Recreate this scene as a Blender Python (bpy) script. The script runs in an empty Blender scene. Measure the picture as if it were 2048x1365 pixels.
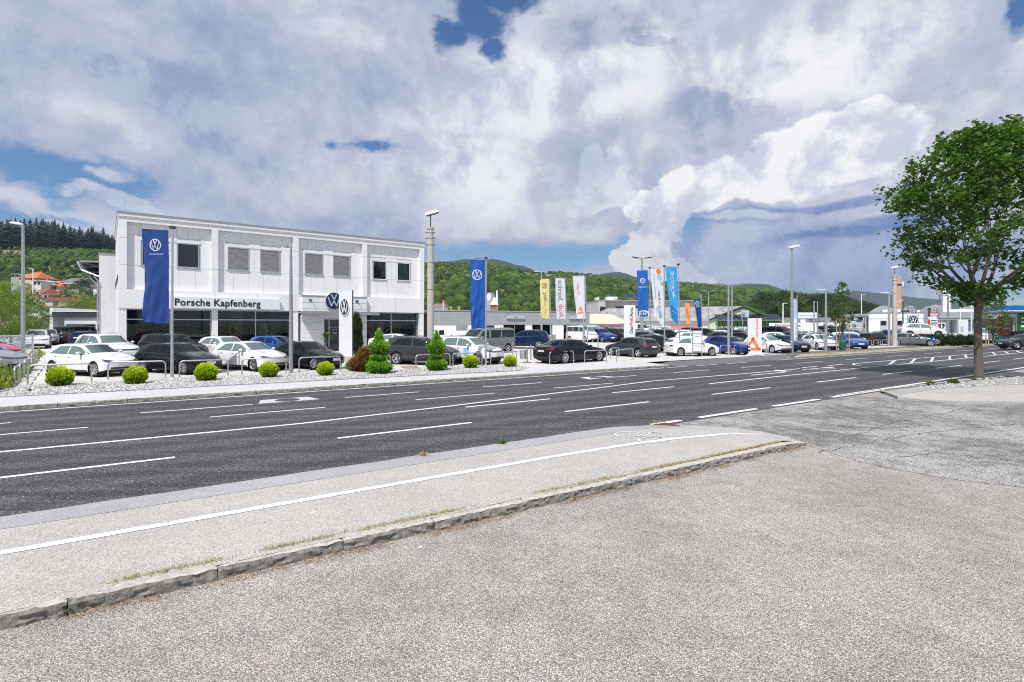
import bpy, bmesh, math, random
import numpy as np
from mathutils import Vector, Matrix, noise as mnoise
from mathutils.bvhtree import BVHTree
R = math.radians
rng = random.Random(11)
sc = bpy.context.scene
COL = sc.collection
# ---------------------------------------------------------------- camera
F, CX, HY, H = 1070.0, 1024.0, 650.0, 2.5      # focal length and horizon of the photograph, eye height above the road
cam_data = bpy.data.cameras.new('camera')
cam_data.sensor_width = 36.0
cam_data.lens = F / 2048 * 36
cam_data.shift_y = -(682.5 - HY) / 2048
cam_data.clip_end = 20000
cam = bpy.data.objects.new('camera', cam_data)
cam.location = (0, 0, H)
cam.rotation_euler = (R(90), 0, 0)
COL.objects.link(cam)
sc.camera = cam
# ---------------------------------------------------------------- light
SUN_AZ, SUN_EL = math.atan2(0.30, 0.954), R(56)      # direction the light travels towards, measured from +Y to +X
LD = Vector((math.sin(SUN_AZ) * math.cos(SUN_EL), math.cos(SUN_AZ) * math.cos(SUN_EL), -math.sin(SUN_EL)))
sd = bpy.data.lights.new('sun', 'SUN')
sd.energy = 4.8
sd.angle = R(0.5)
sd.color = (1.0, 0.965, 0.90)
sun = bpy.data.objects.new('sun', sd)
sun.rotation_euler = LD.to_track_quat('-Z', 'Y').to_euler()
sun.location = (0, 0, 50)
COL.objects.link(sun)
sc.view_settings.view_transform = 'Standard'
sc.view_settings.look = 'None'
sc.view_settings.exposure = 0.0
sc.view_settings.gamma = 1.0
sc.view_settings.use_curve_mapping = False
sc.cycles.use_denoising = False
sc.cycles.filter_width = 1.1
sc.cycles.sample_clamp_indirect = 3.0
sc.cycles.diffuse_bounces = 3
sc.cycles.max_bounces = 6
sc.cycles.transparent_max_bounces = 12
sc.cycles.volume_bounces = 0


class NT:
    """a little expression helper for node trees"""
    def __init__(s, nt):
        s.nt = nt

    def n(s, typ, **kw):
        nd = s.nt.nodes.new(typ)
        for k, v in kw.items():
            setattr(nd, k, v)
        return nd

    def put(s, sock, v):
        if isinstance(v, bpy.types.NodeSocket):
            s.nt.links.new(v, sock)
        elif v is not None:
            if sock.type == 'RGBA' and len(v) == 3:
                v = (*v, 1)
            sock.default_value = v

    def m(s, op, a, b=None, c=None, clamp=False):
        nd = s.n('ShaderNodeMath', operation=op, use_clamp=clamp)
        s.put(nd.inputs[0], a)
        if b is not None:
            s.put(nd.inputs[1], b)
        if c is not None:
            s.put(nd.inputs[2], c)
        return nd.outputs[0]

    def vm(s, op, a, b=None, scale=None):
        nd = s.n('ShaderNodeVectorMath', operation=op)
        s.put(nd.inputs[0], a)
        if b is not None:
            s.put(nd.inputs[1], b)
        if scale is not None:
            s.put(nd.inputs[3], scale)
        return nd.outputs[0]

    def mix(s, f, a, b, blend='MIX'):
        nd = s.n('ShaderNodeMix', data_type='RGBA', blend_type=blend)
        s.put(nd.inputs[0], f)
        s.put(nd.inputs[6], a)
        s.put(nd.inputs[7], b)
        return nd.outputs[2]

    def ss(s, x, lo, hi, a=0.0, b=1.0):
        nd = s.n('ShaderNodeMapRange', interpolation_type='SMOOTHSTEP')
        s.put(nd.inputs[0], x)
        for i, v in enumerate((lo, hi, a, b)):
            s.put(nd.inputs[i + 1], v)
        return nd.outputs[0]

    def noise(s, vec, scale, detail=4, rough=0.55, dist=0.0):
        nd = s.n('ShaderNodeTexNoise')
        s.put(nd.inputs['Vector'], vec)
        nd.inputs['Scale'].default_value = scale
        nd.inputs['Detail'].default_value = detail
        nd.inputs['Roughness'].default_value = rough
        nd.inputs['Distortion'].default_value = dist
        return nd.outputs[0]

    def vor(s, vec, scale, feature='F1', rnd=1.0):
        nd = s.n('ShaderNodeTexVoronoi', feature=feature)
        s.put(nd.inputs['Vector'], vec)
        nd.inputs['Scale'].default_value = scale
        nd.inputs['Randomness'].default_value = rnd
        return nd

    def ramp(s, f, stops, mode='LINEAR'):
        nd = s.n('ShaderNodeValToRGB')
        nd.color_ramp.interpolation = mode
        el = nd.color_ramp.elements
        while len(el) < len(stops):
            el.new(0.5)
        for e, (p, c) in zip(el, stops):
            e.position = p
            e.color = (*c, 1) if len(c) == 3 else c
        s.put(nd.inputs[0], f)
        return nd.outputs[0]


# ---------------------------------------------------------------- sky: Nishita with clouds laid out by azimuth and elevation
world = bpy.data.worlds.new('World')
sc.world = world
world.use_nodes = True
wn = world.node_tree
wn.nodes.clear()
W = NT(wn)
tc = W.n('ShaderNodeTexCoord').outputs['Generated']
sky = W.n('ShaderNodeTexSky', sky_type='NISHITA')
sky.sun_disc = False
sky.sun_elevation = SUN_EL
sky.sun_rotation = math.pi + SUN_AZ
sky.altitude = 500
sky.air_density = 1.3
sky.dust_density = 0.35
sky.ozone_density = 2.5
skyc = W.mix(1.0, sky.outputs[0], (0.46, 0.70, 0.98), 'MULTIPLY')
sep = W.n('ShaderNodeSeparateXYZ')
W.put(sep.inputs[0], tc)
dx, dy, dz = sep.outputs
AZ = W.m('ARCTAN2', dx, dy)
EL = W.m('ARCSINE', dz)
st = W.n('ShaderNodeMapping')          # flattened lookup for layered clouds
st.inputs['Scale'].default_value = (1, 1, 2.4)
W.put(st.inputs[0], tc)
flat = st.outputs[0]
st2 = W.n('ShaderNodeMapping')
st2.inputs['Location'].default_value = (0.022, 0.0, -0.030)
W.put(st2.inputs[0], tc)
nA = W.noise(flat, 3.2, 8, 0.58, 0.3)
nB = W.noise(tc, 7.5, 10, 0.62, 0.15)
nC = W.noise(tc, 22.0, 10, 0.66, 0.3)
nB2 = W.noise(st2.outputs[0], 7.5, 10, 0.62, 0.15)
relief = W.m('SUBTRACT', nB, nB2)          # billows: lit and shaded sides painted into the cloud colour by offset noise
nD = W.noise(flat, 1.5, 5, 0.5, 0.5)
warp = W.m('MULTIPLY', W.m('SUBTRACT', nB, 0.5), 0.16)
warp2 = W.m('MULTIPLY', W.m('SUBTRACT', nA, 0.5), 0.16)
AZw = W.m('ADD', AZ, warp)
ELw = W.m('ADD', EL, warp2)


def azel(px, py):
    a = math.atan((px - CX) / F)
    return a, math.atan((HY - py) / F * math.cos(a))


def blob(px, py, rx, ry, rot=0.0, w=True):
    """1 at the centre, 0 on the ellipse, negative outside; sizes in photograph pixels at that place"""
    a, e = azel(px, py)
    ra = abs(azel(px + rx, py)[0] - azel(px - rx, py)[0]) / 2
    re = abs(azel(px, py - ry)[1] - azel(px, py + ry)[1]) / 2
    u = W.m('SUBTRACT', AZw if w else AZ, a)
    v = W.m('SUBTRACT', ELw if w else EL, e)
    c, s_ = math.cos(rot), math.sin(rot)
    u2 = W.m('ADD', W.m('MULTIPLY', u, c), W.m('MULTIPLY', v, s_))
    v2 = W.m('SUBTRACT', W.m('MULTIPLY', v, c), W.m('MULTIPLY', u, s_))
    q = W.m('ADD', W.m('POWER', W.m('ABSOLUTE', W.m('DIVIDE', u2, ra)), 2.0), W.m('POWER', W.m('ABSOLUTE', W.m('DIVIDE', v2, re)), 2.0))
    return W.m('SUBTRACT', 1.0, W.m('SQRT', q))


def vmax(*a):
    r = a[0]
    for b in a[1:]:
        r = W.m('MAXIMUM', r, b)
    return r


def ruff(shape, amt=1.0, n=None):
    return W.m('ADD', shape, W.m('MULTIPLY', W.m('SUBTRACT', n or nC, 0.5), amt))


K = 10.0      # the background strength is 0.1
def kc(r, g, b):
    f = lambda c: ((c / 255 + 0.055) / 1.055) ** 2.4 if c > 10 else c / 255 / 12.92
    return (f(r) * K, f(g) * K, f(b) * K)


# broad cloud deck, grey-violet below and white where it thins
deckf = W.m('ADD', W.m('ADD', W.m('MULTIPLY', nA, 0.48), W.m('MULTIPLY', nB, 0.34)), W.m('MULTIPLY', nC, 0.18))
deckf = W.m('ADD', deckf, W.m('MULTIPLY', relief, 0.20))
deck = W.ramp(deckf, [(0.32, kc(146, 161, 193)), (0.43, kc(168, 180, 207)), (0.52, kc(193, 199, 217)), (0.60, kc(220, 223, 232)), (0.71, kc(246, 246, 250))])
holes = vmax(blob(1020, 0, 100, 52, 0.1), blob(970, 55, 72, 62), blob(912, 82, 56, 32, 0.2), blob(990, 108, 34, 30), blob(2025, 20, 62, 60, 0.2), W.m('MULTIPLY', blob(160, 352, 230, 52, -0.1), 0.95),
             blob(60, 432, 190, 34), W.m('MULTIPLY', blob(742, 291, 95, 22), 0.6),
             blob(1060, 512, 290, 46, 0.04), blob(1560, 560, 520, 40), blob(1700, 590, 560, 26), blob(1420, 470, 120, 40))
hole = W.ss(W.m('ADD', ruff(holes, 1.3), W.m('MULTIPLY', W.m('SUBTRACT', nB, 0.5), 0.9)), -0.12, 0.55)
# beyond the frame the deck keeps breaking up in the same way
behind = W.ss(W.m('ABSOLUTE', AZ), 0.9, 1.3)
hole = W.m('MAXIMUM', hole, W.m('MULTIPLY', behind, W.ss(W.m('ADD', W.m('MULTIPLY', nD, 0.6), W.m('MULTIPLY', nB, 0.4)), 0.56, 0.66)))
col = W.mix(W.m('SUBTRACT', 1.0, hole), skyc, deck)
# the brighter middle and right of the deck
br = W.ss(vmax(blob(1150, 180, 420, 190, 0.1), blob(1650, 110, 520, 150), blob(950, 330, 260, 120)), 0.0, 0.7)
col = W.mix(W.m('MULTIPLY', W.m('MULTIPLY', br, W.m('SUBTRACT', 1.0, hole)), 0.75), col, W.mix(W.ss(W.m('ADD', nB, W.m('MULTIPLY', relief, 0.5)), 0.36, 0.62), kc(200, 205, 222), kc(254, 254, 255)))


def layer(col, shape, c_lo, c_hi, lo=0.0, hi=0.12, op=1.0, amt=0.5, n=None, shade=None):
    mk = W.ss(ruff(shape, amt, n), lo, hi)
    cc = W.mix(W.ss(W.m('ADD', W.m('ADD', W.m('MULTIPLY', shade or nB, 0.75), W.m('MULTIPLY', nC, 0.25)), W.m('MULTIPLY', relief, 1.1)), 0.34, 0.62), c_lo, c_hi)
    return W.mix(W.m('MULTIPLY', mk, op), col, cc)


# streaks over the left ridge
col = layer(col, vmax(blob(210, 352, 60, 22), blob(30, 385, 110, 13, 0.1), blob(240, 395, 130, 14, -0.15), blob(160, 432, 90, 9, -0.1)), kc(180, 192, 215), kc(214, 218, 230), 0.0, 0.5, 0.85, 0.8)
# bluish shower veil low on the right
col = layer(col, vmax(blob(1680, 530, 360, 95), blob(1500, 500, 190, 60)), kc(142, 158, 200), kc(170, 182, 214), -0.1, 0.45, 0.9, 0.2, nA)
col = layer(col, blob(1480, 500, 120, 56), kc(176, 188, 216), kc(196, 204, 224), -0.1, 0.4, 0.8, 0.4)
# grey anvil at the top
col = layer(col, vmax(blob(1190, 62, 150, 52, 0.1), blob(1290, 70, 60, 22)), kc(150, 162, 192), kc(184, 192, 213), 0.0, 0.5, 0.85, 0.55)
# left grey bands
col = layer(col, vmax(blob(330, 180, 340, 75, -0.25), blob(480, 300, 260, 60, -0.3)), kc(146, 161, 196), kc(178, 188, 213), 0.0, 0.7, 0.9, 0.6, nB)
# the great cumulus
cum = vmax(blob(1700, 280, 190, 70, 0.12), blob(1560, 330, 200, 70, 0.2), blob(1410, 375, 150, 62, 0.3), blob(1320, 420, 75, 48), blob(1735, 215, 56, 44), blob(1800, 262, 84, 42))
col = layer(col, cum, kc(208, 214, 230), kc(255, 254, 254), 0.0, 0.16, 1.0, 0.75)
col = layer(col, vmax(blob(1175, 350, 38, 44), blob(1236, 345, 34, 50), blob(1200, 395, 80, 34)), kc(196, 204, 224), kc(230, 232, 240), 0.0, 0.22, 0.85, 0.6)
# its dark base
col = layer(col, vmax(blob(1640, 408, 330, 26, 0.14), blob(1560, 425, 240, 16, 0.1)), kc(98, 128, 180), kc(142, 162, 202), -0.05, 0.6, 0.95, 0.7, nB)
col = layer(col, vmax(blob(1700, 436, 270, 14, 0.1), blob(1500, 440, 160, 12, 0.02)), kc(170, 184, 212), kc(214, 219, 233), 0.0, 0.7, 0.75, 0.8, nB)
col = layer(col, vmax(blob(1720, 468, 290, 20, 0.05), blob(1800, 440, 120, 20)), kc(88, 122, 180), kc(126, 150, 196), -0.05, 0.6, 0.9, 0.7, nB)
# small dark cloud in front
col = layer(col, vmax(blob(1400, 218, 82, 48), blob(1500, 228, 92, 38), blob(1385, 190, 34, 26), blob(1440, 262, 110, 26)), kc(154, 167, 197), kc(190, 197, 215), 0.0, 0.45, 0.9, 0.8)
# low white heaps
col = layer(col, vmax(blob(1310, 470, 46, 40), blob(1290, 520, 62, 34), blob(1345, 545, 58, 30), blob(1420, 560, 60, 30), blob(1300, 555, 90, 22)), kc(200, 206, 224), kc(240, 238, 240), 0.0, 0.18, 0.95, 0.6)
col = layer(col, vmax(blob(1850, 560, 60, 30), blob(1880, 580, 80, 24), blob(2020, 560, 90, 26)), kc(190, 197, 217), kc(216, 214, 224), 0.0, 0.5, 0.7, 0.5)
col = layer(col, vmax(blob(960, 440, 300, 44, 0.05), blob(700, 400, 300, 70)), kc(196, 203, 220), kc(222, 222, 230), 0.0, 0.6, 0.6, 0.6)
# below the horizon: ground-coloured
col = W.mix(W.ss(dz, -0.03, -0.005), (1.2, 1.25, 1.2), col)
bg = W.n('ShaderNodeBackground')
W.put(bg.inputs[0], col)
bg.inputs[1].default_value = 0.1
wo = W.n('ShaderNodeOutputWorld')
wn.links.new(bg.outputs[0], wo.inputs[0])
world.cycles.sampling_method = 'MANUAL'
world.cycles.sample_map_resolution = 1024

# ---------------------------------------------------------------- picture to place
RU, RP = (0.82985, 0.55798), (-0.55798, 0.82985)      # along the road, across it


def G(px, py, z=0.0):
    t = (H - z) / (py - HY)
    return Vector(((px - CX) * t, F * t, z))


def lotz(x, y):
    d = RP[0] * x + RP[1] * y
    return 0.14 + 0.022 * min(max(d - 28.5, 0), 14)


def GL(px, py):
    z = 0.2
    for _ in range(12):
        p = G(px, py, z)
        z = lotz(p.x, p.y)
    return G(px, py, z)


def at(px, Y, z=None):
    x = (px - CX) / F * Y
    return Vector((x, Y, lotz(x, Y) if z is None else z))


def zat(py, Y):
    return H + (HY - py) / F * Y


def RD(s, d, z=0.0):
    return Vector((RU[0] * s + RP[0] * d, RU[1] * s + RP[1] * d, z))


def toRD(p):
    return RU[0] * p[0] + RU[1] * p[1], RP[0] * p[0] + RP[1] * p[1]


# ---------------------------------------------------------------- objects
def tag(o, label=None, cat=None, group=None, kind=None):
    if label: o['label'] = label
    if cat: o['category'] = cat
    if group: o['group'] = group
    if kind: o['kind'] = kind
    return o


def link(name, mesh, parent=None, loc=None, rot=None, scale=None, **kw):
    o = bpy.data.objects.new(name, mesh)
    COL.objects.link(o)
    if parent is not None:
        o.parent = parent
    if loc is not None: o.location = loc
    if rot is not None: o.rotation_euler = rot if not isinstance(rot, (int, float)) else (0, 0, rot)
    if scale is not None: o.scale = scale if not isinstance(scale, (int, float)) else (scale,) * 3
    return tag(o, **kw)


def thing(name, label, cat, loc=(0, 0, 0), rotz=0.0, group=None):
    o = link(name, None, None, loc, rotz, label=label, cat=cat, group=group)
    o.empty_display_size = 0.3
    return o


KIDS = {}
def copy_tree(o, parent=None, loc=None, rot=None, label=None, scale=None):
    c = o.copy()
    COL.objects.link(c)
    if parent is not None:
        c.parent = parent
    if loc is not None: c.location = loc
    if rot is not None: c.rotation_euler = (0, 0, rot)
    if scale is not None: c.scale = (scale,) * 3 if isinstance(scale, (int, float)) else scale
    if label: c['label'] = label
    for ch in kids(o):
        copy_tree(ch, c)
    return c


def kids(o):
    if o.name not in KIDS:
        KIDS[o.name] = list(o.children)
    return KIDS[o.name]


class MB:
    """mesh builder"""
    def __init__(s):
        s.v, s.f, s.mi = [], [], []

    def add(s, vs, fs, mi=0):
        b = len(s.v)
        s.v += [tuple(v) for v in vs]
        s.f += [tuple(b + i for i in f) for f in fs]
        s.mi += [mi] * len(fs)
        return s

    def box(s, x0, x1, y0, y1, z0, z1, mi=0):
        vs = [(x0, y0, z0), (x1, y0, z0), (x1, y1, z0), (x0, y1, z0), (x0, y0, z1), (x1, y0, z1), (x1, y1, z1), (x0, y1, z1)]
        return s.add(vs, [(0, 3, 2, 1), (4, 5, 6, 7), (0, 1, 5, 4), (1, 2, 6, 5), (2, 3, 7, 6), (3, 0, 4, 7)], mi)

    def obox(s, p0, p1, w, h, mi=0, up=(0, 0, 1)):
        p0, p1 = Vector(p0), Vector(p1)
        d = (p1 - p0).normalized()
        u = Vector(up)
        if abs(d.dot(u)) > 0.98: u = Vector((0, 1, 0))
        a = d.cross(u).normalized() * w / 2
        b = a.cross(d).normalized() * h / 2
        vs = [p + i * a + j * b for p in (p0, p1) for i, j in ((-1, -1), (1, -1), (1, 1), (-1, 1))]
        return s.add(vs, [(0, 1, 2, 3), (7, 6, 5, 4), (0, 4, 5, 1), (1, 5, 6, 2), (2, 6, 7, 3), (3, 7, 4, 0)], mi)

    def tube(s, pts, r, n=8, mi=0, caps=True):
        pts = [Vector(p) for p in pts]
        rs = r if isinstance(r, (list, tuple)) else [r] * len(pts)
        rings, ref = [], None
        for i, p in enumerate(pts):
            d = ((pts[min(i + 1, len(pts) - 1)] - pts[max(i - 1, 0)])).normalized()
            if ref is None:
                ref = Vector((1, 0, 0)) if abs(d.x) < 0.9 else Vector((0, 1, 0))
            a = (ref - d * ref.dot(d)).normalized()
            ref = a
            b = d.cross(a)
            rings.append([p + rs[i] * (math.cos(2 * math.pi * k / n) * a + math.sin(2 * math.pi * k / n) * b) for k in range(n)])
        vs = [v for q in rings for v in q]
        fs = [(i * n + k, i * n + (k + 1) % n, (i + 1) * n + (k + 1) % n, (i + 1) * n + k) for i in range(len(pts) - 1) for k in range(n)]
        if caps:
            fs += [tuple(range(n))[::-1], tuple((len(pts) - 1) * n + k for k in range(n))]
        return s.add(vs, fs, mi)

    def lathe(s, prof, n=16, mi=0, axis='z', origin=(0, 0, 0)):
        vs, o = [], Vector(origin)
        for r, h in prof:
            for k in range(n):
                a = 2 * math.pi * k / n
                c, t = r * math.cos(a), r * math.sin(a)
                vs.append(o + (Vector((c, t, h)) if axis == 'z' else Vector((c, h, t))))
        fs = [(i * n + k, i * n + (k + 1) % n, (i + 1) * n + (k + 1) % n, (i + 1) * n + k) for i in range(len(prof) - 1) for k in range(n)]
        return s.add(vs, fs, mi)

    def prism(s, poly, p0, ax, ay, az, depth, mi=0):
        """polygon (a,b) spanned by ax, ay at p0, extruded by depth along az"""
        p0, ax, ay, az = Vector(p0), Vector(ax), Vector(ay), Vector(az)
        n = len(poly)
        vs = [p0 + a * ax + b * ay for a, b in poly] + [p0 + a * ax + b * ay + az * depth for a, b in poly]
        fs = [tuple(range(n)), tuple(range(n, 2 * n))[::-1]] + [(i, (i + 1) % n, n + (i + 1) % n, n + i) for i in range(n)]
        return s.add(vs, fs, mi)

    def mesh(s, name, mats, smooth=False, angle=None, fix=False):
        me = bpy.data.meshes.new(name)
        me.from_pydata(s.v, [], s.f)
        for m_ in (mats if isinstance(mats, (list, tuple)) else [mats]):
            me.materials.append(m_)
        if len(set(s.mi)) > 1:
            me.polygons.foreach_set('material_index', s.mi)
        if fix:
            bm = bmesh.new()
            bm.from_mesh(me)
            bmesh.ops.recalc_face_normals(bm, faces=bm.faces)
            bm.to_mesh(me)
            bm.free()
        if smooth:
            me.polygons.foreach_set('use_smooth', [True] * len(me.polygons))
            if angle:
                me.set_sharp_from_angle(angle=R(angle))
        me.update()
        return me

    def obj(s, name, mats, parent=None, smooth=False, angle=None, fix=True, loc=None, rot=None, **kw):
        return link(name, s.mesh(name, mats, smooth, angle, fix), parent, loc, rot, **kw)


def npmesh(name, V, Fc, mats, smooth=False, col=None):
    """V (n,3), Fc (m,k) arrays of equal-sided faces"""
    me = bpy.data.meshes.new(name)
    V = np.asarray(V, dtype=np.float32)
    Fc = np.asarray(Fc, dtype=np.int32)
    me.vertices.add(len(V))
    me.vertices.foreach_set('co', V.ravel())
    m_, k = Fc.shape
    me.loops.add(m_ * k)
    me.loops.foreach_set('vertex_index', Fc.ravel())
    me.polygons.add(m_)
    me.polygons.foreach_set('loop_start', np.arange(0, m_ * k, k, dtype=np.int32))
    me.polygons.foreach_set('loop_total', np.full(m_, k, dtype=np.int32))
    if smooth:
        me.polygons.foreach_set('use_smooth', np.ones(m_, dtype=bool))
    if col is not None:
        at_ = me.color_attributes.new('tint', 'FLOAT_COLOR', 'POINT')
        c4 = np.ones((len(V), 4), dtype=np.float32)
        c4[:, :3] = np.asarray(col)[:, None] if np.ndim(col) == 1 else col
        at_.data.foreach_set('color', c4.ravel())
    for x in (mats if isinstance(mats, (list, tuple)) else [mats]):
        me.materials.append(x)
    me.update(calc_edges=True)
    me.validate()
    return me


def nth(i):
    one = ['', 'first', 'second', 'third', 'fourth', 'fifth', 'sixth', 'seventh', 'eighth', 'ninth', 'tenth', 'eleventh', 'twelfth', 'thirteenth', 'fourteenth', 'fifteenth', 'sixteenth', 'seventeenth', 'eighteenth', 'nineteenth']
    if i < 20: return one[i]
    te = ['twenty', 'thirty', 'forty', 'fifty', 'sixty', 'seventy'][i // 10 - 2]
    return te[:-1] + 'ieth' if i % 10 == 0 else te + '-' + one[i % 10]


def text_mesh(txt, size, depth=0.02, bold=0.0, align='CENTER', spacing=1.0, mat=None, xs=1.0):
    """lettering standing in the x-z plane, facing -y"""
    cu = bpy.data.curves.new('lettering', 'FONT')
    cu.body = txt
    cu.size = size
    cu.extrude = depth / 2
    cu.offset = bold
    cu.align_x = align
    cu.align_y = 'CENTER'
    cu.space_character = spacing
    cu.resolution_u = 3
    o = bpy.data.objects.new('lettering', cu)
    me = bpy.data.meshes.new_from_object(o)
    bpy.data.objects.remove(o)
    bpy.data.curves.remove(cu)
    me.transform(Matrix.Rotation(R(90), 4, 'X') @ Matrix.Diagonal((xs, 1, 1, 1)))
    me.materials.clear()
    if mat: me.materials.append(mat)
    return me


# ---------------------------------------------------------------- materials
def newmat(name):
    m_ = bpy.data.materials.new(name)
    m_.use_nodes = True
    nt = m_.node_tree
    return m_, NT(nt), nt.nodes['Principled BSDF']


def bump(N, b, h, strength=0.3, dist=0.01):
    nd = N.n('ShaderNodeBump')
    nd.inputs['Strength'].default_value = strength
    nd.inputs['Distance'].default_value = dist
    N.put(nd.inputs['Height'], h)
    N.nt.links.new(nd.outputs[0], b.inputs['Normal'])


def plain(name, c, rough=0.5, metal=0.0, coat=0.0, var=0.06, scale=3.0, spec=0.5, bmp=0.0, world=False):
    """a colour with slight uneven wear"""
    m_, N, b = newmat(name)
    co = N.n('ShaderNodeNewGeometry').outputs['Position'] if world else N.n('ShaderNodeTexCoord').outputs['Object']
    nz = N.noise(co, scale, 5, 0.6)
    lo = tuple(max(0, x * (1 - var * 2)) for x in c)
    hi = tuple(min(1, x * (1 + var)) for x in c)
    N.put(b.inputs['Base Color'], N.mix(N.ss(nz, 0.3, 0.7), lo, hi))
    N.put(b.inputs['Roughness'], N.m('ADD', rough * 0.85, N.m('MULTIPLY', nz, rough * 0.3)))
    b.inputs['Metallic'].default_value = metal
    b.inputs['Coat Weight'].default_value = coat
    b.inputs['Coat Roughness'].default_value = 0.04
    b.inputs['Specular IOR Level'].default_value = spec
    if bmp:
        bump(N, b, N.noise(co, scale * 12, 4), bmp)
    return m_


def glassmat(name, tint=(0.5, 0.55, 0.55), see=0.5):
    m_, N, b = newmat(name)
    nt = N.nt
    nt.nodes.remove(b)
    tr = N.n('ShaderNodeBsdfTransparent')
    tr.inputs[0].default_value = (*[t * see for t in tint], 1)
    gl = N.n('ShaderNodeBsdfGlossy')
    gl.inputs['Color'].default_value = (0.72, 0.78, 0.78, 1)
    gl.inputs['Roughness'].default_value = 0.02
    co = N.n('ShaderNodeTexCoord').outputs['Object']
    bp = N.n('ShaderNodeBump')
    bp.inputs['Strength'].default_value = 0.05
    bp.inputs['Distance'].default_value = 0.05
    N.put(bp.inputs['Height'], N.noise(co, 0.8, 1))
    nt.links.new(bp.outputs[0], gl.inputs['Normal'])
    fr = N.n('ShaderNodeFresnel')
    fr.inputs[0].default_value = 1.42
    mx = N.n('ShaderNodeMixShader')
    N.put(mx.inputs[0], N.m('ADD', fr.outputs[0], 0.02, clamp=True))
    nt.links.new(tr.outputs[0], mx.inputs[1])
    nt.links.new(gl.outputs[0], mx.inputs[2])
    nt.links.new(mx.outputs[0], nt.nodes['Material Output'].inputs[0])
    return m_


def leafmat(name, cols, scale=1.2, trans=0.35, attr=False, fine=9.0):
    """foliage: base colours spread by noise (and by a per-clump attribute), with light coming through"""
    m_, N, b = newmat(name)
    co = N.n('ShaderNodeNewGeometry').outputs['Position']
    nz = N.m('ADD', N.m('MULTIPLY', N.noise(co, scale, 3), 0.55), N.m('MULTIPLY', N.noise(co, fine, 2), 0.45))
    if attr:
        a = N.n('ShaderNodeAttribute', attribute_name='tint')
        nz = N.m('ADD', N.m('MULTIPLY', nz, 0.45), N.m('MULTIPLY', a.outputs['Fac'], 0.55))
    k = len(cols)
    c = N.ramp(nz, [(0.3 + 0.4 * i / (k - 1), cc) for i, cc in enumerate(cols)])
    N.put(b.inputs['Base Color'], c)
    b.inputs['Roughness'].default_value = 0.55
    b.inputs['Specular IOR Level'].default_value = 0.3
    if trans:
        nt = N.nt
        tl = N.n('ShaderNodeBsdfTranslucent')
        N.put(tl.inputs[0], N.mix(1.0, c, (1.5, 1.7, 0.7), 'MULTIPLY'))
        mx = N.n('ShaderNodeMixShader')
        mx.inputs[0].default_value = trans
        nt.links.new(b.outputs[0], mx.inputs[1])
        nt.links.new(tl.outputs[0], mx.inputs[2])
        nt.links.new(mx.outputs[0], nt.nodes['Material Output'].inputs[0])
    return m_


def aggregate(name, cols, stone=60.0, rough=0.85, mort=(0.12, 0.115, 0.11), patch=(0.8, 1.15), blotch=None, tyre=False, bstr=0.5, mortw=0.0, pr=(0.3, 0.7)):
    """asphalt or exposed aggregate: little stones in a binder, lighter and darker areas"""
    m_, N, b = newmat(name)
    co = N.n('ShaderNodeNewGeometry').outputs['Position']
    v = N.vor(co, stone)
    sepc = N.n('ShaderNodeSeparateColor')
    N.put(sepc.inputs[0], v.outputs['Color'])
    k = len(cols)
    c = N.ramp(sepc.outputs[0], [(i / max(1, k - 1), cc) for i, cc in enumerate(cols)])
    dist = v.outputs['Distance']
    gap = N.ss(N.m('ADD', dist, N.m('MULTIPLY', N.noise(co, stone * 0.7, 2), 0.25)), 0.50 - mortw, 0.80 - mortw)
    c = N.mix(gap, c, mort)
    big = N.noise(co, 0.45, 6, 0.62)
    mid = N.noise(co, 3.1, 5, 0.6)
    f = N.m('ADD', N.m('MULTIPLY', big, 0.6), N.m('MULTIPLY', mid, 0.4))
    g = N.ss(f, pr[0], pr[1], patch[0], patch[1])
    cx = N.n('ShaderNodeCombineColor')
    for i in range(3):
        N.put(cx.inputs[i], g)
    c = N.mix(1.0, c, cx.outputs[0], 'MULTIPLY')
    if blotch:
        c = N.mix(N.m('MULTIPLY', N.ss(N.m('ADD', N.m('MULTIPLY', N.noise(co, 0.9, 5, 0.7), 0.7), N.m('MULTIPLY', N.noise(co, 30, 3), 0.3)), 0.52, 0.68), 0.30), c, blotch)
    if tyre:      # bands worn smooth by wheels, running with the road
        dd = N.n('ShaderNodeVectorMath', operation='DOT_PRODUCT')
        N.put(dd.inputs[0], co)
        dd.inputs[1].default_value = (RP[0], RP[1], 0)
        w_ = N.m('SINE', N.m('MULTIPLY', N.m('ADD', dd.outputs['Value'], 0.1), 2 * math.pi / 1.15))
        al = N.n('ShaderNodeMapping')
        al.inputs['Rotation'].default_value = (0, 0, -math.atan2(RU[1], RU[0]))
        al.inputs['Scale'].default_value = (0.06, 1.6, 1)
        N.put(al.inputs[0], co)
        streak = N.noise(al.outputs[0], 2.2, 5, 0.6)
        g2 = N.ss(N.m('ADD', N.m('MULTIPLY', w_, 0.10), streak), 0.36, 0.66)
        c = N.mix(g2, N.mix(1.0, c, (0.78, 0.78, 0.8), 'MULTIPLY'), N.mix(1.0, c, (1.28, 1.28, 1.28), 'MULTIPLY'))
    N.put(b.inputs['Base Color'], c)
    b.inputs['Roughness'].default_value = rough
    b.inputs['Specular IOR Level'].default_value = 0.25
    bump(N, b, N.m('SUBTRACT', 1.0, dist), bstr, 0.006)
    return m_


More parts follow.
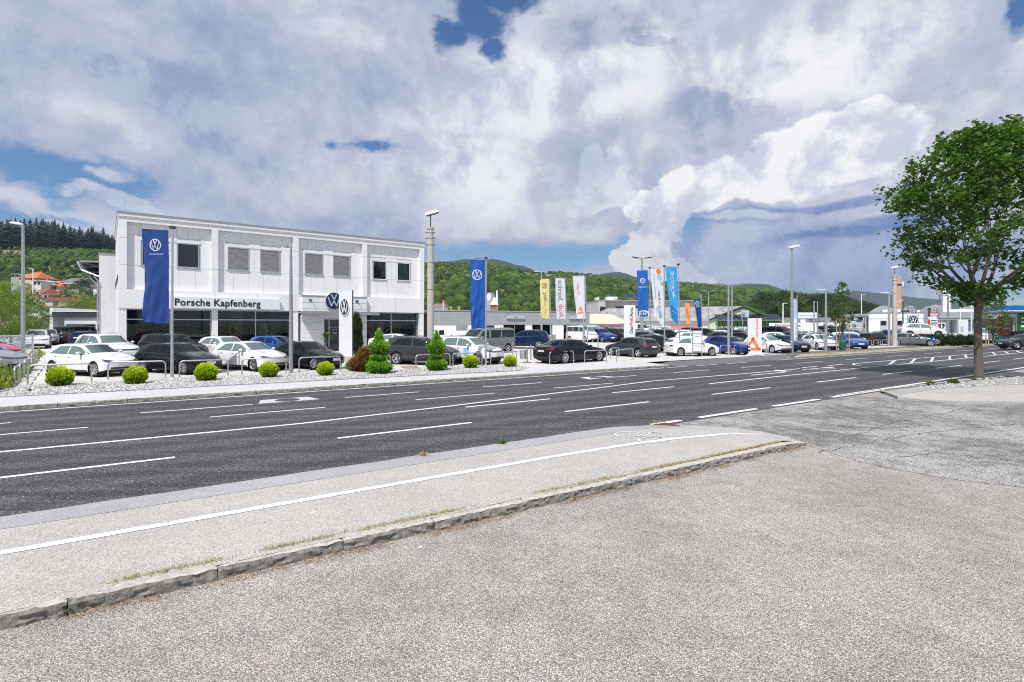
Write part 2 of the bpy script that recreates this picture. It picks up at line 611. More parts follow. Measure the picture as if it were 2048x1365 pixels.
def stonemat(name, c1, c2, scale=8.0, bs=0.6):
    m_, N, b = newmat(name)
    co = N.n('ShaderNodeNewGeometry').outputs['Position']
    n1 = N.noise(co, scale, 8, 0.7)
    n2 = N.noise(co, scale * 9, 4, 0.7)
    N.put(b.inputs['Base Color'], N.mix(N.ss(N.m('ADD', N.m('MULTIPLY', n1, 0.6), N.m('MULTIPLY', n2, 0.4)), 0.34, 0.64), c1, c2))
    b.inputs['Roughness'].default_value = 0.9
    bump(N, b, N.m('ADD', n1, n2), bs, 0.02)
    return m_


M = {}
M['white_paint'] = plain('white_facade_panel', (0.80, 0.80, 0.81), 0.45, var=0.02, scale=0.6)
M['white_metal'] = plain('white_coated_metal', (0.78, 0.78, 0.80), 0.35, var=0.02)
M['galv'] = plain('galvanised_steel', (0.50, 0.52, 0.55), 0.42, 0.75, var=0.12, scale=14)
M['alu'] = plain('brushed_aluminium', (0.56, 0.57, 0.59), 0.35, 0.7, var=0.05)
M['greymetal'] = plain('grey_painted_metal', (0.30, 0.31, 0.33), 0.45, 0.2)
M['darkmetal'] = plain('dark_grey_metal', (0.06, 0.065, 0.07), 0.4, 0.3)
M['black'] = plain('black_plastic', (0.012, 0.012, 0.014), 0.45)
M['rubber'] = plain('tyre_rubber', (0.018, 0.018, 0.019), 0.8)
M['plate'] = plain('number_plate_white', (0.7, 0.7, 0.72), 0.4)
M['chrome'] = plain('alloy_silver', (0.62, 0.63, 0.66), 0.25, 0.8)
M['navy'] = plain('navy_sign_face', (0.006, 0.020, 0.085), 0.3)
M['ink'] = plain('black_lettering', (0.012, 0.012, 0.014), 0.5)
M['inkgrey'] = plain('grey_lettering', (0.10, 0.11, 0.14), 0.5)
M['inkred'] = plain('red_lettering', (0.62, 0.02, 0.03), 0.5)
M['inkorange'] = plain('orange_lettering', (0.85, 0.22, 0.05), 0.5)
M['inkwhite'] = plain('white_print', (0.80, 0.80, 0.82), 0.5)
M['signwhite'] = plain('white_sign_panel', (0.76, 0.77, 0.80), 0.3, var=0.02)
M['signgrey'] = plain('silver_sign_panel', (0.50, 0.53, 0.58), 0.35, 0.2, var=0.03)
M['carglass'] = glassmat('car_window_glass', (0.50, 0.60, 0.59), 0.80)
M['shopglass'] = glassmat('shop_window_glass', (0.75, 0.8, 0.8), 0.8)
M['darkglass'] = plain('dark_window_glass', (0.012, 0.016, 0.018), 0.05, var=0.3, scale=0.6, spec=0.8)
M['lamplens'] = plain('headlight_lens', (0.12, 0.13, 0.15), 0.08, 0.5, coat=1.0, var=0.4, scale=22)
M['taillens'] = plain('tail_light_lens', (0.32, 0.006, 0.010), 0.15, coat=1.0, var=0.3, scale=12)
M['interior'] = plain('car_interior_cloth', (0.11, 0.115, 0.12), 0.8)
M['bark'] = stonemat('tree_bark', (0.045, 0.038, 0.03), (0.20, 0.17, 0.13), 22, 1.0)
# ================================================================ ground and roads
M['ground'] = stonemat('valley_ground', (0.16, 0.17, 0.10), (0.26, 0.25, 0.17), 0.05, 0.1)
M['road'] = aggregate('road_asphalt', [(0.070, 0.070, 0.074), (0.088, 0.088, 0.092), (0.106, 0.106, 0.11), (0.075, 0.075, 0.079), (0.092, 0.092, 0.096), (0.11, 0.11, 0.114), (0.082, 0.082, 0.086), (0.38, 0.38, 0.38)], 55, 0.8, (0.040, 0.040, 0.044), (0.84, 1.16), tyre=True, bstr=0.25)
M['fore'] = aggregate('worn_parking_asphalt', [(0.19, 0.18, 0.168), (0.50, 0.472, 0.435), (0.34, 0.322, 0.30), (0.64, 0.615, 0.58), (0.44, 0.40, 0.345), (0.78, 0.76, 0.725)], 92, 0.9, (0.18, 0.166, 0.148), (0.80, 1.22), (0.40, 0.28, 0.18), bstr=0.9)
M['aggr'] = aggregate('exposed_aggregate_pavement', [(0.26, 0.255, 0.245), (0.60, 0.575, 0.545), (0.44, 0.43, 0.41), (0.70, 0.68, 0.65), (0.15, 0.145, 0.14), (0.62, 0.60, 0.57)], 85, 0.9, (0.36, 0.345, 0.32), (0.92, 1.1), bstr=0.5)
M['strip'] = aggregate('bluish_patch_asphalt', [(0.33, 0.33, 0.34), (0.43, 0.43, 0.44), (0.54, 0.54, 0.55), (0.37, 0.37, 0.38)], 110, 0.9, (0.25, 0.25, 0.26), (0.9, 1.1), bstr=0.3)
M['drive'] = aggregate('patched_driveway_asphalt', [(0.25, 0.242, 0.232), (0.47, 0.455, 0.435), (0.345, 0.335, 0.32), (0.68, 0.66, 0.635)], 62, 0.9, (0.13, 0.127, 0.122), (0.58, 1.25), bstr=0.9, pr=(0.40, 0.60))
M['farpave'] = aggregate('pale_far_pavement', [(0.52, 0.51, 0.53), (0.62, 0.61, 0.63), (0.57, 0.56, 0.58)], 60, 0.9, (0.47, 0.46, 0.48), (0.92, 1.06), bstr=0.1)
M['lot'] = aggregate('pale_lot_paving', [(0.56, 0.54, 0.51), (0.66, 0.64, 0.61), (0.60, 0.58, 0.55)], 12, 0.9, (0.52, 0.50, 0.47), (0.85, 1.08), bstr=0.05)
M['lotgrey'] = aggregate('grey_entry_asphalt', [(0.13, 0.13, 0.14), (0.19, 0.19, 0.20), (0.16, 0.16, 0.17)], 50, 0.9, (0.12, 0.12, 0.125), (0.9, 1.1), bstr=0.1)
M['side'] = aggregate('side_street_asphalt', [(0.24, 0.24, 0.25), (0.30, 0.30, 0.31)], 30, 0.9, (0.22, 0.22, 0.23), bstr=0.1)
M['redpave'] = aggregate('red_paving', [(0.42, 0.24, 0.19), (0.50, 0.31, 0.26), (0.46, 0.27, 0.22)], 8, 0.9, (0.38, 0.25, 0.2), bstr=0.1)
M['granite'] = stonemat('split_granite', (0.12, 0.112, 0.10), (0.46, 0.44, 0.41), 16, 1.0)
M['granite_top'] = stonemat('worn_granite_top', (0.34, 0.32, 0.27), (0.62, 0.59, 0.53), 9, 0.6)
M['granite2'] = stonemat('pale_far_granite', (0.16, 0.15, 0.13), (0.44, 0.42, 0.38), 9, 0.9)
M['soil'] = stonemat('bed_soil_with_fine_gravel', (0.24, 0.23, 0.22), (0.56, 0.55, 0.54), 34, 0.9)
M['grass_dry'] = stonemat('dry_verge', (0.26, 0.24, 0.14), (0.42, 0.38, 0.26), 6, 0.5)


def paintmat(name, wear):
    m_, N, b = newmat(name)
    co = N.n('ShaderNodeNewGeometry').outputs['Position']
    nz = N.m('ADD', N.m('MULTIPLY', N.noise(co, 60, 3, 0.7), 0.6), N.m('MULTIPLY', N.noise(co, 5, 4, 0.7), 0.4))
    c = N.mix(N.ss(nz, 0.32 + wear * 0.2, 0.44 + wear * 0.2), (0.32, 0.32, 0.33), (0.80, 0.80, 0.81))
    N.put(b.inputs['Base Color'], c)
    b.inputs['Roughness'].default_value = 0.7
    bump(N, b, N.vor(co, 60).outputs['Distance'], 0.3, 0.004)
    return m_


M['paint'] = paintmat('road_marking_paint', 0.28)
M['paint_old'] = paintmat('worn_marking_paint', 0.55)


def sheet(name, pts, mat, kind='structure', parent=None, depth=0.0, **kw):
    """flat polygon from world points; depth makes it a slab"""
    mb = MB()
    n = len(pts)
    top = [tuple(p) for p in pts]
    if depth:
        vs = top + [(p[0], p[1], p[2] - depth) for p in top]
        mb.add(vs, [tuple(range(n))] + [(i, i + n, (i + 1) % n + n, (i + 1) % n) for i in range(n)])
    else:
        mb.add(top, [tuple(range(n))])
    me = mb.mesh(name, mat, fix=False)
    bm = bmesh.new()
    bm.from_mesh(me)
    bmesh.ops.triangulate(bm, faces=bm.faces)
    bmesh.ops.recalc_face_normals(bm, faces=bm.faces)
    if bm.faces and sum(f.normal.z * f.calc_area() for f in bm.faces) < 0:
        bmesh.ops.reverse_faces(bm, faces=bm.faces)
    bm.to_mesh(me)
    bm.free()
    return link(name, me, parent, kind=kind, **kw)


# valley floor
mb = MB()
mb.add([(-4200, -1400, -0.06), (5200, -1400, -0.06), (5200, 3650, -0.06), (-4200, 3650, -0.06)], [(0, 1, 2, 3)])
mb.obj('ground', M['ground'], kind='structure')
# foreground parking area, road
sheet('parking_ground', [RD(-60, -45, -0.008), RD(90, -45, -0.008), RD(90, 9.3, -0.008), RD(-60, 9.3, -0.008)], M['fore'])
mb = MB()
N_ = 240
for i in range(N_ + 1):
    s = -80 + 400 * i / N_
    e = 0.03 * mnoise.noise(Vector((s * 0.9, 3, 0))) + 0.012 * mnoise.noise(Vector((s * 7, 5, 0)))
    mb.v += [RD(s, 8.95 + e, 0), RD(s, 21.2, 0)]
    if i: mb.f.append((2 * i - 2, 2 * i, 2 * i + 1, 2 * i - 1)); mb.mi.append(0)
mb.obj('road', M['road'], kind='structure')
P = lambda x, y, z=0: G(x, y, z)
# patched driveway
edge = [RD(9.9, 9.1, -0.003)] + [RD(10.2 + i * 2.0, 9.1, -0.003) for i in range(6)] + [P(1800, 797, -0.003), P(1900, 806, -0.003), P(2048, 807, -0.003), P(2700, 820, -0.003), P(2900, 1040, -0.003), P(2300, 1003, -0.003), P(2048, 975, -0.003), P(1960, 966, -0.003), P(1870, 953, -0.003), P(1790, 939, -0.003), P(1720, 924, -0.003), P(1660, 905, -0.003), P(1600, 888, -0.003), P(1480, 880, -0.003)]
dj = []
for a, b in zip(edge, edge[1:] + edge[:1]):
    n_ = max(1, min(40, int((b - a).length / .25)))
    for k in range(n_):
        q = a.lerp(b, k / n_)
        if k: q = q + Vector((mnoise.noise(q * 3), mnoise.noise(q * 3 + Vector((9, 0, 0))), 0)) * .07
        q.z = -0.003
        dj.append(q)
sheet('driveway', dj, M['drive'])

# near pavement slab with its strips
def send(d):
    return np.interp(d, [5.8, 6.5, 7.4, 8.2, 9.1], [11.35, 11.75, 11.8, 11.35, 10.7])


def slabz(s, d):
    e = send(d)
    rampl = np.interp(d, [6, 9], [0.8, 2.2])
    t = min(max((e - s) / rampl, 0), 1)
    return 0.008 + 0.112 * t * t * (3 - 2 * t)


def near_strip(name, d0, d1, mat, lift=0.0, nd=3, s0=-50, jag=0.0, wob=0.0, **kw):
    mb = MB()
    K_ = 200
    for i in range(K_ + 1):
        for j in range(nd + 1):
            dd = d0 + (d1 - d0) * j / nd
            e = send(dd)
            s = s0 + (e - s0) * (1 - (1 - i / K_) ** 1.8)
            jj = 0
            if jag and j == nd:
                jj = jag * mnoise.noise(Vector((s * 1.1, 8, 0))) + jag * 0.5 * mnoise.noise(Vector((s * 6, 2, 0)))
            if wob and j == 0: jj = wob * mnoise.noise(Vector((s * 2.5, 1, 4)))
            mb.v.append(RD(s, dd + jj, slabz(s, dd) + lift))
            if i and j:
                a = i * (nd + 1) + j
                mb.f.append((a - nd - 2, a - 1, a, a - nd - 1)); mb.mi.append(0)
    if jag:      # the slab's own edge towards the road
        for i in range(K_):
            a = i * (nd + 1) + nd
            b = a + nd + 1
            n0 = len(mb.v)
            for q in (a, b):
                v = mb.v[q]
                mb.v.append(Vector((v[0] + RP[0] * 0.015, v[1] + RP[1] * 0.015, -0.02)))
            mb.f.append((a, n0, n0 + 1, b)); mb.mi.append(0)
    return mb.obj(name, mat, kind='structure', **kw)


near_strip('pavement', 6.02, 8.5, M['aggr'], nd=6)
near_strip('pavement_edge_strip', 8.48, 9.03, M['strip'], 0.004, 3, jag=0.035, wob=0.01)
mb = MB()
ctrl = [(-50, 7.6), (3, 7.6), (6, 7.59), (8.0, 7.52), (9.2, 7.35), (10.2, 7.1), (11.2, 6.78)]
pts = [(s, np.interp(s, [c[0] for c in ctrl], [c[1] for c in ctrl])) for s in np.linspace(-50, 11.2, 120)]
for i, (s, d) in enumerate(pts):
    for k in (-0.07, 0.07):
        mb.v.append(RD(s, d + k, slabz(s, d + k) + 0.006))
    if i:
        a = 2 * i
        mb.f.append((a - 2, a, a + 1, a - 1)); mb.mi.append(0)
mb.obj('cycle_path_line', M['paint'], kind='structure')


def ribbon(name, pts, w, mat, z=0.004, closed=False):
    """marking of constant width through (s,d) points"""
    mb = MB()
    n = len(pts)
    for i, p in enumerate(pts):
        a = Vector(pts[max(i - 1, 0)]); b = Vector(pts[min(i + 1, n - 1)])
        t = (b - a).normalized()
        q = Vector((-t.y, t.x)) * w / 2
        zz = z(p[0], p[1]) if callable(z) else z
        mb.v += [RD(p[0] + q.x, p[1] + q.y, zz), RD(p[0] - q.x, p[1] - q.y, zz)]
        if i: mb.f.append((2 * i - 2, 2 * i - 1, 2 * i + 1, 2 * i)); mb.mi.append(0)
    return mb.obj(name, mat, kind='structure')


def dashes(d, lst, w=0.12, mat='paint', name='lane_dash'):
    for (x0, y0), (x1, y1) in lst:
        # the distance along the road where the sight line of px crosses offset d
        out = []
        for x in (x0, x1):
            k = (x - CX) / F
            Y = d / (RP[0] * k + RP[1])
            out.append(RU[0] * k * Y + RU[1] * Y)
        ribbon(name, [(out[0], d), (out[1], d)], w, M[mat])


dashes(11.92, [((-420, 0), (-130, 0)), ((0 - 90, 955), (350, 915)), ((675, 877), (943, 848)), ((1130, 824), (1298, 805)), ((1424, 789), (1540, 778)), ((1633, 766), (1712, 757)), ((1765, 750), (1825, 743)), ((1871, 738), (1923, 733)), ((1968, 725), (1999, 723)), ((2026, 719), (2052, 717))])
dashes(14.25, [((930, 815), (1100, 799)), ((1225, 786), (1347, 776))])
dashes(16.58, [((-80, 870), (175, 857)), ((420, 833), (650, 816)), ((832, 800), (990, 788)), ((1107, 779), (1226, 768))], 0.10)
dashes(18.45, [((-60, 850), (22, 846)), ((280, 824), (505, 810)), ((690, 796), (838, 786)), ((965, 775), (1083, 767)), ((1210, 754), (1272, 752)), ((1347, 746), (1420, 742)), ((1482, 737), (1542, 733)), ((1593, 729), (1645, 725)), ((1693, 720), (1737, 718)), ((1774, 715), (1816, 712)), ((1848, 710), (1883, 708)), ((1912, 706), (1945, 703)), ((1975, 700), (2005, 699)), ((2030, 698), (2050, 697))], 0.10)
dashes(20.8, [((1335, 739), (1375, 736)), ((1393, 734), (1436, 730)), ((1453, 730), (1492, 727))], 0.12)
dashes(9.15, [((1303, 849), (1361, 841)), ((1398, 834), (1513, 817)), ((1546, 811), (1638, 800)), ((1664, 794), (1771, 780))], 0.17)
ribbon('edge_line', [toRD(G(1900, 757)), (20, 9.25), (40, 9.25), (200, 9.25)][1:], 0.15, M['paint'])
ribbon('edge_line', [(-80, 20.8), (24.6, 20.8)], 0.12, M['paint'])
ribbon('edge_line', [(36.5, 20.9), (60, 20.9), (250, 20.9)], 0.12, M['paint'])
cl = [(-80, 14.34)] + [toRD(G(x, y)) for x, y in ((0, 904.5), (300, 876.5), (600, 847.8), (906, 812), (1060, 793), (1200, 776), (1300, 763), (1400, 755), (1500, 747), (1600, 738))]
ribbon('centre_line', cl, 0.13, M['paint'])
ribbon('centre_line', [toRD(G(1419, 768)), toRD(G(1560, 753)), toRD(G(1746, 734)), (45, 14.3), (90, 14.3), (250, 14.3)], 0.13, M['paint'])
# hatched island in the paint
tip = toRD(G(1706, 728)); tipb = toRD(G(1751, 734.5))
ribbon('hatch_outline', [tip, (45, 16.25), (60, 15.9), (75, 15.6), (120, 15.4)], 0.13, M['paint'])
ribbon('hatch_outline', [tip, ((tip[0] * 0.45 + tipb[0] * 0.55), tip[1] - 0.5), (tipb[0] + 0.2, tipb[1] + 0.75), (tipb[0] - 0.1, tipb[1] + 0.25), (tipb[0] - 0.9, tipb[1] + 0.02)], 0.13, M['paint'])
for k in range(14):
    s = tipb[0] + 2.0 + k * 3.4
    up = np.interp(s, [tip[0], 45, 60, 75, 120], [16.3, 16.2, 15.85, 15.55, 15.35])
    ribbon('hatch_stripe', [(s, 14.4), (s + (up - 14.4) * 3.2, up - 0.06)], 0.15, M['paint_old'])
# turn arrows
def arrow(s, d, L=2.6, turn=1, mat='paint', dirn=1):
    mb = MB()
    z = 0.005
    def q(pts): mb.add([RD(s + dirn * a, d + dirn * b, z) for a, b in pts], [tuple(range(len(pts)))])
    q([(0, -0.07), (L, -0.07), (L, 0.07), (0, 0.07)])
    if turn:
        q([(L - 0.02, 0.0), (L + 0.5, turn * 0.45), (L + 0.35, turn * 0.6), (L - 0.12, turn * 0.12)])
        q([(L - 0.05, turn * 0.62), (L + 0.85, turn * 1.05), (L + 0.75, turn * 0.05)])
    else:
        q([(L, -0.3), (L + 1.1, 0.0), (L, 0.3)])
    mb.obj('turn_arrow', M[mat], fix=False, kind='structure')
a0 = toRD(G(1502, 751)); arrow(a0[0], a0[1], 3.2, 1)
a0 = toRD(G(1605, 740)); arrow(a0[0], a0[1], 2.6, 0, 'paint_old')
for x0, y0, x1, y1 in ((1604, 736, 1634, 733), (1608, 739, 1636, 739), (1644, 739, 1672, 738), (1655, 732, 1686, 729)):
    ribbon('lane_dash', [toRD(G(x0, y0)), toRD(G(x1, y1))], 0.13, M['paint'])
# seams across the asphalt
M['seam'] = plain('bitumen_seam', (0.022, 0.022, 0.024), 0.7, world=True)
for pp in (((985, 814), (1060, 822), (1140, 832), (1215, 842)), ((1190, 826), (1260, 834), (1330, 841)), ((800, 785), (850, 790), (905, 795)), ((900, 771), (960, 775), (1010, 778)), ((1180, 765), (1250, 769), (1330, 775)), ((1185, 787), (1255, 785), (1330, 779), (1425, 770))):
    pts = []
    for a, b in zip(pp[:-1], pp[1:]):
        for t in np.linspace(0, 1, 8):
            p = toRD(G(a[0] + (b[0] - a[0]) * t, a[1] + (b[1] - a[1]) * t))
            pts.append((p[0] + rng.uniform(-1, 1) * 0.02, p[1] + rng.uniform(-1, 1) * 0.015))
    ribbon('road_seam', pts, 0.022, M['seam'], 0.003)
for pp in (((1640, 905), (1700, 893), (1760, 880), (1840, 868), (1930, 858), (2048, 846)), ((1700, 874), (1790, 845), (1900, 825), (1925, 815)), ((1790, 915), (1880, 905), (1980, 918), (2060, 926)), ((1560, 838), (1640, 850), (1760, 858), (1860, 851))):
    pts = []
    for a, b in zip(pp[:-1], pp[1:]):
        for t in np.linspace(0, 1, 10):
            p = toRD(G(a[0] + (b[0] - a[0]) * t, a[1] + (b[1] - a[1]) * t))
            pts.append((p[0] + rng.uniform(-1, 1) * 0.07, p[1] + rng.uniform(-1, 1) * 0.07))
    ribbon('driveway_crack', pts, 0.013, M['seam'], 0.001)


# bicycle painted on the cycle path
def bike():
    mb = MB()
    c = toRD(G(1302, 871, 0.12))
    z = lambda s, d: slabz(s, d) + 0.007
    def rb(pts, w=0.05):
        n0 = len(mb.v)
        for i, p in enumerate(pts):
            a = Vector(pts[max(i - 1, 0)]); b = Vector(pts[min(i + 1, len(pts) - 1)])
            t = (b - a).normalized(); q = Vector((-t.y, t.x)) * w / 2
            for k in (1, -1):
                s_, d_ = c[0] + p[1] + k * q.y, c[1] - p[0] - k * q.x
                mb.v.append(RD(s_, d_, z(s_, d_)))
            if i: mb.f.append((n0 + 2 * i - 2, n0 + 2 * i, n0 + 2 * i + 1, n0 + 2 * i - 1)); mb.mi.append(0)
    for cx in (-0.34, 0.34):
        rb([(cx + 0.24 * math.cos(t), 0.30 * math.sin(t) - 0.35) for t in np.linspace(0, 2 * math.pi, 25)])
    rb([(-0.34, -0.35), (-0.12, 0.28), (0.22, 0.28), (0.0, -0.35), (-0.34, -0.35)])
    rb([(-0.16, 0.28), (0.0, -0.35)]); rb([(0.34, -0.35), (0.20, 0.45), (0.34, 0.50)]); rb([(-0.22, 0.36), (-0.06, 0.36)])
    mb.obj('bicycle_symbol', M['paint_old'], fix=False, kind='structure')
bike()

# ---------------------------------------------------------------- granite kerbs, stone by stone
def kerb_mesh(seed, hgt=0.118, wid=0.17, rough=0.018, nl=18):
    """unit-length rough stone: length along x 0..1, face at y=0 looking to -y"""
    prof = [(0.0, -0.03), (0.0, 0.02), (0.0, hgt * 0.36), (0.0, hgt * 0.68), (0.008, hgt * 0.93), (0.03, hgt), (wid * 0.6, hgt), (wid - 0.01, hgt - 0.004), (wid, hgt - 0.03)]
    V, Fq = [], []
    m_ = len(prof)
    for i in range(nl + 1):
        u = i / nl
        e = min(u, 1 - u)
        tuck = 0.012 * math.exp(-e / 0.012)
        for j, (y, z) in enumerate(prof):
            p = Vector((u * 1.0 + seed * 7.3, y * 3, z * 3))
            n1 = mnoise.fractal(p * 10.0, 0.8, 2.1, 6)
            n2 = mnoise.noise(p * 2.2)
            fy = rough * (n1 + 0.25 * n2) if j < 5 else 0.25 * rough * n1
            fz = (0.005 * n1 + 0.003 * n2) if j >= 4 else 0
            V.append((u + (0.002 if i == 0 else -0.002 if i == nl else 0), y + fy + tuck * (1 if j < 5 else 0), z + fz - tuck * (1 if j >= 4 else 0)))
            if i and j:
                a = i * m_ + j
                Fq.append((a - m_ - 1, a - 1, a, a - m_))
    mb = MB(); mb.add(V, Fq)
    mb.mi = [1 if (k % (m_ - 1)) >= 4 else 0 for k in range(len(Fq))]
    mb.f += [tuple(range(m_))[::-1], tuple(nl * m_ + j for j in range(m_))]; mb.mi += [0, 0]
    return mb
kv = [kerb_mesh(k, rough=.030, nl=44).mesh('kerb_stone', [M['granite'], M['granite_top']], True, 30, True) for k in range(8)]
kerb = link('kerb', None, kind='structure')
kr = random.Random(5)
s = -6.3
while s < 11.1:
    Ls = kr.uniform(0.8, 1.35)
    s1 = min(s + Ls, 11.35)
    f0, f1 = 5.975 - 0.016 * s, 5.975 - 0.016 * s1
    o = link('kerb_stone', kr.choice(kv), kerb, RD(s, f0 + kr.uniform(-.006, .006), kr.uniform(-.004, .003)), (0, 0, math.atan2(RU[1], RU[0]) + (f1 - f0) / (s1 - s) + kr.uniform(-.006, .006)), (s1 - s, 1, 1))
    if s1 > 10.9:
        o.rotation_euler = (0, R(6), o.rotation_euler[2] + 0.06)
    s = s1 + 0.002
kv2 = [kerb_mesh(20 + k, 0.13, 0.16, 0.022, 8).mesh('far_kerb_stone', [M['granite2'], M['granite_top']], True, 35, True) for k in range(5)]
kerb2 = link('far_kerb', None, kind='structure')
s = -9.0
while s < 24.8:
    Ls = kr.uniform(0.8, 1.1)
    link('kerb_stone', kr.choice(kv2), kerb2, RD(s, 21.12, kr.uniform(-.004, .004)), (0, 0, math.atan2(RU[1], RU[0])), (Ls, 1, 1))
    s += Ls + 0.008
for k in range(5):       # the rounded corner at the entrance
    a0, a1 = R(90 - k * 20), R(90 - (k + 1) * 20)
    p0 = RD(24.9 + 1.1 * math.cos(a0), 22.25 - 1.1 * math.sin(a0)); p1 = RD(24.9 + 1.1 * math.cos(a1), 22.25 - 1.1 * math.sin(a1))
    link('kerb_stone', kv2[k], kerb2, p0 + Vector((0, 0, -0.012 * (k + 1))), (0, 0, math.atan2(p1.y - p0.y, p1.x - p0.x)), ((p1 - p0).length, 1, 1))
s = 38.5
kerb3 = link('verge_kerb', None, kind='structure')
while s < 90:
    Ls = kr.uniform(0.9, 1.1)
    link('kerb_stone', kr.choice(kv2), kerb3, RD(s, 21.15, 0), (0, 0, math.atan2(RU[1], RU[0])), (Ls, 1, 1))
    s += Ls + 0.008
# ---------------------------------------------------------------- far side
def grid_sheet(name, s0, s1, d0, d1, mat, zf, ns=2, nd=2, **kw):
    mb = MB()
    for i in range(ns + 1):
        for j in range(nd + 1):
            s, d = s0 + (s1 - s0) * i / ns, d0 + (d1 - d0) * j / nd
            mb.v.append(RD(s, d, zf(s, d)))
            if i and j:
                a = i * (nd + 1) + j
                mb.f.append((a - nd - 2, a - 1, a, a - nd - 1)); mb.mi.append(0)
    return mb.obj(name, mat, kind='structure', fix=False, **kw)
# car lot surface rises gently to the showroom
zl = lambda s, d: 0.14 + 0.022 * min(max(d - 28.5, 0), 14)
ds = [23.3, 28.5, 32, 36, 42.5, 320]
mb = MB()
for i, s in enumerate((-13.0, 250.0)):
    for j, d in enumerate(ds):
        mb.v.append(RD(s, d, zl(s, d)))
n_ = len(ds)
for j in range(n_ - 1):
    mb.f.append((j, n_ + j, n_ + j + 1, j + 1)); mb.mi.append(0)
mb.f.append((0, n_, n_ + 0, 0)) if False else None
mb.obj('car_lot', M['lot'], kind='structure', fix=False)
pl = [RD(-60, 21.26, 0.125), RD(24.9, 21.26, 0.125)] + [RD(24.9 + 1.0 * math.sin(a), 22.25 - 1.0 * math.cos(a), 0.125 - 0.03 * a) for a in np.linspace(0.2, 1.5, 6)] + [RD(25.9, 23.6, 0.146), RD(22, 24.1, 0.146), RD(-60, 24.1, 0.146)]
sheet('far_pavement', pl, M['farpave'])
# asphalt of the entrance and path beyond
pl = [RD(26.0, 21.1, 0.004), RD(39.0, 21.1, 0.004), RD(40.2, 21.9, 0.10), RD(43, 22.5, 0.148), RD(250, 22.5, 0.150), RD(250, 24.6, 0.150), RD(42, 24.6, 0.150), RD(37, 23.4, 0.149), RD(31, 22.9, 0.148), RD(27.4, 22.8, 0.147), RD(26.2, 22.4, 0.10)]
sheet('entrance_asphalt', pl, M['lotgrey'])
sheet('entrance_base', [RD(23.5, 21.25, 0.003), RD(40, 21.25, 0.003), RD(40, 24.2, 0.003), RD(23.5, 24.2, 0.003)], M['lotgrey'])
sheet('grass_verge', [RD(39.6, 21.32, 0.124), RD(150, 21.32, 0.124), RD(150, 22.52, 0.154), RD(43, 22.52, 0.154), RD(41, 21.9, 0.13)], M['grass_dry'])
# gravel bed in front of the showroom
bed = [P(-160, 812, .14), P(0, 795.5, .14), P(300, 780, .14), P(700, 759, .14), P(1040, 742, .14), P(1058, 736, .14), P(1030, 731, .14), P(960, 731.5, .14), P(860, 737, .14), P(800, 740, .14), P(700, 744, .14), P(573, 749, .14), P(456, 753, .14), P(330, 759, .14), P(182, 766, .14), P(54, 771.5, .14), P(29, 777, .14), P(-160, 803, .14)]
bed = [p + Vector((0, 0, 0.012)) for p in bed]
sheet('gravel_bed', bed, M['soil'])
sheet('red_paving_path', [P(q[0], q[1], .162) for q in ((800, 733), (826, 731.5), (858, 742.5), (866, 747), (812, 750.5), (832, 744))], M['redpave'])
def inside(p, poly):
    c = False
    j = len(poly) - 1
    for i in range(len(poly)):
        a, b = poly[i], poly[j]
        if (a[1] > p[1]) != (b[1] > p[1]) and p[0] < (b[0] - a[0]) * (p[1] - a[1]) / (b[1] - a[1]) + a[0]:
            c = not c
        j = i
    return c
ICO = None
def rock_cloud(name, poly, n, r0, r1, mat, zf, seed, **kw):
    """many little stones lying in a polygon, one mesh"""
    g = np.random.default_rng(seed)
    bm = bmesh.new(); bmesh.ops.create_icosphere(bm, subdivisions=1, radius=1)
    base = np.array([v.co[:] for v in bm.verts]); fc = np.array([[v.index for v in f.verts] for f in bm.faces]); bm.free()
    if n > 2500:      # octahedron-like pebbles are enough at this size
        base = np.array([(1, 0, 0), (0, 1, 0), (-1, 0, 0), (0, -1, 0), (0.1, 0, 1), (0, 0, -1)], float)
        fc = np.array([(0, 1, 4), (1, 2, 4), (2, 3, 4), (3, 0, 4)])
    xs, ys = [p[0] for p in poly], [p[1] for p in poly]
    V, Fc, T = [], [], []
    k = 0
    while k < n:
        x, y = g.uniform(min(xs), max(xs)), g.uniform(min(ys), max(ys))
        if not inside((x, y), poly): continue
        r = g.uniform(r0, r1)
        sc_ = r * np.array([g.uniform(.7, 1.3), g.uniform(.7, 1.3), g.uniform(.5, .9)])
        a = g.uniform(0, 6.28); c, s_ = math.cos(a), math.sin(a)
        b = base * sc_ * g.uniform(.85, 1.15, (len(base), 1))
        b = np.stack([b[:, 0] * c - b[:, 1] * s_, b[:, 0] * s_ + b[:, 1] * c, b[:, 2] + b[:, 0] * g.uniform(-.3, .3)], 1)
        V.append(b + np.array([x, y, zf(x, y) + r * 0.25])); Fc.append(fc + k * len(base)); T.append(np.full(len(base), g.uniform(0, 1)))
        k += 1
    return link(name, npmesh(name, np.concatenate(V), np.concatenate(Fc), mat, False, np.concatenate(T)), kind='stuff', **kw)
m_, N, b = newmat('white_gravel_stones')
a_ = N.n('ShaderNodeAttribute', attribute_name='tint')
N.put(b.inputs['Base Color'], N.ramp(a_.outputs['Fac'], [(0.0, (0.16, 0.155, 0.15)), (0.3, (0.34, 0.335, 0.33)), (0.65, (0.48, 0.475, 0.47)), (1.0, (0.68, 0.675, 0.67))]))
b.inputs['Roughness'].default_value = 0.8
M['pebble'] = m_
rock_cloud('white_gravel', bed, 22000, 0.018, 0.042, M['pebble'], lambda x, y: 0.155, 3, label='white gravel spread in the bed before the parked cars')
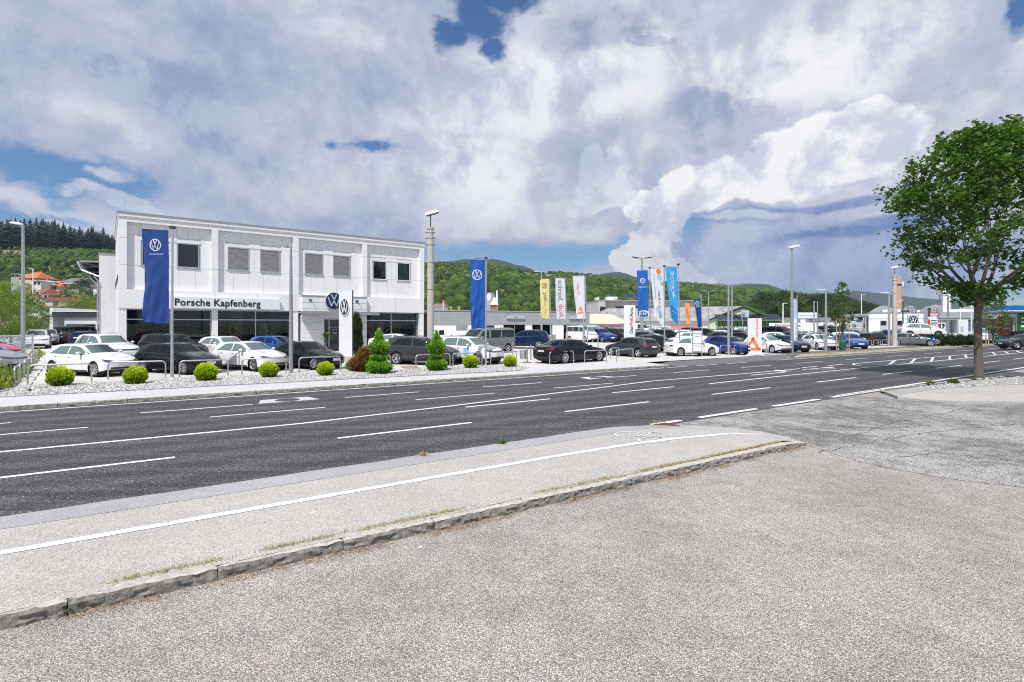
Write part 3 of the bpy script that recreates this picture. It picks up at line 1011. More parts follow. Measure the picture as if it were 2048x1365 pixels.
# island on the right with tree and stones
isl = [P(1768, 783, .1), P(1830, 775, .1), P(1960, 760.5, .1), P(2048, 752, .1), P(2700, 712, .1), P(2700, 745, .1), P(2048, 769, .1), P(1960, 773, .1), P(1880, 778, .1), P(1815, 787, .1), P(1795, 793, .1)]
sheet('tree_bed', isl, M['soil'], depth=0.12)
rock_cloud('pale_gravel', [Vector((p[0], p[1])) for p in isl[1:9]] , 6500, 0.02, 0.055, M['pebble'], lambda x, y: 0.10, 7, label='pale stones in the bed round the big street tree')
sheet('right_pavement', [P(1795, 793.5, .095), P(1815, 787.5, .095), P(1880, 778.6, .095), P(1960, 773.5, .095), P(2048, 769.5, .095), P(2700, 745.5, .095), P(2700, 812, .02), P(2048, 803, .02), P(1900, 802, .02), P(1830, 798, .02)], M['aggr'], depth=0.1)
ik = link('island_kerb', None, kind='structure')
kp = [P(2030, 755.5), P(1960, 762), P(1890, 769.5), P(1830, 776.5), P(1772, 783.5), P(1766, 786), P(1782, 791), P(1800, 797.5)]
for a, b in zip(kp[1:], kp[:-1]):
    d = b - a
    link('kerb_stone', kv[1], ik, a, (0, 0, math.atan2(d.y, d.x) ), (d.length - 0.01, 0.6, 0.85))
# drain and manholes
dg = thing('drain_grate', 'rusty brown drain grate set in the gutter beside the cycle path', 'drain grate', P(1331, 852, 0.01), math.atan2(RU[1], RU[0]))
M['rust'] = stonemat('rusty_iron', (0.10, 0.035, 0.018), (0.24, 0.09, 0.05), 20, 0.4)
M['iron'] = stonemat('cast_iron', (0.05, 0.05, 0.05), (0.11, 0.11, 0.115), 20, 0.4)
mb = MB(); mb.box(-.26, .26, -.22, -.18, -.01, .02).box(-.26, .26, .18, .22, -.01, .02).box(-.26, -.22, -.18, .18, -.01, .02).box(.22, .26, -.18, .18, -.01, .02)
mb.obj('frame', M['rust'], dg)
sl = MB().box(-.012, .012, -.18, .18, -.01, .018).mesh('slat', M['rust'])
for k in range(9):
    link('slat', sl, dg, (-.19 + k * 0.0475, 0, 0))
MB().box(-.22, .22, -.18, .18, -.03, -.008).obj('sump', M['black'], dg)
for x, y, r, gap, lb in ((575, 800.5, 0.34, 1, 'round iron manhole cover in a cut pale patch of the far lane'), (1196, 755.5, 0.36, 1, 'manhole cover in a pale patch before the black saloon'), (1668, 722, 0.38, 0, 'distant manhole cover in the lane beside the dry verge')):
    p = P(x, y)
    t = thing('manhole_cover', lb, 'manhole cover', p + Vector((0, 0, 0.004)), math.atan2(RU[1], RU[0]))
    if gap:
        mb = MB(); mb.add([(-.95, -.42, 0), (.95, -.42, 0), (.75, .45, 0), (-.75, .45, 0)], [(0, 1, 2, 3)])
        mb.obj('patch', M['farpave'], t, fix=False)
    MB().lathe([(0, .008), (r, .008), (r, -.002)], 24).obj('lid', M['road'] if gap else M['iron'], t, fix=False)
    MB().lathe([(r, .004), (r + .05, .004)], 24).obj('rim', M['iron'], t, fix=False)
# side street and planting bed at the far left
sheet('side_street', [RD(-90, 24.2, 0.10), RD(-15.9, 24.2, 0.10), RD(-14.6, 60, 0.3), RD(-14.6, 140, 0.4), RD(-90, 140, 0.4)], M['side'])
# ================================================================ hills
def forest_mat(name, cols, sc_=0.06):
    m_, N, b = newmat(name)
    co = N.n('ShaderNodeNewGeometry').outputs['Position']
    nz = N.m('ADD', N.m('MULTIPLY', N.noise(co, sc_, 6, 0.65), 0.55), N.m('MULTIPLY', N.noise(co, sc_ * 12, 4, 0.7), 0.45))
    k = len(cols)
    N.put(b.inputs['Base Color'], N.ramp(nz, [(0.32 + 0.36 * i / (k - 1), c) for i, c in enumerate(cols)]))
    b.inputs['Roughness'].default_value = 0.9
    b.inputs['Specular IOR Level'].default_value = 0.1
    bump(N, b, nz, 1.0, 4.0)
    return m_
M['hillsoil'] = forest_mat('hillside_grass', [(0.05, 0.08, 0.025), (0.12, 0.15, 0.05), (0.30, 0.27, 0.13), (0.52, 0.44, 0.27)], 0.03)
M['farforest'] = forest_mat('far_mountain_forest', [(0.020, 0.034, 0.016), (0.032, 0.052, 0.02), (0.05, 0.072, 0.03)], 0.02)

RIDGE = [(-2600, 350, 520, 120), (-900, 420, 520, 115), (-300, 480, 500, 110), (0, 492, 480, 108), (100, 497, 470, 108), (235, 500, 470, 110), (560, 545, 520, 150), (870, 530, 620, 190), (960, 532, 620, 190), (1060, 548, 640, 190), (1170, 553, 660, 190), (1280, 566, 680, 190),
         (1400, 573, 700, 200), (1500, 580, 700, 210), (1600, 592, 680, 220), (1700, 612, 640, 240), (1760, 626, 560, 260), (1840, 642, 520, 280), (2100, 650, 520, 280), (4500, 650, 520, 280)]
RX = [r[0] for r in RIDGE]
def hillp(px): return [np.interp(px, RX, [r[i] for r in RIDGE]) for i in (1, 2, 3)]
def hillz(x, y):
    if y < 60: return 0.3
    px = CX + F * x / y
    yr, Yr, Yb = hillp(px)
    zr = zat(yr, Yr)
    t = (y - Yb) / (Yr - Yb)
    if t <= 0: return 0.35
    und = 1.0 + 0.10 * mnoise.noise(Vector((x * 0.012, y * 0.012, 0))) * min(t, 1) * (1 - 0.6 * min(t, 1))
    if t < 1:
        q = t ** 1.35 * 0.6 + (t * t * (3 - 2 * t)) * 0.4
        return 0.35 + max(0, zr - 0.35) * q * und
    return 0.35 + max(0, zr - 0.35) * max(0.0, 1 - (t - 1) * 0.4) * und
mb = MB()
pxs = list(np.linspace(-2600, 4500, 150)); ys = list(np.linspace(100, 560, 46)) + list(np.linspace(575, 1000, 18))
for i, px in enumerate(pxs):
    for j, y in enumerate(ys):
        x = (px - CX) / F * y
        mb.v.append((x, y, hillz(x, y)))
        if i and j:
            a = i * len(ys) + j
            mb.f.append((a - len(ys) - 1, a - 1, a, a - len(ys))); mb.mi.append(0)
mb.obj('hills', M['hillsoil'], smooth=True, fix=False, kind='structure')


def mountain(name, prof, Y, depth, mat, seed):
    """a far ridge: prof of (px, py); slope falls towards the camera and away"""
    mb = MB()
    xs = np.linspace(prof[0][0], prof[-1][0], 220)
    rows = [(-1.0, 0), (-0.8, 0.1), (-0.6, 0.26), (-0.4, 0.46), (-0.25, 0.64), (-0.12, 0.83), (0, 1), (0.2, 0.86), (0.8, 0.0)]
    for i, px in enumerate(xs):
        py = np.interp(px, [p[0] for p in prof], [p[1] for p in prof])
        z = zat(py, Y)
        for j, (t, f) in enumerate(rows):
            y = Y + t * depth
            x = (px - CX) / F * Y + 0.10 * t * depth
            n1 = mnoise.fractal(Vector((x * 0.0025, y * 0.0025, seed)), 1, 2, 5)
            mb.v.append((x, y, max(-1, z * f * (1 + (0.22 * n1 if j < 6 else 0.035 * n1)) + 6 * mnoise.noise(Vector((x * .03, y * .03, 1))) * (f > 0.5))))
            if i and j:
                a = i * len(rows) + j
                mb.f.append((a - len(rows) - 1, a - 1, a, a - len(rows))); mb.mi.append(0)
    return mb.obj(name, mat, smooth=True, fix=False, kind='structure')
mountain('mountain', [(-1500, 560), (0, 560), (700, 548), (840, 536), (880, 526), (930, 519), (960, 517), (1020, 525), (1080, 542), (1140, 552), (1190, 551), (1218, 546), (1245, 546), (1280, 560), (1340, 572), (1420, 578), (1470, 570), (1500, 566), (1535, 568), (1570, 580), (1640, 600), (1760, 620)], 2300, 700, M['farforest'], 1)
mountain('mountain', [(1500, 640), (1600, 602), (1680, 586), (1710, 582), (1770, 587), (1830, 595), (1900, 602), (1990, 610), (2048, 612), (2200, 620), (2500, 606), (3200, 585), (4200, 570)], 3000, 640, M['farforest'], 4)

# the air of the valley: one even haze
mb = MB().box(-4250, 5250, -1450, 3700, -1.1, 330)
hz_ = bpy.data.materials.new('valley_haze'); hz_.use_nodes = True
hz_.node_tree.nodes.clear()
ho = hz_.node_tree.nodes.new('ShaderNodeOutputMaterial'); hv = hz_.node_tree.nodes.new('ShaderNodeVolumePrincipled')
hv.inputs['Color'].default_value = (0.62, 0.76, 1.0, 1)
hv.inputs['Density'].default_value = 0.00013
hv.inputs['Anisotropy'].default_value = 0.2
hz_.node_tree.links.new(hv.outputs[0], ho.inputs['Volume'])
mb.obj('haze', hz_, kind='stuff')

# ---------------------------------------------------------------- woods: individual low-poly crowns joined into one stuff mesh
def crown_template(g, kind):
    if kind == 'con':
        V, Fc = [], []
        n = 7
        tiers = [(0.02, 0.30, 0.45), (0.28, 0.25, 0.72), (0.5, 0.17, 1.0)]
        for z0, r, z1 in tiers:
            b = len(V)
            a0 = g.uniform(0, 1)
            for k in range(n):
                a = 2 * math.pi * (k + a0) / n
                rr_ = r * g.uniform(0.75, 1.2)
                V.append((rr_ * math.cos(a), rr_ * math.sin(a), z0 + g.uniform(-.03, .05)))
            V.append((0, 0, z1))
            Fc += [(b + k, b + (k + 1) % n, b + n) for k in range(n)]
        return np.array(V), np.array(Fc)
    bm = bmesh.new(); bmesh.ops.create_icosphere(bm, subdivisions=2 if kind == 'big' else 1, radius=1)
    V = np.array([v.co[:] for v in bm.verts]); Fc = np.array([[v.index for v in f.verts] for f in bm.faces]); bm.free()
    V = V * g.uniform(0.62, 1.22, (len(V), 1)) if kind != 'big' else V * g.uniform(0.72, 1.15, (len(V), 1))
    V[:, 2] = V[:, 2] * 0.55 + 0.5
    V[:, :2] *= 0.5
    return V, Fc


def scatter_trees(name, pts, mat, kinds, seed, **kw):
    g = np.random.default_rng(seed)
    T = {k: [crown_template(g, k) for _ in range(6)] for k in set(k for *_, k in pts)}
    Vs, Fs, Ts, b = [], [], [], 0
    for x, y, z, h, w, tint, k in pts:
        V, Fc = T[k][g.integers(6)]
        a = g.uniform(0, 6.28); c, s_ = math.cos(a), math.sin(a)
        q = np.stack([(V[:, 0] * c - V[:, 1] * s_) * w, (V[:, 0] * s_ + V[:, 1] * c) * w, V[:, 2] * h], 1) + np.array([x, y, z])
        Vs.append(q); Fs.append(Fc + b); b += len(V); Ts.append(np.full(len(V), tint))
    return link(name, npmesh(name, np.concatenate(Vs), np.concatenate(Fs), mat, False, np.concatenate(Ts)), kind='stuff', **kw)


def woodmat(name, cols):
    m_, N, b = newmat(name)
    co = N.n('ShaderNodeNewGeometry').outputs['Position']
    a = N.n('ShaderNodeAttribute', attribute_name='tint')
    nz = N.m('ADD', N.m('MULTIPLY', N.noise(co, 1.1, 4, 0.75), 0.4), N.m('MULTIPLY', a.outputs['Fac'], 0.6))
    k = len(cols)
    N.put(b.inputs['Base Color'], N.ramp(nz, [(0.15 + 0.65 * i / (k - 1), c) for i, c in enumerate(cols)]))
    b.inputs['Roughness'].default_value = 0.85
    b.inputs['Specular IOR Level'].default_value = 0.15
    bump(N, b, N.noise(co, 2.2, 4, 0.8), 1.0, 1.2)
    return m_
M['wood'] = woodmat('young_forest', [(0.014, 0.030, 0.010), (0.030, 0.064, 0.014), (0.060, 0.115, 0.020), (0.11, 0.175, 0.032), (0.20, 0.24, 0.055)])
g = np.random.default_rng(5)
HS = [(38, 73, 205), (87, 118, 195), (123, 158, 198), (66, 82, 190), (22, 39, 208), (57, 82, 160), (82, 136, 128), (75, 97, 150), (120, 152, 150), (186, 232, 170)]
pts = []
while len(pts) < 33000:
    px = g.uniform(-180, 1860)
    if 330 < px < 820 and g.random() < 0.35: continue
    yr, Yr, Yb = hillp(px)
    t = math.sqrt(g.uniform(0.0, 1.12))
    y = Yb + 20 + (Yr - Yb - 20) * t
    x = (px - CX) / F * y
    open_ = mnoise.fractal(Vector((x * 0.018, y * 0.010, 3)), 1, 2, 4)
    if px < 600:
        if t < 0.10: continue
        if t < 0.36 and any(a - 6 < px < b + 6 and y < Yh + 3 for a, b, Yh in HS): continue
        if t > 0.36 and open_ > -0.04 and g.random() < 0.80: continue
        if t > 1.10: continue
        h = g.uniform(1.6, 4.2) * (0.75 if t > 0.6 else 1.15)
    else:
        if open_ > 0.12 and t > 0.5 and g.random() < 0.8: continue
        if 1040 < px < 1110 and 0.72 < t < 1.0 and g.random() < 0.9: continue
        h = g.uniform(2.0, 6.2) * (0.8 if t > 0.7 else 1.2)
    k = 'con' if g.random() < (0.45 if px > 860 else 0.35) else 'big' if (h > 7.2) else 'dec'
    w = h * (0.75 if k == 'con' else g.uniform(0.9, 1.35))
    tint = np.clip((0.2 if k == 'con' else 0.5) + g.normal(0, 0.18) + 0.25 * mnoise.noise(Vector((x * 0.03, y * 0.03, 9))), 0, 1)
    pts.append((x, y, hillz(x, y) - 0.3, h, w, tint, k))
scatter_trees('hillside_wood', pts, M['wood'], None, 8, label='young mixed wood covering the hillsides behind the town')
# tall spruces along the left ridge, each its own tree
def conifer_mesh(seed, n=13):
    g = np.random.default_rng(seed)
    V, Fc = [], []
    for i in range(n):
        t = i / (n - 1)
        z = 0.10 + 0.88 * t
        r = (0.17 * (1 - t) ** 0.75 + 0.015) * g.uniform(0.8, 1.15)
        m_ = 9
        for k in range(m_):
            if g.random() < 0.12: continue
            a = 2 * math.pi * (k + g.uniform(0, 1)) / m_
            rr_ = r * g.uniform(0.7, 1.25)
            da = 0.5
            b = len(V)
            V += [(0, 0, z + 0.05), (rr_ * math.cos(a - da), rr_ * math.sin(a - da), z - 0.03), (rr_ * 1.15 * math.cos(a), rr_ * 1.15 * math.sin(a), z - 0.045), (rr_ * math.cos(a + da), rr_ * math.sin(a + da), z - 0.03)]
            Fc.append((b, b + 1, b + 2, b + 3))
    return np.array(V), np.array(Fc)
M['spruce'] = leafmat('spruce_needles', [(0.008, 0.018, 0.008), (0.015, 0.030, 0.013), (0.028, 0.048, 0.02)], 0.15, 0.0, fine=1.5)
sp = []
for k in range(5):
    V, Fc = conifer_mesh(40 + k)
    sp.append((npmesh('crown', V, Fc, M['spruce'], False), MB().tube([(0, 0, 0), (0, 0, 0.98)], [0.012, 0.002], 5).mesh('trunk', M['bark'])))
cr = random.Random(8)
lst = []
for i in range(70):
    px = -40 + i * 3.95 + cr.uniform(-2.6, 2.6)
    top = np.interp(px, [-40, 0, 45, 70, 100, 130, 150, 200, 232], [430, 434, 441, 440, 441, 447, 455, 452, 466]) + cr.uniform(-5, 12)
    yr, Yr, Yb = hillp(px)
    Y = Yr * (cr.uniform(0.84, 0.90) if px < 45 else cr.uniform(0.93, 0.99))
    if px < 45 and cr.random() < 0.5: Y = Yr * 0.99
    lst.append((px, top, Y))
for i, (px, top, Y) in enumerate(sorted(lst)):
    x = (px - CX) / F * Y
    z0 = hillz(x, Y) - 0.5
    h = max(9, zat(top, Y) - z0)
    cm, tm = sp[i % 5]
    o = link('spruce_tree', None, None, (x, Y, z0), cr.uniform(0, 6), (h * cr.uniform(.95, 1.7), h * 1.3, h), cat='tree', group='spruces along the left ridge', label=f'{nth(i + 1)} tall dark spruce from the left in the row on the left ridge')
    link('crown', cm, o, kind='stuff'); link('trunk', tm, o)
# dead-looking small conifers on the middle ridge line come with the wood

# ================================================================ buildings
def frame(name, label, cat, p, rotz=0.0, group=None):
    return thing(name, label, cat, p, rotz, group)


WALLMATS = {}
def wallmat(name, c, rough=0.7):
    if name not in WALLMATS:
        WALLMATS[name] = plain(name, c, rough, var=0.04, scale=0.7, bmp=0.05)
    return WALLMATS[name]


# ---- the white showroom
BW = 5.42
B0 = at(237, 34.0, 0.40)
BROT = math.atan2(13.1, 17.25)
sh = frame('showroom', 'long white two-storey car showroom with square windows and a name sign over the glass front', 'building', B0, BROT)
BL = 4 * BW
dpt = 12.5
TOP, FB, FT = 9.28, 3.15, 4.39
MB().box(0.02, BL, 0.33, dpt, FB + 0.02, 9.0).obj('wall', M['white_paint'], sh)
mb = MB()
mb.box(-0.06, BL + 0.06, -0.08, dpt + 0.06, 9.04, TOP)
mb.obj('roof', M['white_metal'], sh)
mb = MB(); mb.box(-0.09, BL + 0.09, -0.11, dpt + 0.09, TOP - 0.02, TOP + 0.05); mb.box(-0.075, BL + 0.075, -0.095, dpt + 0.07, TOP - 0.10, TOP - 0.075)
mb.obj('roof_flashing', M['greymetal'], sh)
MB().box(0, BL, 0.0, 0.34, 8.72, 9.04).obj('cornice', M['white_paint'], sh)
# fascia in panels
fx = [0, 2.7, BW, 8.13, 10.84, 13.55, 16.26, 18.97, BL]
for a, b in zip(fx[:-1], fx[1:]):
    MB().box(a + 0.010, b - 0.010, 0.0, 0.36, FB, FT).obj('fascia_panel', M['white_paint'], sh)
MB().box(0.03, BL - .03, 0.03, 0.5, FB + 0.01, FT - 0.01).obj('fascia_backing', M['greymetal'], sh)
for i in range(5):
    x0 = 0 if i == 0 else i * BW - 0.2 if i < 4 else BL - 0.42
    x1 = x0 + (0.43 if i in (0, 4) else 0.40)
    for z0, z1 in ((FT, 5.95), (5.962, 7.66), (7.672, 8.72)):
        MB().box(x0, x1, 0.0, 0.34, z0 + 0.004, z1).obj('pillar_panel', M['white_paint'], sh)
    MB().box(x0 + 0.02, x1 - 0.02, 0.05, 0.45, 0, FB).obj('column', M['white_paint'], sh)
# cladding panels in the recesses, with real joints
wins = [[(1.23, 2.27), (3.20, 4.48)], [(BW * 1.165, BW * 1.41), (BW * 1.554, BW * 1.796)], [(BW * 2.144, BW * 2.39), (BW * 2.542, BW * 2.788)], [(BW * 3.147, BW * 3.368), (BW * 3.552, BW * 3.773)]]
M['joint'] = plain('panel_joint_shadow_gap', (0.50, 0.50, 0.52), 0.7)
for bay in range(4):
    x0 = bay * BW + (0.43 if bay == 0 else 0.2)
    x1 = (bay + 1) * BW - (0.2 if bay < 3 else 0.42)
    (a0, a1), (b0, b1) = wins[bay]
    wz0, wz1 = (6.0, 7.63) if bay < 3 else (5.9, 7.45)
    yb, yf = 0.319, 0.300
    MB().box(x0 + .002, x1 - .002, 0.320, 0.3285, FT + .002, 8.718).obj('cladding_backing', M['joint'], sh)
    def rowp(z0, z1, cuts):
        for p, q in zip(cuts[:-1], cuts[1:]):
            if q - p > 0.05:
                MB().box(p + 0.007, q - 0.007, yf, yb - .002, z0 + 0.007, z1 - 0.007).obj('cladding_panel', M['white_paint'], sh)
    w_ = x1 - x0
    ncol = 5
    cuts = [x0 + w_ * i / ncol for i in range(ncol + 1)]
    rowp(FT, 5.95, [x0] + [x0 + w_ * i / 5 for i in range(1, 5)] + [x1])
    rowp(7.95 if bay < 3 else 7.75, 8.72, [x0] + [x0 + w_ * i / 7 for i in range(1, 7)] + [x1])
    zt = 7.95 if bay < 3 else 7.75
    rowp(5.95, zt, [x0, a0 - 0.24]); rowp(5.95, zt, [a1 + 0.02, (a1 + b0) / 2, b0 - 0.02]); rowp(5.95, zt, [b1 + 0.12, x1])
    # raised white surround over the pair of windows
    mb = MB()
    mb.box(a0 - 0.24, b1 + 0.12, 0.27, yb, wz1 + 0.02, wz1 + 0.20)
    mb.box(a0 - 0.24, a0 - 0.06, 0.27, yb, wz0 - 0.05, wz1 + 0.018)
    mb.obj('window_surround', M['white_metal'], sh)
    for k, (p, q) in enumerate(((a0, a1), (b0, b1))):
        f = MB()
        t_ = 0.05
        f.box(p, q, 0.27, 0.32, wz0, wz0 + t_).box(p, q, 0.27, 0.32, wz1 - t_, wz1).box(p, p + t_, 0.27, 0.32, wz0 + t_, wz1 - t_).box(q - t_, q, 0.27, 0.32, wz0 + t_, wz1 - t_)
        w = f.obj('window', M['alu'] if bay != 3 else M['white_metal'], sh)
        MB().box(p - .04, q + .06, 0.235, 0.32, wz0 - 0.06, wz0 - 0.002).obj('sill', M['alu'], w)
        if bay in (1, 2):
            nsl = 24
            sm = MB()
            for i in range(nsl):
                z = wz0 + t_ + (wz1 - wz0 - 2 * t_) * (i + 0.5) / nsl
                sm.add([(p + t_, 0.285, z - 0.027), (q - t_, 0.285, z - 0.027), (q - t_, 0.305, z + 0.030), (p + t_, 0.305, z + 0.030)], [(0, 1, 2, 3)])
            sm.obj('blind', M['blind'] if 'blind' in M else M.setdefault('blind', plain('window_blind_slats', (0.26, 0.26, 0.27), 0.6)), w, fix=False, kind='stuff')
            MB().box(p + t_, q - t_, 0.31, 0.315, wz0 + t_, wz1 - t_).obj('pane', M['darkglass'], w)
        else:
            MB().box(p + t_, q - t_, 0.284, 0.289, wz0 + t_, wz1 - t_).obj('pane', M['darkglass'] if bay == 0 else M['shopglass'], w)
            if bay == 3:
                vm_ = MB()
                for i in range(9):
                    x = p + t_ + (q - p - 2 * t_) * (i + 0.5) / 9
                    vm_.add([(x - .05, 0.296, wz0 + t_), (x + 0.045, 0.318, wz0 + t_), (x + 0.045, 0.318, wz1 - t_), (x - .05, 0.296, wz1 - t_)], [(0, 1, 2, 3)])
                vm_.obj('vertical_blind', M.setdefault('vblind', plain('vertical_blind', (0.20, 0.23, 0.23), 0.7)), w, fix=False, kind='stuff')
# side wall, towards the left
for k in range(4):
    z0, z1 = ((FT, 5.95), (5.962, 7.66), (7.672, 8.72), (FB, FT - .012))[k]
    for i in range(4):
        MB().box(-0.002, 0.30, 0.345 + i * 3.0, 3.335 + i * 3.0, z0 + .004, z1).obj('side_panel', M['white_paint'], sh)
for i in range(6):
    MB().box(-0.05, -0.003, 1.0 + i * 2.0, 1.6 + i * 2.0, 5.0, 5.35).obj('side_vent', M['darkmetal'], sh)
# ground floor: glazing set back 0.55 m
def glazing(x0, x1, nmul, ztr=2.42, zt=FB, y=0.62, z0=0.12):
    xs_ = [x0 + (x1 - x0) * i / nmul for i in range(nmul + 1)]
    f = MB()
    for i, x in enumerate(xs_): f.box(x - 0.035, x + 0.035, y - 0.05, y + 0.05, z0, zt)
    for z in (z0, ztr, zt - 0.07): 
        for a, b in zip(xs_[:-1], xs_[1:]): f.box(a + .035, b - .035, y - 0.045, y + 0.045, z, z + 0.07)
    w = f.obj('shop_window', M['alu'], sh)
    for a, b in zip(xs_[:-1], xs_[1:]):
        MB().box(a + .035, b - .035, y - .006, y + .006, z0 + 0.07, ztr).obj('pane', M['shopglass'], w)
        MB().box(a + .035, b - .035, y - .006, y + .006, ztr + 0.07, zt - .07).obj('pane', M['shopglass'], w)
glazing(0.42, BW - 0.2, 2); glazing(BW + 0.2, 2 * BW - 0.2, 2); glazing(16.4, BL - 0.42, 2)
MB().box(2 * BW + 0.2, 11.25, 0.6, 0.65, 0.1, FB).obj('dark_glazing', M['darkglass'], sh)
MB().box(0.1, BL - 0.1, 0.45, 0.75, 0.0, 0.12).obj('plinth', M['greymetal'], sh)
# inside
m_in = wallmat('showroom_inside_wall', (0.34, 0.32, 0.28)); m_fl = wallmat('showroom_floor', (0.30, 0.30, 0.29), 0.3)
MB().box(0.2, BL - 0.2, 8.0, 8.1, 0.1, FB).obj('inner_wall', m_in, sh)
MB().box(0.2, BL - 0.2, 0.7, 8.0, 0.02, 0.1).obj('inner_floor', m_fl, sh)
MB().box(0.2, BL - 0.2, 0.7, 8.0, FB - 0.02, FB + 0.02).obj('inner_ceiling', wallmat('showroom_ceiling', (0.35, 0.35, 0.34)), sh)
MB().box(0.0, 0.1, 0.5, dpt, 0, FB).obj('side_wall', M['white_paint'], sh)
MB().box(BL - .1, BL, 0.5, dpt, 0, FB).obj('side_wall', M['white_paint'], sh)
MB().box(0.0, BL, dpt - .1, dpt, 0, FB).obj('rear_wall', M['white_paint'], sh)
MB().box(10.9, 11.1, 0.7, 8, 0.1, FB - .02).obj('partition', wallmat('light_partition', (0.5, 0.5, 0.5)), sh)
my = wallmat('yellow_display_wall', (0.55, 0.36, 0.10)); mr = wallmat('red_display_wall', (0.30, 0.05, 0.04)); mw = wallmat('white_display_wall', (0.62, 0.63, 0.62))
for x0, x1, y, z0, z1, mt in ((6.6, 7.5, 1.9, .1, 3.0, my), (5.8, 6.2, 1.7, .1, 3.0, mr), (8.6, 9.2, 1.6, .1, 2.2, mw), (16.9, 17.8, 1.8, .1, 2.9, mr), (18.4, 18.9, 2.2, .1, 2.6, mw), (1.0, 1.5, 1.8, .1, 2.9, mr), (19.6, 20.6, 2.4, .1, 2.9, my), (9.6, 10.4, 2.6, .1, 3.0, my)):
    MB().box(x0, x1, y, y + 0.15, z0, z1).obj('display_wall', mt, sh)
# entrance portal
e0, e1 = 11.22, 16.30
zz = [0.0, 0.57, 1.14, 1.71, 2.28, 2.85]
for z0, z1 in zip(zz[:-1], zz[1:]):
    for x0, x1 in ((e0, 12.85), (15.05, e1)):
        MB().box(x0, x1, -0.30, 0.5, z0 + 0.012, z1).obj('portal_panel', M['white_metal'], sh)
for z0, z1 in ((2.86, 3.3), (3.315, 3.80), (3.815, 4.28)):
    MB().box(e0, e1, -0.30, -0.003, z0 + 0.012, z1).obj('portal_panel', M['white_metal'], sh)
MB().box(12.85, 15.05, -0.20, 0.4, 2.60, 2.86).obj('portal_lintel', M['white_metal'], sh)
MB().box(e0 + .02, e1 - .02, -0.28, -0.01, 0.02, 4.27).obj('portal_joint', M['joint'], sh) if False else None
MB().box(e0 - .03, e1 + .03, -0.34, 0.02, 4.28, 4.36).obj('portal_coping', M['greymetal'], sh)
f = MB()
for x in (12.88, 13.28, 14.22, 14.98): f.box(x, x + 0.07, -0.06, 0.03, 0.1, 2.58)
f.box(12.88, 15.05, -0.06, 0.03, 2.5, 2.59)
dr = f.obj('door', M['alu'], sh)
MB().box(13.36, 14.21, -.03, 0.0, 0.15, 2.5).obj('pane', M['darkglass'], dr); MB().box(12.96, 13.27, -.03, 0.0, 0.15, 2.5).obj('pane', M['darkglass'], dr)
MB().box(14.3, 14.97, -.03, 0.0, 0.15, 2.5).obj('pane', M['darkglass'], dr)
MB().tube([(14.15, -0.07, 0.95), (14.15, -0.13, 0.95), (14.15, -0.13, 1.35), (14.15, -0.07, 1.35)], 0.015, 6).obj('handle', M['chrome'], dr)
for k, z in enumerate((1.9, 1.72, 1.5, 1.4)):
    link('opening_hours', text_mesh(('Mo - Fr  7.00 - 18.00', 'Audi  VW', 'Verkauf', 'Service')[k], 0.10, 0.004, mat=M['inkwhite']), dr, (13.78, -0.035, z))
# canopy of grey louvres hung on rods
cp = link('canopy', None, sh)
mb = MB(); mb.box(10.9, 16.9, -1.45, -1.40, 3.02, 3.12); mb.box(10.9, 16.9, -0.36, -0.31, 2.92, 3.02); mb.box(10.9, 10.95, -1.40, -0.36, 2.97, 3.07); mb.box(16.85, 16.9, -1.40, -0.36, 2.97, 3.07)
mb.obj('frame', M['greymetal'], cp)
sl = MB().box(10.96, 16.84, -0.045, 0.045, -0.006, 0.006).mesh('louvre', M['greymetal'])
for k in range(11):
    link('louvre', sl, cp, (0, -1.33 + k * 0.093, 3.03 - k * 0.006), (R(24), 0, 0))
MB().box(10.9, 16.9, -1.5, -1.46, 2.86, 3.06).obj('gutter', M['greymetal'], cp)
for x in (11.95, 15.6):
    MB().tube([(x, -0.34, 3.85), (x + 0.12, -1.42, 3.10)], 0.018, 6).obj('stay_rod', M['greymetal'], sh)
for x, tx in ((11.95, 'E1'), (15.6, 'E2')):
    link('door_number', text_mesh(tx, 0.26, 0.02, 0.012, mat=M['inkgrey']), sh, (x - 0.12, -0.33, 3.98))
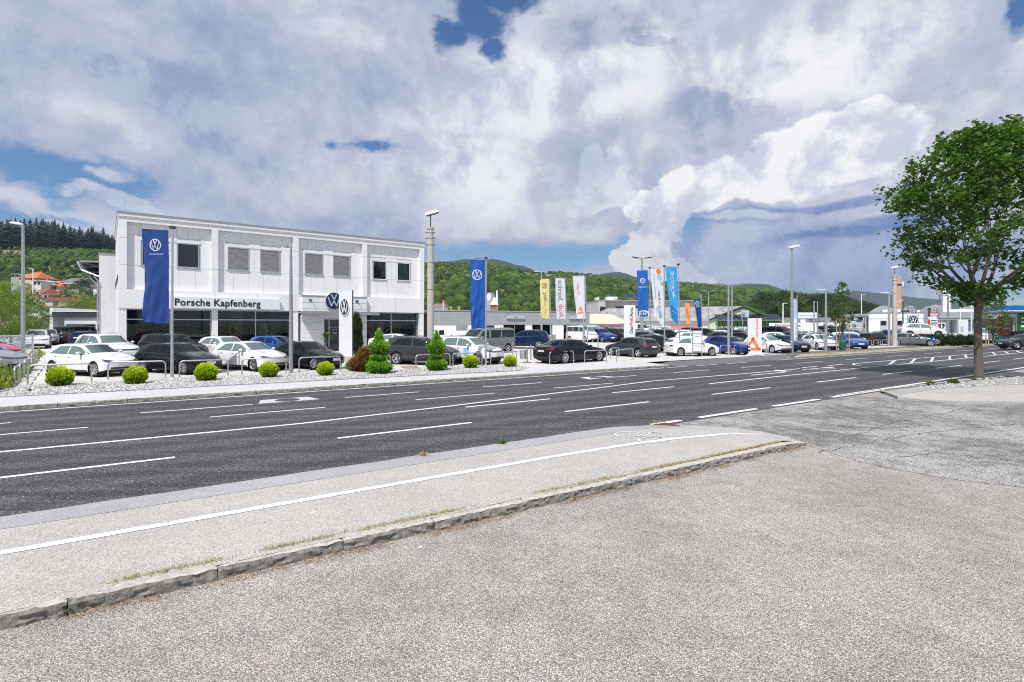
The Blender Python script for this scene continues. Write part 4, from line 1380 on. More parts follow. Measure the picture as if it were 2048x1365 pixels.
# name sign
sg = link('name_sign', None, sh)
MB().box(2.75, 9.62, -0.27, 0.0, 3.22, 3.98).obj('panel', M['signwhite'], sg)
t_ = text_mesh('Porsche Kapfenberg', 0.66, 0.02, 0.011, 'LEFT', 1.05, M['ink'], 0.98)
co = [v.co.x for v in t_.vertices]; wtx = max(co) - min(co)
o = link('lettering', t_, sg, (2.98, -0.285, 3.60), None, (5.28 / wtx, 1, 1))
def ribpoly(pts, w):
    """thick polyline as quads in a plane"""
    out = []
    for a, b in zip(pts[:-1], pts[1:]):
        a, b = Vector(a), Vector(b)
        t = (b - a).normalized(); q = Vector((-t.y, t.x)) * w / 2
        out.append([a + q - t * w * .18, b + q + t * w * .18, b - q + t * w * .18, a - q - t * w * .18])
    return out
def vw_logo(name, parent, r, mat, y=0.0, ring=True, loc=(0, 0, 0), rot=None, mirror=False, fn=None, th=0.012, w=0.13):
    """ring with V above W, in the x-z plane facing -y"""
    mb = MB()
    polys = ribpoly([(-.33, .80), (0, .12), (.33, .80)], w) + ribpoly([(-.74, .42), (-.36, -.70), (0, -.02), (.36, -.70), (.74, .42)], w)
    for i, q in enumerate(polys):
        mb.prism([(p.x * r, p.y * r) for p in q], (0, y - i * 0.0006, 0), (1, 0, 0), (0, 0, 1), (0, -1, 0), th)
    if ring:
        n = 36
        for k in range(n):
            a, b = 2 * math.pi * k / n, 2 * math.pi * (k + 1) / n
            mb.prism([(r * c * math.cos(t), r * c * math.sin(t)) for c, t in ((0.88, a), (1.0, a), (1.0, b), (0.88, b))], (0, y, 0), (1, 0, 0), (0, 0, 1), (0, -1, 0), th)
    if fn: mb.v = [fn(v) for v in mb.v]
    return mb.obj(name, mat, parent, loc=loc, rot=rot)
rs = thing('round_sign', 'round navy emblem sign fixed above the entrance, half behind the white pylon', 'sign', sh.matrix_world @ Vector((0, 0, 0)), BROT)
pR = Matrix.Rotation(BROT, 4, 'Z')
def on_front(x, y, z): return B0 + pR @ Vector((x, y, z))
rs.location = on_front(13.55, -0.42, 3.98)
MB().lathe([(0, -0.10), (0.60, -0.10), (0.64, -0.07), (0.64, 0.12), (0, 0.12)], 40, axis='y').obj('disc', M['navy'], rs, True, 40)
vw_logo('emblem', rs, 0.60, M['signgrey'], -0.102, w=0.15, ring=False)
MB().lathe([(0.635, -0.09), (0.655, -0.07), (0.655, 0.12)], 40, axis='y').obj('rim', M['signgrey'], rs, True, 40, fix=False)
# lightning rod
MB().tube([(0.4, 3, TOP), (0.4, 3, TOP + 1.6)], 0.012, 5).obj('lightning_rod', M['greymetal'], sh)

# ---- annex, canopy and garage at the left
an = frame('annex', 'plain white windowless annex block behind the left end of the showroom', 'building', at(198, 45.5, .35), BROT)
MB().box(0, 3.5, 0, 9, 0, 8.2).obj('wall', wallmat('annex_render', (0.72, 0.72, 0.74)), an)
MB().box(-.06, 3.56, -.06, 9.06, 8.2, 8.3).obj('coping', M['greymetal'], an)
MB().tube([(-0.09, -.09, 0.2), (-0.09, -.09, 5.9), (-0.3, -.3, 6.2)], 0.06, 8).obj('downpipe', M['galv'], an)
cn = frame('loading_canopy', 'curved dark metal canopy roof jutting out from the annex with a gutter', 'canopy', at(160, 46, 0), 0.12)
mb = MB()
n = 14
for i in range(n + 1):
    t = i / n
    x, z = -0.1 + 1.9 * (t ** 1.5), zat(522, 46) - 2.6 * t ** 1.1
    mb.v += [(x, 0, z), (x, 8, z), (x, 0, z + 0.12), (x, 8, z + 0.12)]
    if i:
        a = 4 * i
        mb.f += [(a - 4, a, a + 1, a - 3), (a - 2, a - 1, a + 3, a + 2), (a - 4, a - 2, a + 2, a)]; mb.mi += [0] * 3
mb.obj('roof', M['greymetal'], cn, fix=False)
zt = zat(522, 46)
MB().box(0.0, 2.1, 0.0, 8.0, zt - 0.12, zt + 0.02).obj('roof_deck', M['greymetal'], cn)
for k in range(5):
    MB().box(0.3 + k * .35, 2.0, -0.04, 8, zt - 0.55 - k * 0.45, zt - 0.48 - k * 0.45).obj('purlin', M['darkmetal'], cn)
MB().tube([(-0.15, -0.1, zt - 0.05), (0.2, -0.12, zt - 0.8), (1.95, -0.12, zt - 1.5)], 0.08, 8).obj('gutter', M['galv'], cn)
MB().box(1.5, 2.0, 0.2, 8, 0, zt - 2.4).obj('support', wallmat('annex_render', (0.7, 0.7, 0.7)), cn)
ga = frame('garage', 'low flat-roofed garage with a dark open bay and a window band', 'building', at(99, 62, .35), 0.14)
k_ = 62 / F
Wd = 108 * k_
z1 = zat(624, 62) - .35
MB().box(0, 0.35, 0, 8, 0, zat(616, 62) - .35).obj('side_wall', M['white_paint'], ga)
MB().box(0.35, Wd, -0.15, 8, z1 - 0.62, z1).obj('roof', M['darkmetal'], ga)
MB().box(0.3, Wd, -0.2, 8.1, z1 + .002, z1 + 0.12).obj('roof_edge', M['white_metal'], ga)
MB().box(1.5, Wd, 0.1, 0.5, 0, z1 - 0.62).obj('wall', wallmat('ribbed_white_cladding', (0.68, 0.69, 0.74)), ga)
MB().box(0.35, Wd, 7.6, 7.9, 0, z1 - .62).obj('rear_wall', M['greymetal'], ga)
for x0, x1 in ((1.72, 4.8), (5.0, Wd - .1)):
    w = MB().box(x0, x1, 0.04, 0.098, 1.35, 2.25).obj('window', M['greymetal'], ga)
    MB().box(x0 + .06, x1 - .06, 0.0, 0.038, 1.41, 2.19).obj('pane', M['darkglass'], w)
for k in range(16):
    MB().box(3.6 + k * 0.17, 3.7 + k * 0.17, 5, 5.1, z1 + .1, z1 + 1.7).obj('roof_screen_slat', M['greymetal'], ga)
# ---- the low workshop
WB = at(862, 68, .45)
WE = at(1179, 79, .45)
wrot = math.atan2(WE.y - WB.y, WE.x - WB.x)
WL = (WE - WB).length
ws = frame('workshop', 'low grey and white workshop wing with open dark service bays, right of the showroom', 'building', WB, wrot)
wh = zat(622, 68) - .45
wb_ = 2.06
MB().box(0, WL, 0.0, 14, wh - 0.1, wh).obj('roof', M['greymetal'], ws)
MB().box(-.05, WL + .05, -0.12, 14.1, wh + .002, wh + 0.12).obj('roof_edge', M['alu'], ws)
for k in range(9):
    z0 = wb_ + (wh - .1 - wb_) * k / 9
    MB().box(0, WL, -0.06 - .004 * (k % 2), 0.2, z0 + .006, wb_ + (wh - .1 - wb_) * (k + 1) / 9 - .006).obj('metal_band', wallmat('grey_ribbed_cladding', (0.34, 0.36, 0.38), 0.45), ws)
def wpx(px):      # local x of a picture column on the workshop front
    k = (px - CX) / F
    return (k * WB.y - WB.x) / (math.cos(wrot) - k * math.sin(wrot))
ops = [wpx(a) for a in (1006.5, 1051, 1064, 1105, 1127, 1158)]
segs = [0] + ops + [WL]
for i in range(0, len(segs) - 1, 2):
    MB().box(segs[i], segs[i + 1], 0.0, 0.3, 0, wb_).obj('wall', M['white_paint'], ws)
MB().box(0, WL, 9, 9.2, 0, wb_ + .5).obj('inner_wall', wallmat('workshop_inside', (0.12, 0.12, 0.11)), ws)
MB().box(0, WL, 13.8, 14, 0, wh).obj('rear_wall', M['greymetal'], ws)
MB().box(WL - .2, WL, 0.3, 13.8, 0, wh).obj('end_wall', M['white_paint'], ws)
for i in range(1, len(segs) - 1, 2):
    a, b = segs[i], segs[i + 1]
    d_ = MB().box(a, a + .08, .02, .1, 0, wb_).box(b - .08, b, .02, .1, 0, wb_).box((a + b) / 2 - .03, (a + b) / 2 + .03, .02, .1, 0, wb_).obj('bay_door', M['greymetal'], ws)
    MB().box(a + .5, (a + b) / 2 - .4, 8.6, 8.9, 0.2, 1.8).obj('equipment', wallmat('yellow_display_wall', (0.55, 0.36, 0.10)), d_)
for a, b in ((912, 935), (952, 989)):
    w = MB().box(wpx(a), wpx(b), -0.03, -.002, wb_ - 0.75, wb_ - .05).obj('window', M['alu'], ws)
    MB().box(wpx(a) + .08, wpx(b) - .08, -0.05, -.032, wb_ - 0.68, wb_ - .12).obj('pane', M['greymetal'] if a < 930 else M['darkglass'], w)
MB().box(wpx(911), wpx(935), -0.04, -.002, .0, 1.2).obj('gate', M['signwhite'], ws)
w = MB().box(wpx(876), wpx(890), -0.04, -.002, 0, 1.45).obj('door', M['signwhite'], ws)
MB().box(wpx(878), wpx(888), -0.06, -.042, 0.75, 1.35).obj('pane', M['darkglass'], w)
for x0, tx in ((1012, 'Service'), (1137, 'Service')):
    s_ = MB().box(wpx(x0), wpx(x0 + 36 - (4 if x0 > 1100 else 0)), -0.30, -0.065, 2.9, 3.35).obj('bay_sign', M['signgrey'], ws)
    link('lettering', text_mesh(tx, 0.26, 0.01, 0.004, mat=M['inkgrey']), s_, (wpx(x0 + 18), -0.307, 3.12))
MB().tube([(wpx(1030), -0.5, wb_ + .05), (wpx(1014), -.06, wh - .2)], 0.02, 5).obj('hanging_cable', M['darkmetal'], ws)
# roof things
ds_ = thing('dust_silo', 'rounded metal ventilator dome and cowl on the workshop roof', 'roof ventilator', at(979, 76, wh + .45 + .12))
MB().lathe([(1.0, 0), (1.0, .9), (.95, 1.6), (.75, 2.2), (.4, 2.6), (0, 2.75)], 20).obj('dome', M['galv'], ds_, True, 30)
fl = thing('flue_pipe', 'tall thin white flue pipe beside the roof ventilator dome', 'flue', at(994, 75, wh + .57))
MB().tube([(0, 0, 0), (0, 0, 2.9)], 0.13, 10).obj('pipe', M['white_metal'], fl, True, 40)
cw = thing('roof_cowl', 'small white pagoda-shaped cowl on a brick stack, workshop roof', 'chimney', at(989, 75, wh + .57))
MB().box(-.35, .35, -.35, .35, 0, .9).obj('stack', wallmat('brick_red', (0.32, 0.12, 0.08)), cw)
MB().lathe([(.6, .9), (.5, 1.1), (.28, 1.4), (.25, 1.7), (.1, 1.9), (0, 2.0)], 12).obj('hood', M['white_metal'], cw)
for px, lb in ((902, 'left one of two small ochre roof vents behind the left blue flag'), (918, 'right one of two small ochre roof vents behind the left blue flag')):
    t = thing('roof_vent', lb, 'roof vent', at(px, 74, wh + .5), group='small roof vents')
    MB().box(-.14, .14, -.14, .14, 0, .5).obj('shaft', wallmat('ochre_render', (0.42, 0.27, 0.12)), t)
    MB().lathe([(.22, .5), (.18, .6), (0, .72)], 10).obj('cap', wallmat('ochre_render', (0.42, 0.27, 0.12)), t)

def fmap(p, rot):
    def f(px):
        k = (px - CX) / F
        return (k * p.y - p.x) / (math.cos(rot) - k * math.sin(rot))
    return f
# ---- generic boxes for the places farther off
def block(name, label, px0, px1, ytop, Y, depth, wall, roof=None, z0=0.3, rot=0.0, cat='building', rim=0.12):
    rot = rot or -0.9 * math.atan((px0 - CX) / F)
    t = frame(name, label, cat, at(px0, Y, z0), rot)
    w = fmap(t.location, rot)(px1)
    h = zat(ytop, Y) - z0
    MB().box(0, w, 0, depth, 0, h - rim).obj('wall', wall, t)
    MB().box(-.06, w + .06, -.08, depth + .06, h - rim, h).obj('roof', roof or M['alu'], t)
    t['w'], t['h'] = w, h
    return t, w, h


def windows(t, rects, frame_m, pane_m=None, y=0.0):
    for x0, x1, z0, z1 in rects:
        w = MB().box(x0, x1, y - .06, y - .002, z0, z1).obj('window', frame_m, t)
        MB().box(x0 + .07, x1 - .07, y - .09, y - .062, z0 + .07, z1 - .07).obj('pane', pane_m or M['darkglass'], w)


# modern grey two-storey house
mw_ = wallmat('pale_grey_render', (0.50, 0.49, 0.48))
md = frame('office_building', 'modern pale grey office building with cantilevered upper floor and window bands', 'building', at(1197, 118, .3), 0.10)
k_ = 118 / F
zt, zm = zat(602, 118) - .3, zat(634, 118) - .3
MB().box(0, 14 * k_, 0, 12, zm, zt).box(14 * k_, 205 * k_, 1.0, 14, zm, zt - .02).obj('upper_wall', mw_, md)
MB().box(1, 205 * k_, 2.6, 12, 0, zm).obj('lower_wall', wallmat('white_render', (0.7, 0.7, 0.7)), md)
MB().box(-.1, 205.5 * k_, -.1, 14.1, zt, zt + .2).obj('roof', M['alu'], md)
windows(md, [(3 * k_, 13.5 * k_, zm + .9, zt - 1.3)], M['darkmetal'])
windows(md, [(38 * k_, 84 * k_, zm + .9, zt - 1.2), (95 * k_, 130 * k_, zm + 1, zt - 1.2), (168 * k_, 174 * k_, zm + 1, zt - 1.2), (186 * k_, 192 * k_, zm + 1, zt - 1.2)], M['darkmetal'], y=1.0)
windows(md, [(26 * k_, 34 * k_, .9, 2.6)], M['darkmetal'], y=2.6)
for px, w_, h_ in ((1203, 5, 1.1), (1225, 22, 1.3), (1239, 8, .9)):
    p = Vector(((px - 1197) * k_, 5, zt + .2))
    MB().box(p.x, p.x + w_ * k_, 4, 6, zt + .2, zt + .2 + h_ * .7).obj('roof_unit', M['white_metal'], md)
sp_ = thing('solar_array', 'row of tilted solar panels on the roof of the pale grey office building', 'solar panels', at(1252, 121, zt + .5), 0.10)
M['pv'] = plain('solar_cell_blue', (0.010, 0.016, 0.045), 0.12, spec=0.9)
pn = MB(); pn.box(-.95, .95, -.02, .02, -.75, .75); pnm = pn.mesh('solar_panel', M['pv'])
fr_ = MB().box(-.99, .99, -.015, .03, -.79, .79).mesh('panel_frame', M['alu'])
for k in range(4):
    q = link('solar_panel', pnm, sp_, (1.0 + k * 2.1, 0, 1.0), (R(-55), 0, 0)); link('panel_frame', fr_, q, (0, .012, 0))
# small shop with pitched pale roof
s2 = frame('shop', 'low shop with a shallow cream roof and pink panels under its windows', 'building', at(1170, 100, .3), 0.02)
k_ = 100 / F
w_ = 84 * k_
zt = zat(648, 100) - .3
MB().box(0, w_, 0, 10, 0, zt).obj('wall', wallmat('shop_lilac_render', (0.50, 0.52, 0.60)), s2)
mb = MB(); zr = zat(637, 100) - .3
mb.add([(-.3, -.5, zt), (w_ * .75, -.5, zt), (w_ + .3, -.5, zt + .1), (-.3, 6, zr + .9), (w_ * .8, 6, zr + .9), (-.3, 12, zt), (w_ + .3, 12, zt + .1)], [(0, 1, 4, 3), (1, 2, 4), (3, 4, 6, 5), (2, 6, 4)])
mb.obj('roof', wallmat('cream_roof', (0.62, 0.57, 0.44)), s2)
mp = wallmat('pink_panel', (0.68, 0.20, 0.20))
for x0, x1 in ((1193, 1208), (1218, 1246)): MB().box((x0 - 1170) * k_, (x1 - 1170) * k_, -.1, -.003, .4, 2.0).obj('pink_panel', mp, s2)
windows(s2, [((1182 - 1170) * k_, (1192 - 1170) * k_, .9, 1.9), ((1209 - 1170) * k_, (1217.5 - 1170) * k_, .6, 1.9)], M['white_metal'])
# long hall with ribbed grey roof and pale green gable
hl = frame('hall', 'long hall with a weathered grey roof and a pale green gable carrying a solar awning', 'building', at(1419, 96, .3), 0.0)
k_ = 96 / F
gw = 138 * k_
ze, zp = zat(641, 96) - .3, zat(613, 96) - .3
mg = wallmat('pale_green_render', (0.50, 0.66, 0.40)); mg2 = wallmat('dark_green_panel', (0.045, 0.12, 0.03))
xp = 69 * k_
MB().prism([(0, 0), (gw, 0), (gw, ze - .4), (xp, zp - .3), (0, ze)], (0, 0, 0), (1, 0, 0), (0, 0, 1), (0, 1, 0), 0.4).obj('gable_wall', mg, hl)
Lh = 26.0
side = Vector((-1.0, 0.62, 0)).normalized()
mb = MB()
n = 60
mroof = stonemat('weathered_fibre_cement_roof', (0.15, 0.15, 0.15), (0.42, 0.42, 0.42), 0.9, 0.3)
for i in range(n + 1):
    q = side * (Lh * i / n) * 1.0
    w0 = 0.05 * (i % 2)
    mb.v += [(q.x - .4, q.y - .3, ze - .1 + w0), (xp + q.x, q.y - .3, zp + w0), (xp + q.x + .1, q.y - .3, zp + w0), (gw + q.x + .6, q.y - .3, ze - .5 + w0)]
    if i:
        a = 4 * i
        mb.f += [(a - 4, a, a + 1, a - 3), (a - 2, a + 2, a + 3, a - 1)]; mb.mi += [0, 0]
mb.obj('roof', mroof, hl, fix=False)
MB().obox((-.3, -.25, ze), (xp, -.25, zp + .05), .3, .25).obj('verge_trim', M['darkmetal'], hl)
MB().obox((xp, -.25, zp + .05), (gw + .5, -.25, ze - .45), .9, .45).obj('verge_trim', mg2, hl)
q = side * Lh
MB().prism([(0, 0), (q.length, 0), (q.length, ze), (0, ze)], (0, .2, 0), side, (0, 0, 1), (0.5, 0.85, 0), 0.3).obj('side_wall', wallmat('white_render', (0.7, 0.7, 0.7)), hl)
for t0, t1, mt in ((0.06, 0.26, mp), (.36, .5, M['white_metal']), (.62, .7, mp), (.76, .86, M['darkglass'])):
    MB().prism([(q.length * t0, .3), (q.length * t1, .3), (q.length * t1, 2.0), (q.length * t0, 2.0)], (-.05, .12, 0), side, (0, 0, 1), (-0.5, -0.85, 0), 0.1).obj('side_panel', mt, hl)
MB().box(1.5, gw - .3, -.5, -.02, 1.9, 3.0).obj('awning_fascia', mg2, hl)
MB().box(2.0, gw - .6, -.35, -.02, 0, 1.7).obj('shopfront', wallmat('shopfront_dark', (0.10, 0.09, 0.09)), hl)
MB().box(1.6, gw - .2, -.7, -.4, 1.7, 1.88).obj('shopfront_beam', M['white_metal'], hl)
for k in range(7):
    MB().box(2.3 + k * 1.35, 3.1 + k * 1.35, -.5, -.36, 0.2, 1.5 - .3 * (k % 2)).obj('display', [M['signwhite'], wallmat('shopfront_dark', (.1, .1, .1)), M['signgrey'], mr][k % 4], hl)
aw = thing('solar_awning', 'slanted row of solar panels on the green gable of the hall', 'solar panels', hl.location + Vector((0.8, -1.2, 3.05)))
for k in range(14):
    x = .2 + k * 0.82
    MB().add([(x, -.9, 0), (x + .66, -.9, 0), (x + .36, .9, .95), (x - .3, .9, .95), (x, -.9, .06), (x + .66, -.9, .06), (x + .36, .9, 1.01), (x - .3, .9, 1.01)], [(4, 5, 6, 7), (0, 3, 2, 1), (0, 1, 5, 4), (1, 2, 6, 5), (2, 3, 7, 6), (3, 0, 4, 7)]).obj('solar_panel', M['pv'] if k % 1 == 0 else M['alu'], aw)
MB().obox((0, -.95, -.04), (gw - 1, -.95, -.04), .1, .1).obj('rail', M['alu'], aw)
MB().obox((0, .95, .92), (gw - 1.3, .95, .92), .1, .1).obj('rail', M['alu'], aw)
bd = thing('gable_board', 'pale notice board with dark lines standing before the green gable', 'sign', at(1482, 92, 0))
MB().box(0, 1.4, 0, .1, zat(635, 92), zat(621, 92)).obj('panel', M['signgrey'], bd)
for k in range(4): MB().box(.1, .7, -.03, -.002, zat(634, 92) + k * .2, zat(634, 92) + .08 + k * .2).obj('text_line', M['inkgrey'], bd)
MB().box(.2, .3, .02, .1, 0.2, zat(635, 92)).box(1.1, 1.2, .02, .1, 0.2, zat(635, 92)).obj('post', M['galv'], bd)
# white halls to the right
w1, w_, h_ = block('white_hall', 'white flat-roofed hall with a brown strip and a lettered roof board behind the street lamps', 1536, 1745, 661 - 0, 110, 10, M['white_paint'])
bb = frame('roof_board', 'pale advertising board with faded blue lettering on the roof of the white hall', 'sign', at(1596, 100, .3))
k_ = 100 / F
MB().box(0, 38 * k_, 0, .3, zat(637, 100) - .3, zat(625.5, 100) - .3).obj('panel', M['signwhite'], bb)
for k in range(3): MB().box(.3 + 1.4 * k, .45 + 1.4 * k, .05, .25, 0, zat(637, 100) - .3).obj('post', M['galv'], bb)
link('lettering', text_mesh('Kompetenzzentrum', .62, .01, 0, mat=wallmat('faded_blue_print', (0.35, 0.45, 0.60))), bb, (19 * k_, -.02, zat(631, 100) - .3))
w2, w_, h_ = block('white_warehouse', 'white warehouse with a brown loading slot, left of the young staked tree', 1545, 1660, 636, 104, 14, M['white_paint'])
k_ = 104 / F
MB().box(66 * k_, 92 * k_, -.12, -.002, zat(652, 104) - .3, zat(644, 104) - .3).obj('loading_slot', wallmat('brown_slot', (0.10, 0.05, 0.035)), w2)
MB().box(-.5, w_ + .1, -.5, -.1, h_ - .5, h_ - .2).obj('eave', M['greymetal'], w2)
dm = thing('dark_tent', 'dark domed shed roof rising behind the white wall', 'shed', at(1653, 108, .3))
MB().lathe([(2.6, 0), (2.6, 1.4), (2.3, 2.3), (1.5, 3.0), (.6, 3.3), (0, 3.35)], 18).obj('shell', M['darkmetal'], dm, True, 30)
wl_, w_, h_ = block('boundary_wall', 'long plain white boundary wall behind the second-hand cars', 1641, 1700, 644, 96, .5, M['white_paint'], rim=.06)
# billboard with a coupe
cb = frame('billboard_shed', 'white shed front carrying a large printed poster of a silver coupe', 'billboard', at(1697, 84, .3), -0.5)
k_ = 84 / F
w_ = fmap(cb.location, -0.5)(1739)
MB().box(0, w_ - .2, .1, 6, 0, zat(632, 84) - .3).obj('wall', M['white_paint'], cb)
MB().box(-.3, w_, -.2, 6.2, zat(632, 84) - .3, zat(628.5, 84) - .3).obj('roof', M['alu'], cb)
MB().box(.2, w_ - .4, .03, .098, zat(657, 84) - .3, zat(634, 84) - .3).obj('poster', wallmat('poster_pale_print', (0.55, 0.56, 0.58)), cb)
MB().box(.25, 1.9, .01, .028, zat(642, 84) - .3, zat(635, 84) - .3).obj('poster_print', M['ink'], cb)
link('lettering', text_mesh('DI.', .5, .01, .01, mat=M['inkwhite']), cb, (1.0, -.005, zat(638.5, 84) - .3))
# coupe on the poster: a flat print
cpz = zat(655.5, 84) - .3
sil = [(0, .25), (.05, .75), (.5, .95), (1.1, 1.25), (1.7, 1.28), (2.2, 1.05), (2.7, .9), (2.85, .5), (2.7, .22), (.4, .12)]
MB().prism([(a * .85 + .15, b * .85) for a, b in sil], (0, .022, cpz), (1, 0, 0), (0, 0, 1), (0, -1, 0), .01).obj('poster_car', M['signgrey'], cb)
MB().prism([(a * .85 + .15, b * .85) for a, b in [(.95, 1.0), (1.2, 1.2), (1.65, 1.2), (2.0, 1.0)]], (0, .010, cpz), (1, 0, 0), (0, 0, 1), (0, -1, 0), .006).obj('poster_glass', M['navy'], cb)
for cx in (.75, 2.25):
    MB().lathe([(0, -.006), (.26, -.006), (.26, 0)], 16, axis='y', origin=(cx, .008, cpz + .26)).obj('poster_wheel', M['ink'], cb)
    MB().lathe([(0, -.004), (.16, -.004), (.16, 0)], 12, axis='y', origin=(cx, -.002, cpz + .26)).obj('poster_rim', M['chrome'], cb)
# service house with emblem panel
sv = frame('service_house', 'low white service building with a green line, two doors and a navy emblem panel', 'building', at(1738, 78, .3), -0.5)
k_ = 78 / F
X = fmap(sv.location, -0.5)
w_ = X(1889)
hz = zat(627, 78) - .3
Z = lambda py: zat(py, 78) - .3
MB().box(0, w_, 0, 9, 0, hz).obj('wall', M['white_paint'], sv)
MB().box(-.05, w_ + .05, -.08, 9.1, hz, hz + .12).obj('roof', M['greymetal'], sv)
MB().box(-.02, w_, -.02, -.002, Z(638.6), Z(637.6)).obj('green_line', wallmat('green_line_paint', (0.25, 0.55, 0.38)), sv)
MB().box(-.3, -.12, -.1, .1, 0, Z(632)).obj('downpipe', M['darkmetal'], sv)
for a, b in ((1760, 1774), (1793, 1805)):
    d_ = MB().box(X(a), X(b), -.05, -.003, 0, Z(641.5)).obj('door', M['signgrey'], sv)
    MB().box(X(a) + .08, X(b) - .08, -.08, -.052, Z(651), Z(642.5)).obj('pane', M['darkglass'], d_)
MB().box(X(1815), X(1837), -.12, -.022, Z(657), Z(631)).obj('emblem_panel', M['signgrey'], sv)
MB().lathe([(0, -.03), (.52, -.03), (.52, 0)], 28, axis='y', origin=(X(1826), -.122, Z(640.5))).obj('emblem_disc', M['navy'], sv)
vw_logo('emblem', sv, .5, M['signwhite'], -.155, loc=(X(1826), 0, Z(640.5)), ring=False, w=.15)
for x0, x1, h_ in ((1770, 1781, .5), (1798, 1808, .5), (1811, 1824, .35), (1826, 1834, 1.0), (1842, 1848, .4)):
    MB().box(X(x0), X(x1), 3, 5, hz + .12, hz + .12 + h_ * .9).obj('roof_unit', M['white_metal'] if x0 != 1811 else M['darkmetal'], sv)
MB().lathe([(0, 0), (.4, 0), (.4, .05), (.1, .08)], 16, axis='y', origin=(X(1830), 2.9, hz + .6)).obj('fan_grille', M['greymetal'], sv)
# hall behind it with wavy grey roof
for px0, px1, yt, Y, lb in ((1736, 1800, 612, 120, 'grey arched hall roof behind the service building, left of the concrete mast'), (1800, 1838, 612, 125, 'smaller grey arched roof right behind the brick chimney'), (1838, 1905, 610, 130, 'broad grey arched roof behind the white tower sign'), (1905, 2003, 612, 128, 'broad grey arched roof behind the big tree trunk')):
    t = thing('arched_hall', lb, 'hall', at(px0, Y, .3), -0.6)
    w2_ = fmap(t.location, -0.6)(px1); hh = zat(yt, Y) - .3; e_ = zat(627, Y) - .3
    prof = [(0, 0), (w2_, 0), (w2_, e_)] + [(w2_ * (1 - i / 10), e_ + (hh - e_) * (1 - abs(1 - 2 * i / 10) ** 1.7)) for i in range(1, 10)] + [(0, e_)]
    MB().prism(prof, (0, 0, 0), (1, 0, 0), (0, 0, 1), (0, 1, 0), 20).obj('shell', wallmat('grey_hall_roof', (0.34, 0.35, 0.37)), t)
# glazed showroom annexe on the right with canopy band
rc = frame('canopy_showroom', 'grey-banded showroom annexe with poster walls behind the big tree', 'building', at(1886, 72, .3), -0.62)
X = fmap(rc.location, -0.62)
Z = lambda py: zat(py, 72) - .3
MB().box(0, X(1950), 0, 9, 0, Z(641)).obj('wall', wallmat('pale_grey_wall', (0.55, 0.56, 0.58)), rc)
MB().box(-.4, X(1951), -1.0, 9, Z(637), Z(625)).obj('band', wallmat('fine_grey_mesh_band', (0.36, 0.38, 0.40)), rc)
MB().box(-.5, X(1952), -1.1, 9.1, Z(640.5), Z(638)).obj('eave', M['alu'], rc)
MB().box(0, X(1948), .5, 8, Z(625), Z(619)).obj('clerestory', M['white_metal'], rc)
MB().box(X(1924), X(1942), -.15, -.003, Z(674), Z(643)).obj('poster', wallmat('blue_white_poster', (0.45, 0.56, 0.78)), rc)
for px, tx in ((1901, 'SERVICE'), (1905.5, 'WERKSTATT')):
    link('lettering', text_mesh(tx, .42, .01, .006, mat=M['inkgrey']), rc, (X(px), -.02, Z(656)), (0, R(-90), 0))
# petrol station
ps = frame('petrol_station', 'petrol station canopy with blue fascia, green stripe and green pillar at the right edge', 'petrol station', at(1998, 66, .3), -0.6)
X = fmap(ps.location, -0.6)
Z = lambda py: zat(py, 66) - .3
MB().box(0, 14, 0, 12, Z(621.5), Z(613)).obj('fascia', wallmat('blue_fascia', (0.0, 0.13, 0.50), .4), ps)
MB().box(-.05, 14.05, -.05, 12.05, Z(623), Z(621.6)).obj('white_stripe', M['signwhite'], ps)
MB().box(-.04, 14.04, -.04, 12.04, Z(624.6), Z(623.05)).obj('green_stripe', wallmat('green_stripe', (0.05, 0.50, 0.16), .4), ps)
MB().box(0.1, 13.9, .1, 11.9, Z(626), Z(624.7)).obj('soffit', wallmat('pale_soffit', (0.5, .5, .48)), ps)
MB().box(X(2041), X(2056), 1, 2, 0, Z(626)).obj('pillar', wallmat('green_pillar', (0.015, 0.20, 0.05), .4), ps)
for k in range(3): MB().box(X(2046), X(2056), .93, .997, Z(655) + k * .5, Z(655) + .25 + k * .5).obj('price_digits', M['inkwhite'], ps)
MB().box(X(1990), X(2060), 10, 11, 0, Z(636)).obj('shop_wall', wallmat('shop_red_white', (0.55, 0.5, 0.48)), ps)
MB().box(X(2018), X(2041), 7, 8, Z(634) * .0 + .5, Z(632)).obj('orange_wall', wallmat('orange_panel', (0.75, 0.26, 0.08)), ps)
for k in range(5): MB().box(X(2030), X(2040.5), 6.9, 6.997, Z(660) + k * .55, Z(660) + .25 + k * .55).obj('white_slat', M['signwhite'], ps)
MB().box(X(1972), X(2020), 9, 9.3, Z(660), Z(652.5)).obj('red_banner', wallmat('red_banner', (0.62, 0.05, 0.06)), ps)
link('lettering', text_mesh('ANGEBOT', .5, .01, .008, mat=M['inkwhite']), ps, (X(1998), 8.98, Z(656.3)))
# brick chimney
cm = thing('brick_chimney', 'tall slender orange brick chimney with a metal collar behind the concrete mast', 'chimney', at(1797.5, 150, .3))
MB().tube([(0, 0, 0), (0, 0, zat(553, 150) - .3)], [.85, .55], 14).obj('shaft', stonemat('orange_brick_weathered', (0.42, 0.20, 0.12), (0.68, 0.42, 0.30), 1.5, .4), cm, True, 40)
MB().lathe([(.68, 0), (.8, .05), (.8, .3), (.66, .35)], 14, origin=(0, 0, zat(571, 150) - .3)).obj('collar', M['darkmetal'], cm)
MB().box(.7, 1.3, -.2, .2, zat(574, 150), zat(566, 150)).obj('antenna', M['white_metal'], cm)
